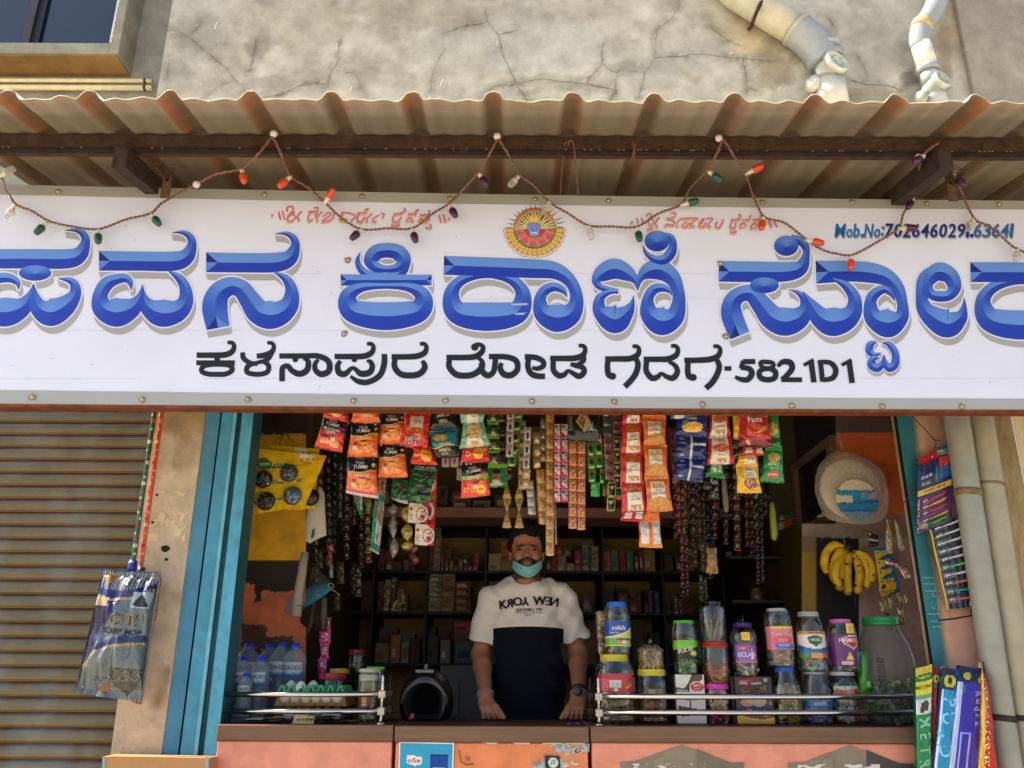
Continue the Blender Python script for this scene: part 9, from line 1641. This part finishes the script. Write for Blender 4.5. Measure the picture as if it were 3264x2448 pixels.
for s_ in (-1, 1):
 m = MB(); c = Vector(hp(s_ * .0300, -.0715, -.0022)); R = .0112; n1 = 14; n2 = 20; vs = []; cs = []
 for i in range(n1 + 1):
  ph_ = math.pi * i / n1
  for k in range(n2): t = 2 * math.pi * k / n2; vs.append(c + Vector((math.sin(ph_) * math.cos(t), -math.cos(ph_), math.sin(ph_) * math.sin(t))) * R)
 for i in range(n1):
  for k in range(n2): cs.append(H('0c0806') if i < 3 else H('1a0d08') if i < 5 else H('75675c'))
 m.add(vs, [(i * n2 + k, i * n2 + (k + 1) % n2, (i + 1) * n2 + (k + 1) % n2, (i + 1) * n2 + k) for i in range(n1) for k in range(n2)], cs, 'skin', smooth=True); m.build('eye', per)
hr = SDF(hp(-.10, -.10, -.05) , hp(.10, .14, .16), .0034)
hr.ell(hp(0, .022, .046), (.0775, .096, .082), .01); hr.ell(hp(0, -.005, .085), (.066, .072, .046), .03); hr.ell(hp(.0, -.045, .085), (.048, .036, .030), .02)
for s_ in (-1, 1): hr.cap(hp(s_ * .070, -.012, .05), hp(s_ * .070, -.008, -.002), .0085, .006, .012); hr.cap(hp(s_ * .068, .03, .03), hp(s_ * .055, .07, -.03), .016, .012, .02)
hr.put(hp(-.1, -.11, -.08), hp(.1, -.0, .062), lambda X, Y, Z: np.maximum.reduce([np.abs(X - O[0]) - .058 - .1 * np.maximum(0, Y - O[1] + .05), Y - O[1] + .025, Z - O[2] - .060 + .006 * np.sin((X - O[0]) * 70)]), .006, 'sub')
Xg, Yg, Zg = np.meshgrid(*[hr.lo[i] + hr.h * np.arange(hr.n[i]) for i in range(3)], indexing='ij')
rng = np.random.RandomState(3); nz3 = rng.randn(*[int(k) for k in hr.n])
def blur(a):
 for ax in range(3): a = (np.roll(a, 1, ax) + a * 2 + np.roll(a, -1, ax)) / 4
 return a
nz3 = blur(blur(nz3)); hr.f += nz3 / nz3.std() * .0024 * (Zg > O[2] + .03) + nz3 / nz3.std() * .0008
Vh, Fh = hr.mesh(); sdf_build(Vh, Fh, lambda V: np.tile(np.array(H('0d0b0a')), (len(V), 1)), 'hair', 'hair', per)
sh2 = SDF((SL_[0] - .13, 3.60, 1.18), (SR_[0] + .15, 3.95, O[2] - .09), .0042)
zsh = shz_; xm_ = (SL_[0] + SR_[0]) / 2 + .004
levels = [(zsh - .75, .152, .118), (zsh - .55, .152, .120), (zsh - .40, .148, .118), (zsh - .25, .146, .114), (zsh - .12, .150, .106), (zsh - .03, .148, .090), (zsh + .03, .122, .086), (zsh + .062, .080, .070)]
lz = [l[0] for l in levels]
def torso(X, Y, Z):
 rx = np.interp(Z, lz, [l[1] for l in levels]); ry = np.interp(Z, lz, [l[2] for l in levels]); q = (np.abs((X - xm_) / rx) ** 2.5 + np.abs((Y - 3.77) / ry) ** 2.5) ** .4; d = (q - 1) * np.minimum(rx, ry); return np.maximum(d, Z - (zsh + .07))
sh2.put((xm_ - .2, 3.6, 1.1), (xm_ + .2, 3.95, zsh + .1), torso, .02)
NB = np.array((O[0], O[1] + .035 - .085 + .085, zsh + .035))
for S, sg2 in ((SL_, 1), (SR_, -1)):
 sh2.cap((O[0] - sg2 * .055, 3.765, zsh + .055), (S[0] + sg2 * .012, 3.765, S[2] + .002), .032, .043, .03)
SE = []
for S, E in ((SL_, EL_), (SR_, ER_)):
 out = -1 if S[0] < xm_ else 1; d = (E - S) / np.linalg.norm(E - S); e2 = S + d * .185 + np.array((out * .008, 0, 0)); SE.append((S, e2, d)); sh2.cap(S + np.array((out * .0, 0, -.004)), e2 + d * .06, .052, .061, .02)
for S, e2, d in SE:
 def below(X, Y, Z, S=S, e2=e2, d=d):
  t = (X - e2[0]) * d[0] + (Y - e2[1]) * d[1] + (Z - e2[2]) * d[2]; side = np.sign(S[0] - xm_); o = (X - xm_) * side - .140 - np.maximum(0, (Z - e2[2])) * 0
  return np.maximum(-t, -o)
 sh2.put(e2 - .11, e2 + np.array((.11, .11, .12)), below, .003, 'sub')
sh2.ell(O + np.array((0, .032, -.172)), (.098, .080, .052), .03)
sh2.ell(O + np.array((0, -.004, -.098)), (.066, .082, .050), .004, 'sub'); sh2.cap(O + np.array((0, .03, -.08)), O + np.array((0, .034, -.12)), .062, .058, .004, 'sub')
for S, e2, d in SE: sh2.cap(e2 - d * .03, e2 + d * .08, .047, .052, .002, 'sub')
X_, Y_, Z_ = np.meshgrid(*[sh2.lo[i] + sh2.h * np.arange(sh2.n[i]) for i in range(3)], indexing='ij')
wr2 = .0042 * np.sin((X_ - xm_) * 55 + (Z_ - zsh) * 38 + 2 * np.sin(Z_ * 21)) * np.exp(-((np.abs(X_ - xm_) - .13) / .06) ** 2) + .0030 * np.sin((Z_ - zsh) * 60 + (X_ - xm_) * 24 * np.sign(X_ - xm_) + 1.4 * np.sin((X_ - xm_) * 33)) + .0040 * np.sin((X_ - xm_) * 85 - (Z_ - zsh) * 50) * (X_ > xm_ + .04) * (Z_ > zsh - .2)
sh2.f += wr2 - .0025; del X_, Y_, Z_
Vs_, Fs_ = sh2.mesh()
WH = np.array(H('d6c9bd')); BKN = np.array(H('11141c'))
zb_l = at(1690, 1997, 3.66).z
z0_ = zb_l - .006 * ((Vs_[:, 0] - xm_) / .15) ** 2; mk_ = (np.abs(Vs_[:, 2] - z0_) < .0024) & (np.abs(Vs_[:, 0] - xm_) < .16); Vs_[mk_, 2] = z0_[mk_]
cen = Vs_[Fs_].mean(1); m0_ = ((cen[:, 2] < zb_l - .006 * ((cen[:, 0] - xm_) / .15) ** 2) & (np.abs(cen[:, 0] - xm_) < .149)) | (cen[:, 2] < zb_l - .10)
m = MB(); m.add(Vs_.tolist(), [tuple(q) for q in Fs_.tolist()], [H('10131a') if k else H('d8cabc') for k in m0_], 'cloth', smooth=True); so2 = m.build('tshirt', per)
bvh = BVHTree.FromPolygons([Vector(v) for v in Vs_.tolist()], [tuple(q) for q in Fs_.tolist()])
def onshirt(px, py, off=.007):
 d = ray(px, py).normalized(); h = bvh.ray_cast(Vector((0, 0, CZ)), d)
 return (h[0] - d * off) if h[0] else at(px, py, 3.66)
pm = MB()
def pchar(ch_, cx, cy, hpx, sx_=1, sy_=1, rot=0, col='1a1a1e', wx=1, grow=0):
 tv, tf = text_mesh(ch_); q = []
 for x, y in tv:
  x *= sx_ * hpx * wx; y *= sy_ * hpx; q.append(onshirt(cx + x * math.cos(rot) - y * math.sin(rot) * -1 * -1 + grow, cy - (x * math.sin(rot) + y * math.cos(rot))))
 pm.add(q, tf, H(col), 'cloth')
for (ch_, x, y, sx_, sy_, rot) in [('K', 980, 218, 1, 1, .1), ('R', 1032, 207, -1, 1, .06), ('O', 1106, 192, 1, 1, 0), ('Y', 1174, 190, 1, -1, 0), ('W', 1300, 184, 1, 1, 0), ('E', 1378, 188, -1, 1, -.05), ('N', 1430, 196, -1, 1, -.1)]:
 for g_ in (-.8, 0, .8): pchar(ch_, 1250 + x * .3617, 1848 + y * .3617, 27, sx_, sy_, rot, grow=g_)
for i, ch_ in enumerate('BROOKLYN'):
 for g_ in (-.3, .3): pchar(ch_, 1250 + (1106 + i * 28.2) * .3617, 1848 + (266 - i * .9) * .3617, 9, grow=g_)
pchar('40 42 34 N / 73 59 39 W', 1250 + 1204 * .3617, 1848 + 289 * .3617, 4.2, wx=1.35)
for i, ch_ in enumerate('EAST'): pchar(ch_, 1250 + (1176 + i * 19) * .3617, 1848 + 311 * .3617, 5.6)
pm.build('shirt_print', so2)
tr = SDF((xm_ - .22, 3.6, FLZ - .02), (xm_ + .22, 3.95, 1.32), .008)
tr.ell((xm_, 3.77, 1.22), (.150, .112, .13), .03)
for s_ in (-1, 1): tr.cap((xm_ + s_ * .08, 3.77, 1.15), (xm_ + s_ * .10, 3.76, .82), .085, .062, .03); tr.cap((xm_ + s_ * .10, 3.76, .82), (xm_ + s_ * .11, 3.78, .44), .062, .052, .02)
Vt, Ft = tr.mesh(); sdf_build(Vt, Ft, lambda V: np.tile(np.array(H('1c2230')), (len(V), 1)), 'cloth', 'trousers', per)
for s_ in (-1, 1):
 f_ = SDF((xm_ + s_ * .11 - .07, 3.56, FLZ - .01), (xm_ + s_ * .11 + .07, 3.90, FLZ + .12), .008); f_.cap((xm_ + s_ * .11, 3.80, FLZ + .035), (xm_ + s_ * .12, 3.66, FLZ + .03), .034, .03, .01); f_.cap((xm_ + s_ * .11, 3.79, FLZ + .04), (xm_ + s_ * .11, 3.78, FLZ + .09), .034, .034, .01)
 Vf, Ff = f_.mesh(); sdf_build(Vf, Ff, lambda V: np.tile(np.array(H('2a1c14')), (len(V), 1)), 'rubber', 'sandal', per)
mk = MB(); top_ = catmull([(1634, 1786), (1648, 1793), (1664, 1802), (1682, 1807), (1702, 1801), (1716, 1792), (1727, 1786)], 3); bot = catmull([(1633, 1808), (1643, 1822), (1660, 1834), (1684, 1842), (1703, 1835), (1718, 1822), (1727, 1810)], 3)
nu2 = len(top_); nv2 = 8; vs = []; vc = []
for j in range(nv2 + 1):
 v = j / nv2
 for i in range(nu2):
  u = i / (nu2 - 1) * 2 - 1; x = top_[i][0] * (1 - v) + bot[i][0] * v; y = top_[i][1] * (1 - v) + bot[i][1] * v
  Yk = YFc - .020 + .074 * abs(u) ** 2.2 + .030 * v * v * (1 - u * u) - .006 * math.sin(math.pi * v) + .0016 * math.sin(v * 25)
  vs.append(at(x, y, Yk)); vc.append(mix(H('78b0b4'), H('4f90a8'), .55 * max(0, noise.noise(Vector((u * 2.2, v * 3, 4)))) + (.5 if abs(v - .3 - .3 * abs(u)) < .06 and u < -.2 else 0)))
mk.add(vs, [(j * nu2 + i, j * nu2 + i + 1, (j + 1) * nu2 + i + 1, (j + 1) * nu2 + i) for j in range(nv2) for i in range(nu2 - 1)], None, 'cloth', smooth=True, vcol=vc)
mk.tube([at(x, y, YFc - .022 + .074 * abs(k / (nu2 - 1) * 2 - 1) ** 2.2) for k, (x, y) in enumerate(top_)], .0014, H('86bcb4'), 'cloth', 5); mk.build('face_mask', per)
mk = MB()
for s_, P0, P1 in ((-1, (1634, 1787), (1633, 1807)), (1, (1727, 1787), (1727, 1809))):
 e_ = Vector(hp(s_ * .074, .006, -.026)); a_ = at(*P0, YFc + .052); mk.tube([a_, a_.lerp(e_, .5) + Vector((s_ * .004, 0, 0)), e_], .0009, H('d8d4cc'), 'cloth', 5)
mk.build('mask_loops', per)
def bandring(W3, E3, r1, r2, hgt, col, mat, name, off=.0, links=0):
 ax = Vector((W3 - E3).tolist()).normalized(); c = Vector(W3.tolist()) - ax * off; m = MB(); u1 = ax.orthogonal().normalized(); u2 = ax.cross(u1)
 if links:
  for k in range(links):
   t = 2 * math.pi * k / links; p = c + (u1 * math.cos(t) + u2 * math.sin(t)) * r1 + ax * .004 * math.sin(t * 2); tg = (u2 * math.cos(t) - u1 * math.sin(t)); m.lathe(p, [(-.0018, .0016), (0, .0036), (.0018, .0016)], H(col), mat, 6, axis=tg)
 else: m.lathe(c, [(-hgt / 2, r1), (-hgt / 2, r2), (hgt / 2, r2), (hgt / 2, r1)], H(col), mat, 28, axis=ax)
 m.build(name, per)
bandring(WL_, EL_, .0315, .03, .006, 'c8c4bc', 'silver', 'bracelet', .004, 30)
bandring(WR_, ER_, .027, .0335, .016, '14161a', 'rubber', 'watch_strap', .012); bandring(WR_, ER_, .0315, .03, .006, 'c8c4bc', 'silver', 'bracelet', -.006, 30)
m = MB(); c = Vector(WR_.tolist()) + Vector((-.006, -.034, .010)); m.lathe(c, [(0, .017), (.005, .0175), (.007, .015), (.007, 0)], H('101216'), 'rubber', 20, axis=(-.1, -1, .1)); m.build('watch_face', per)
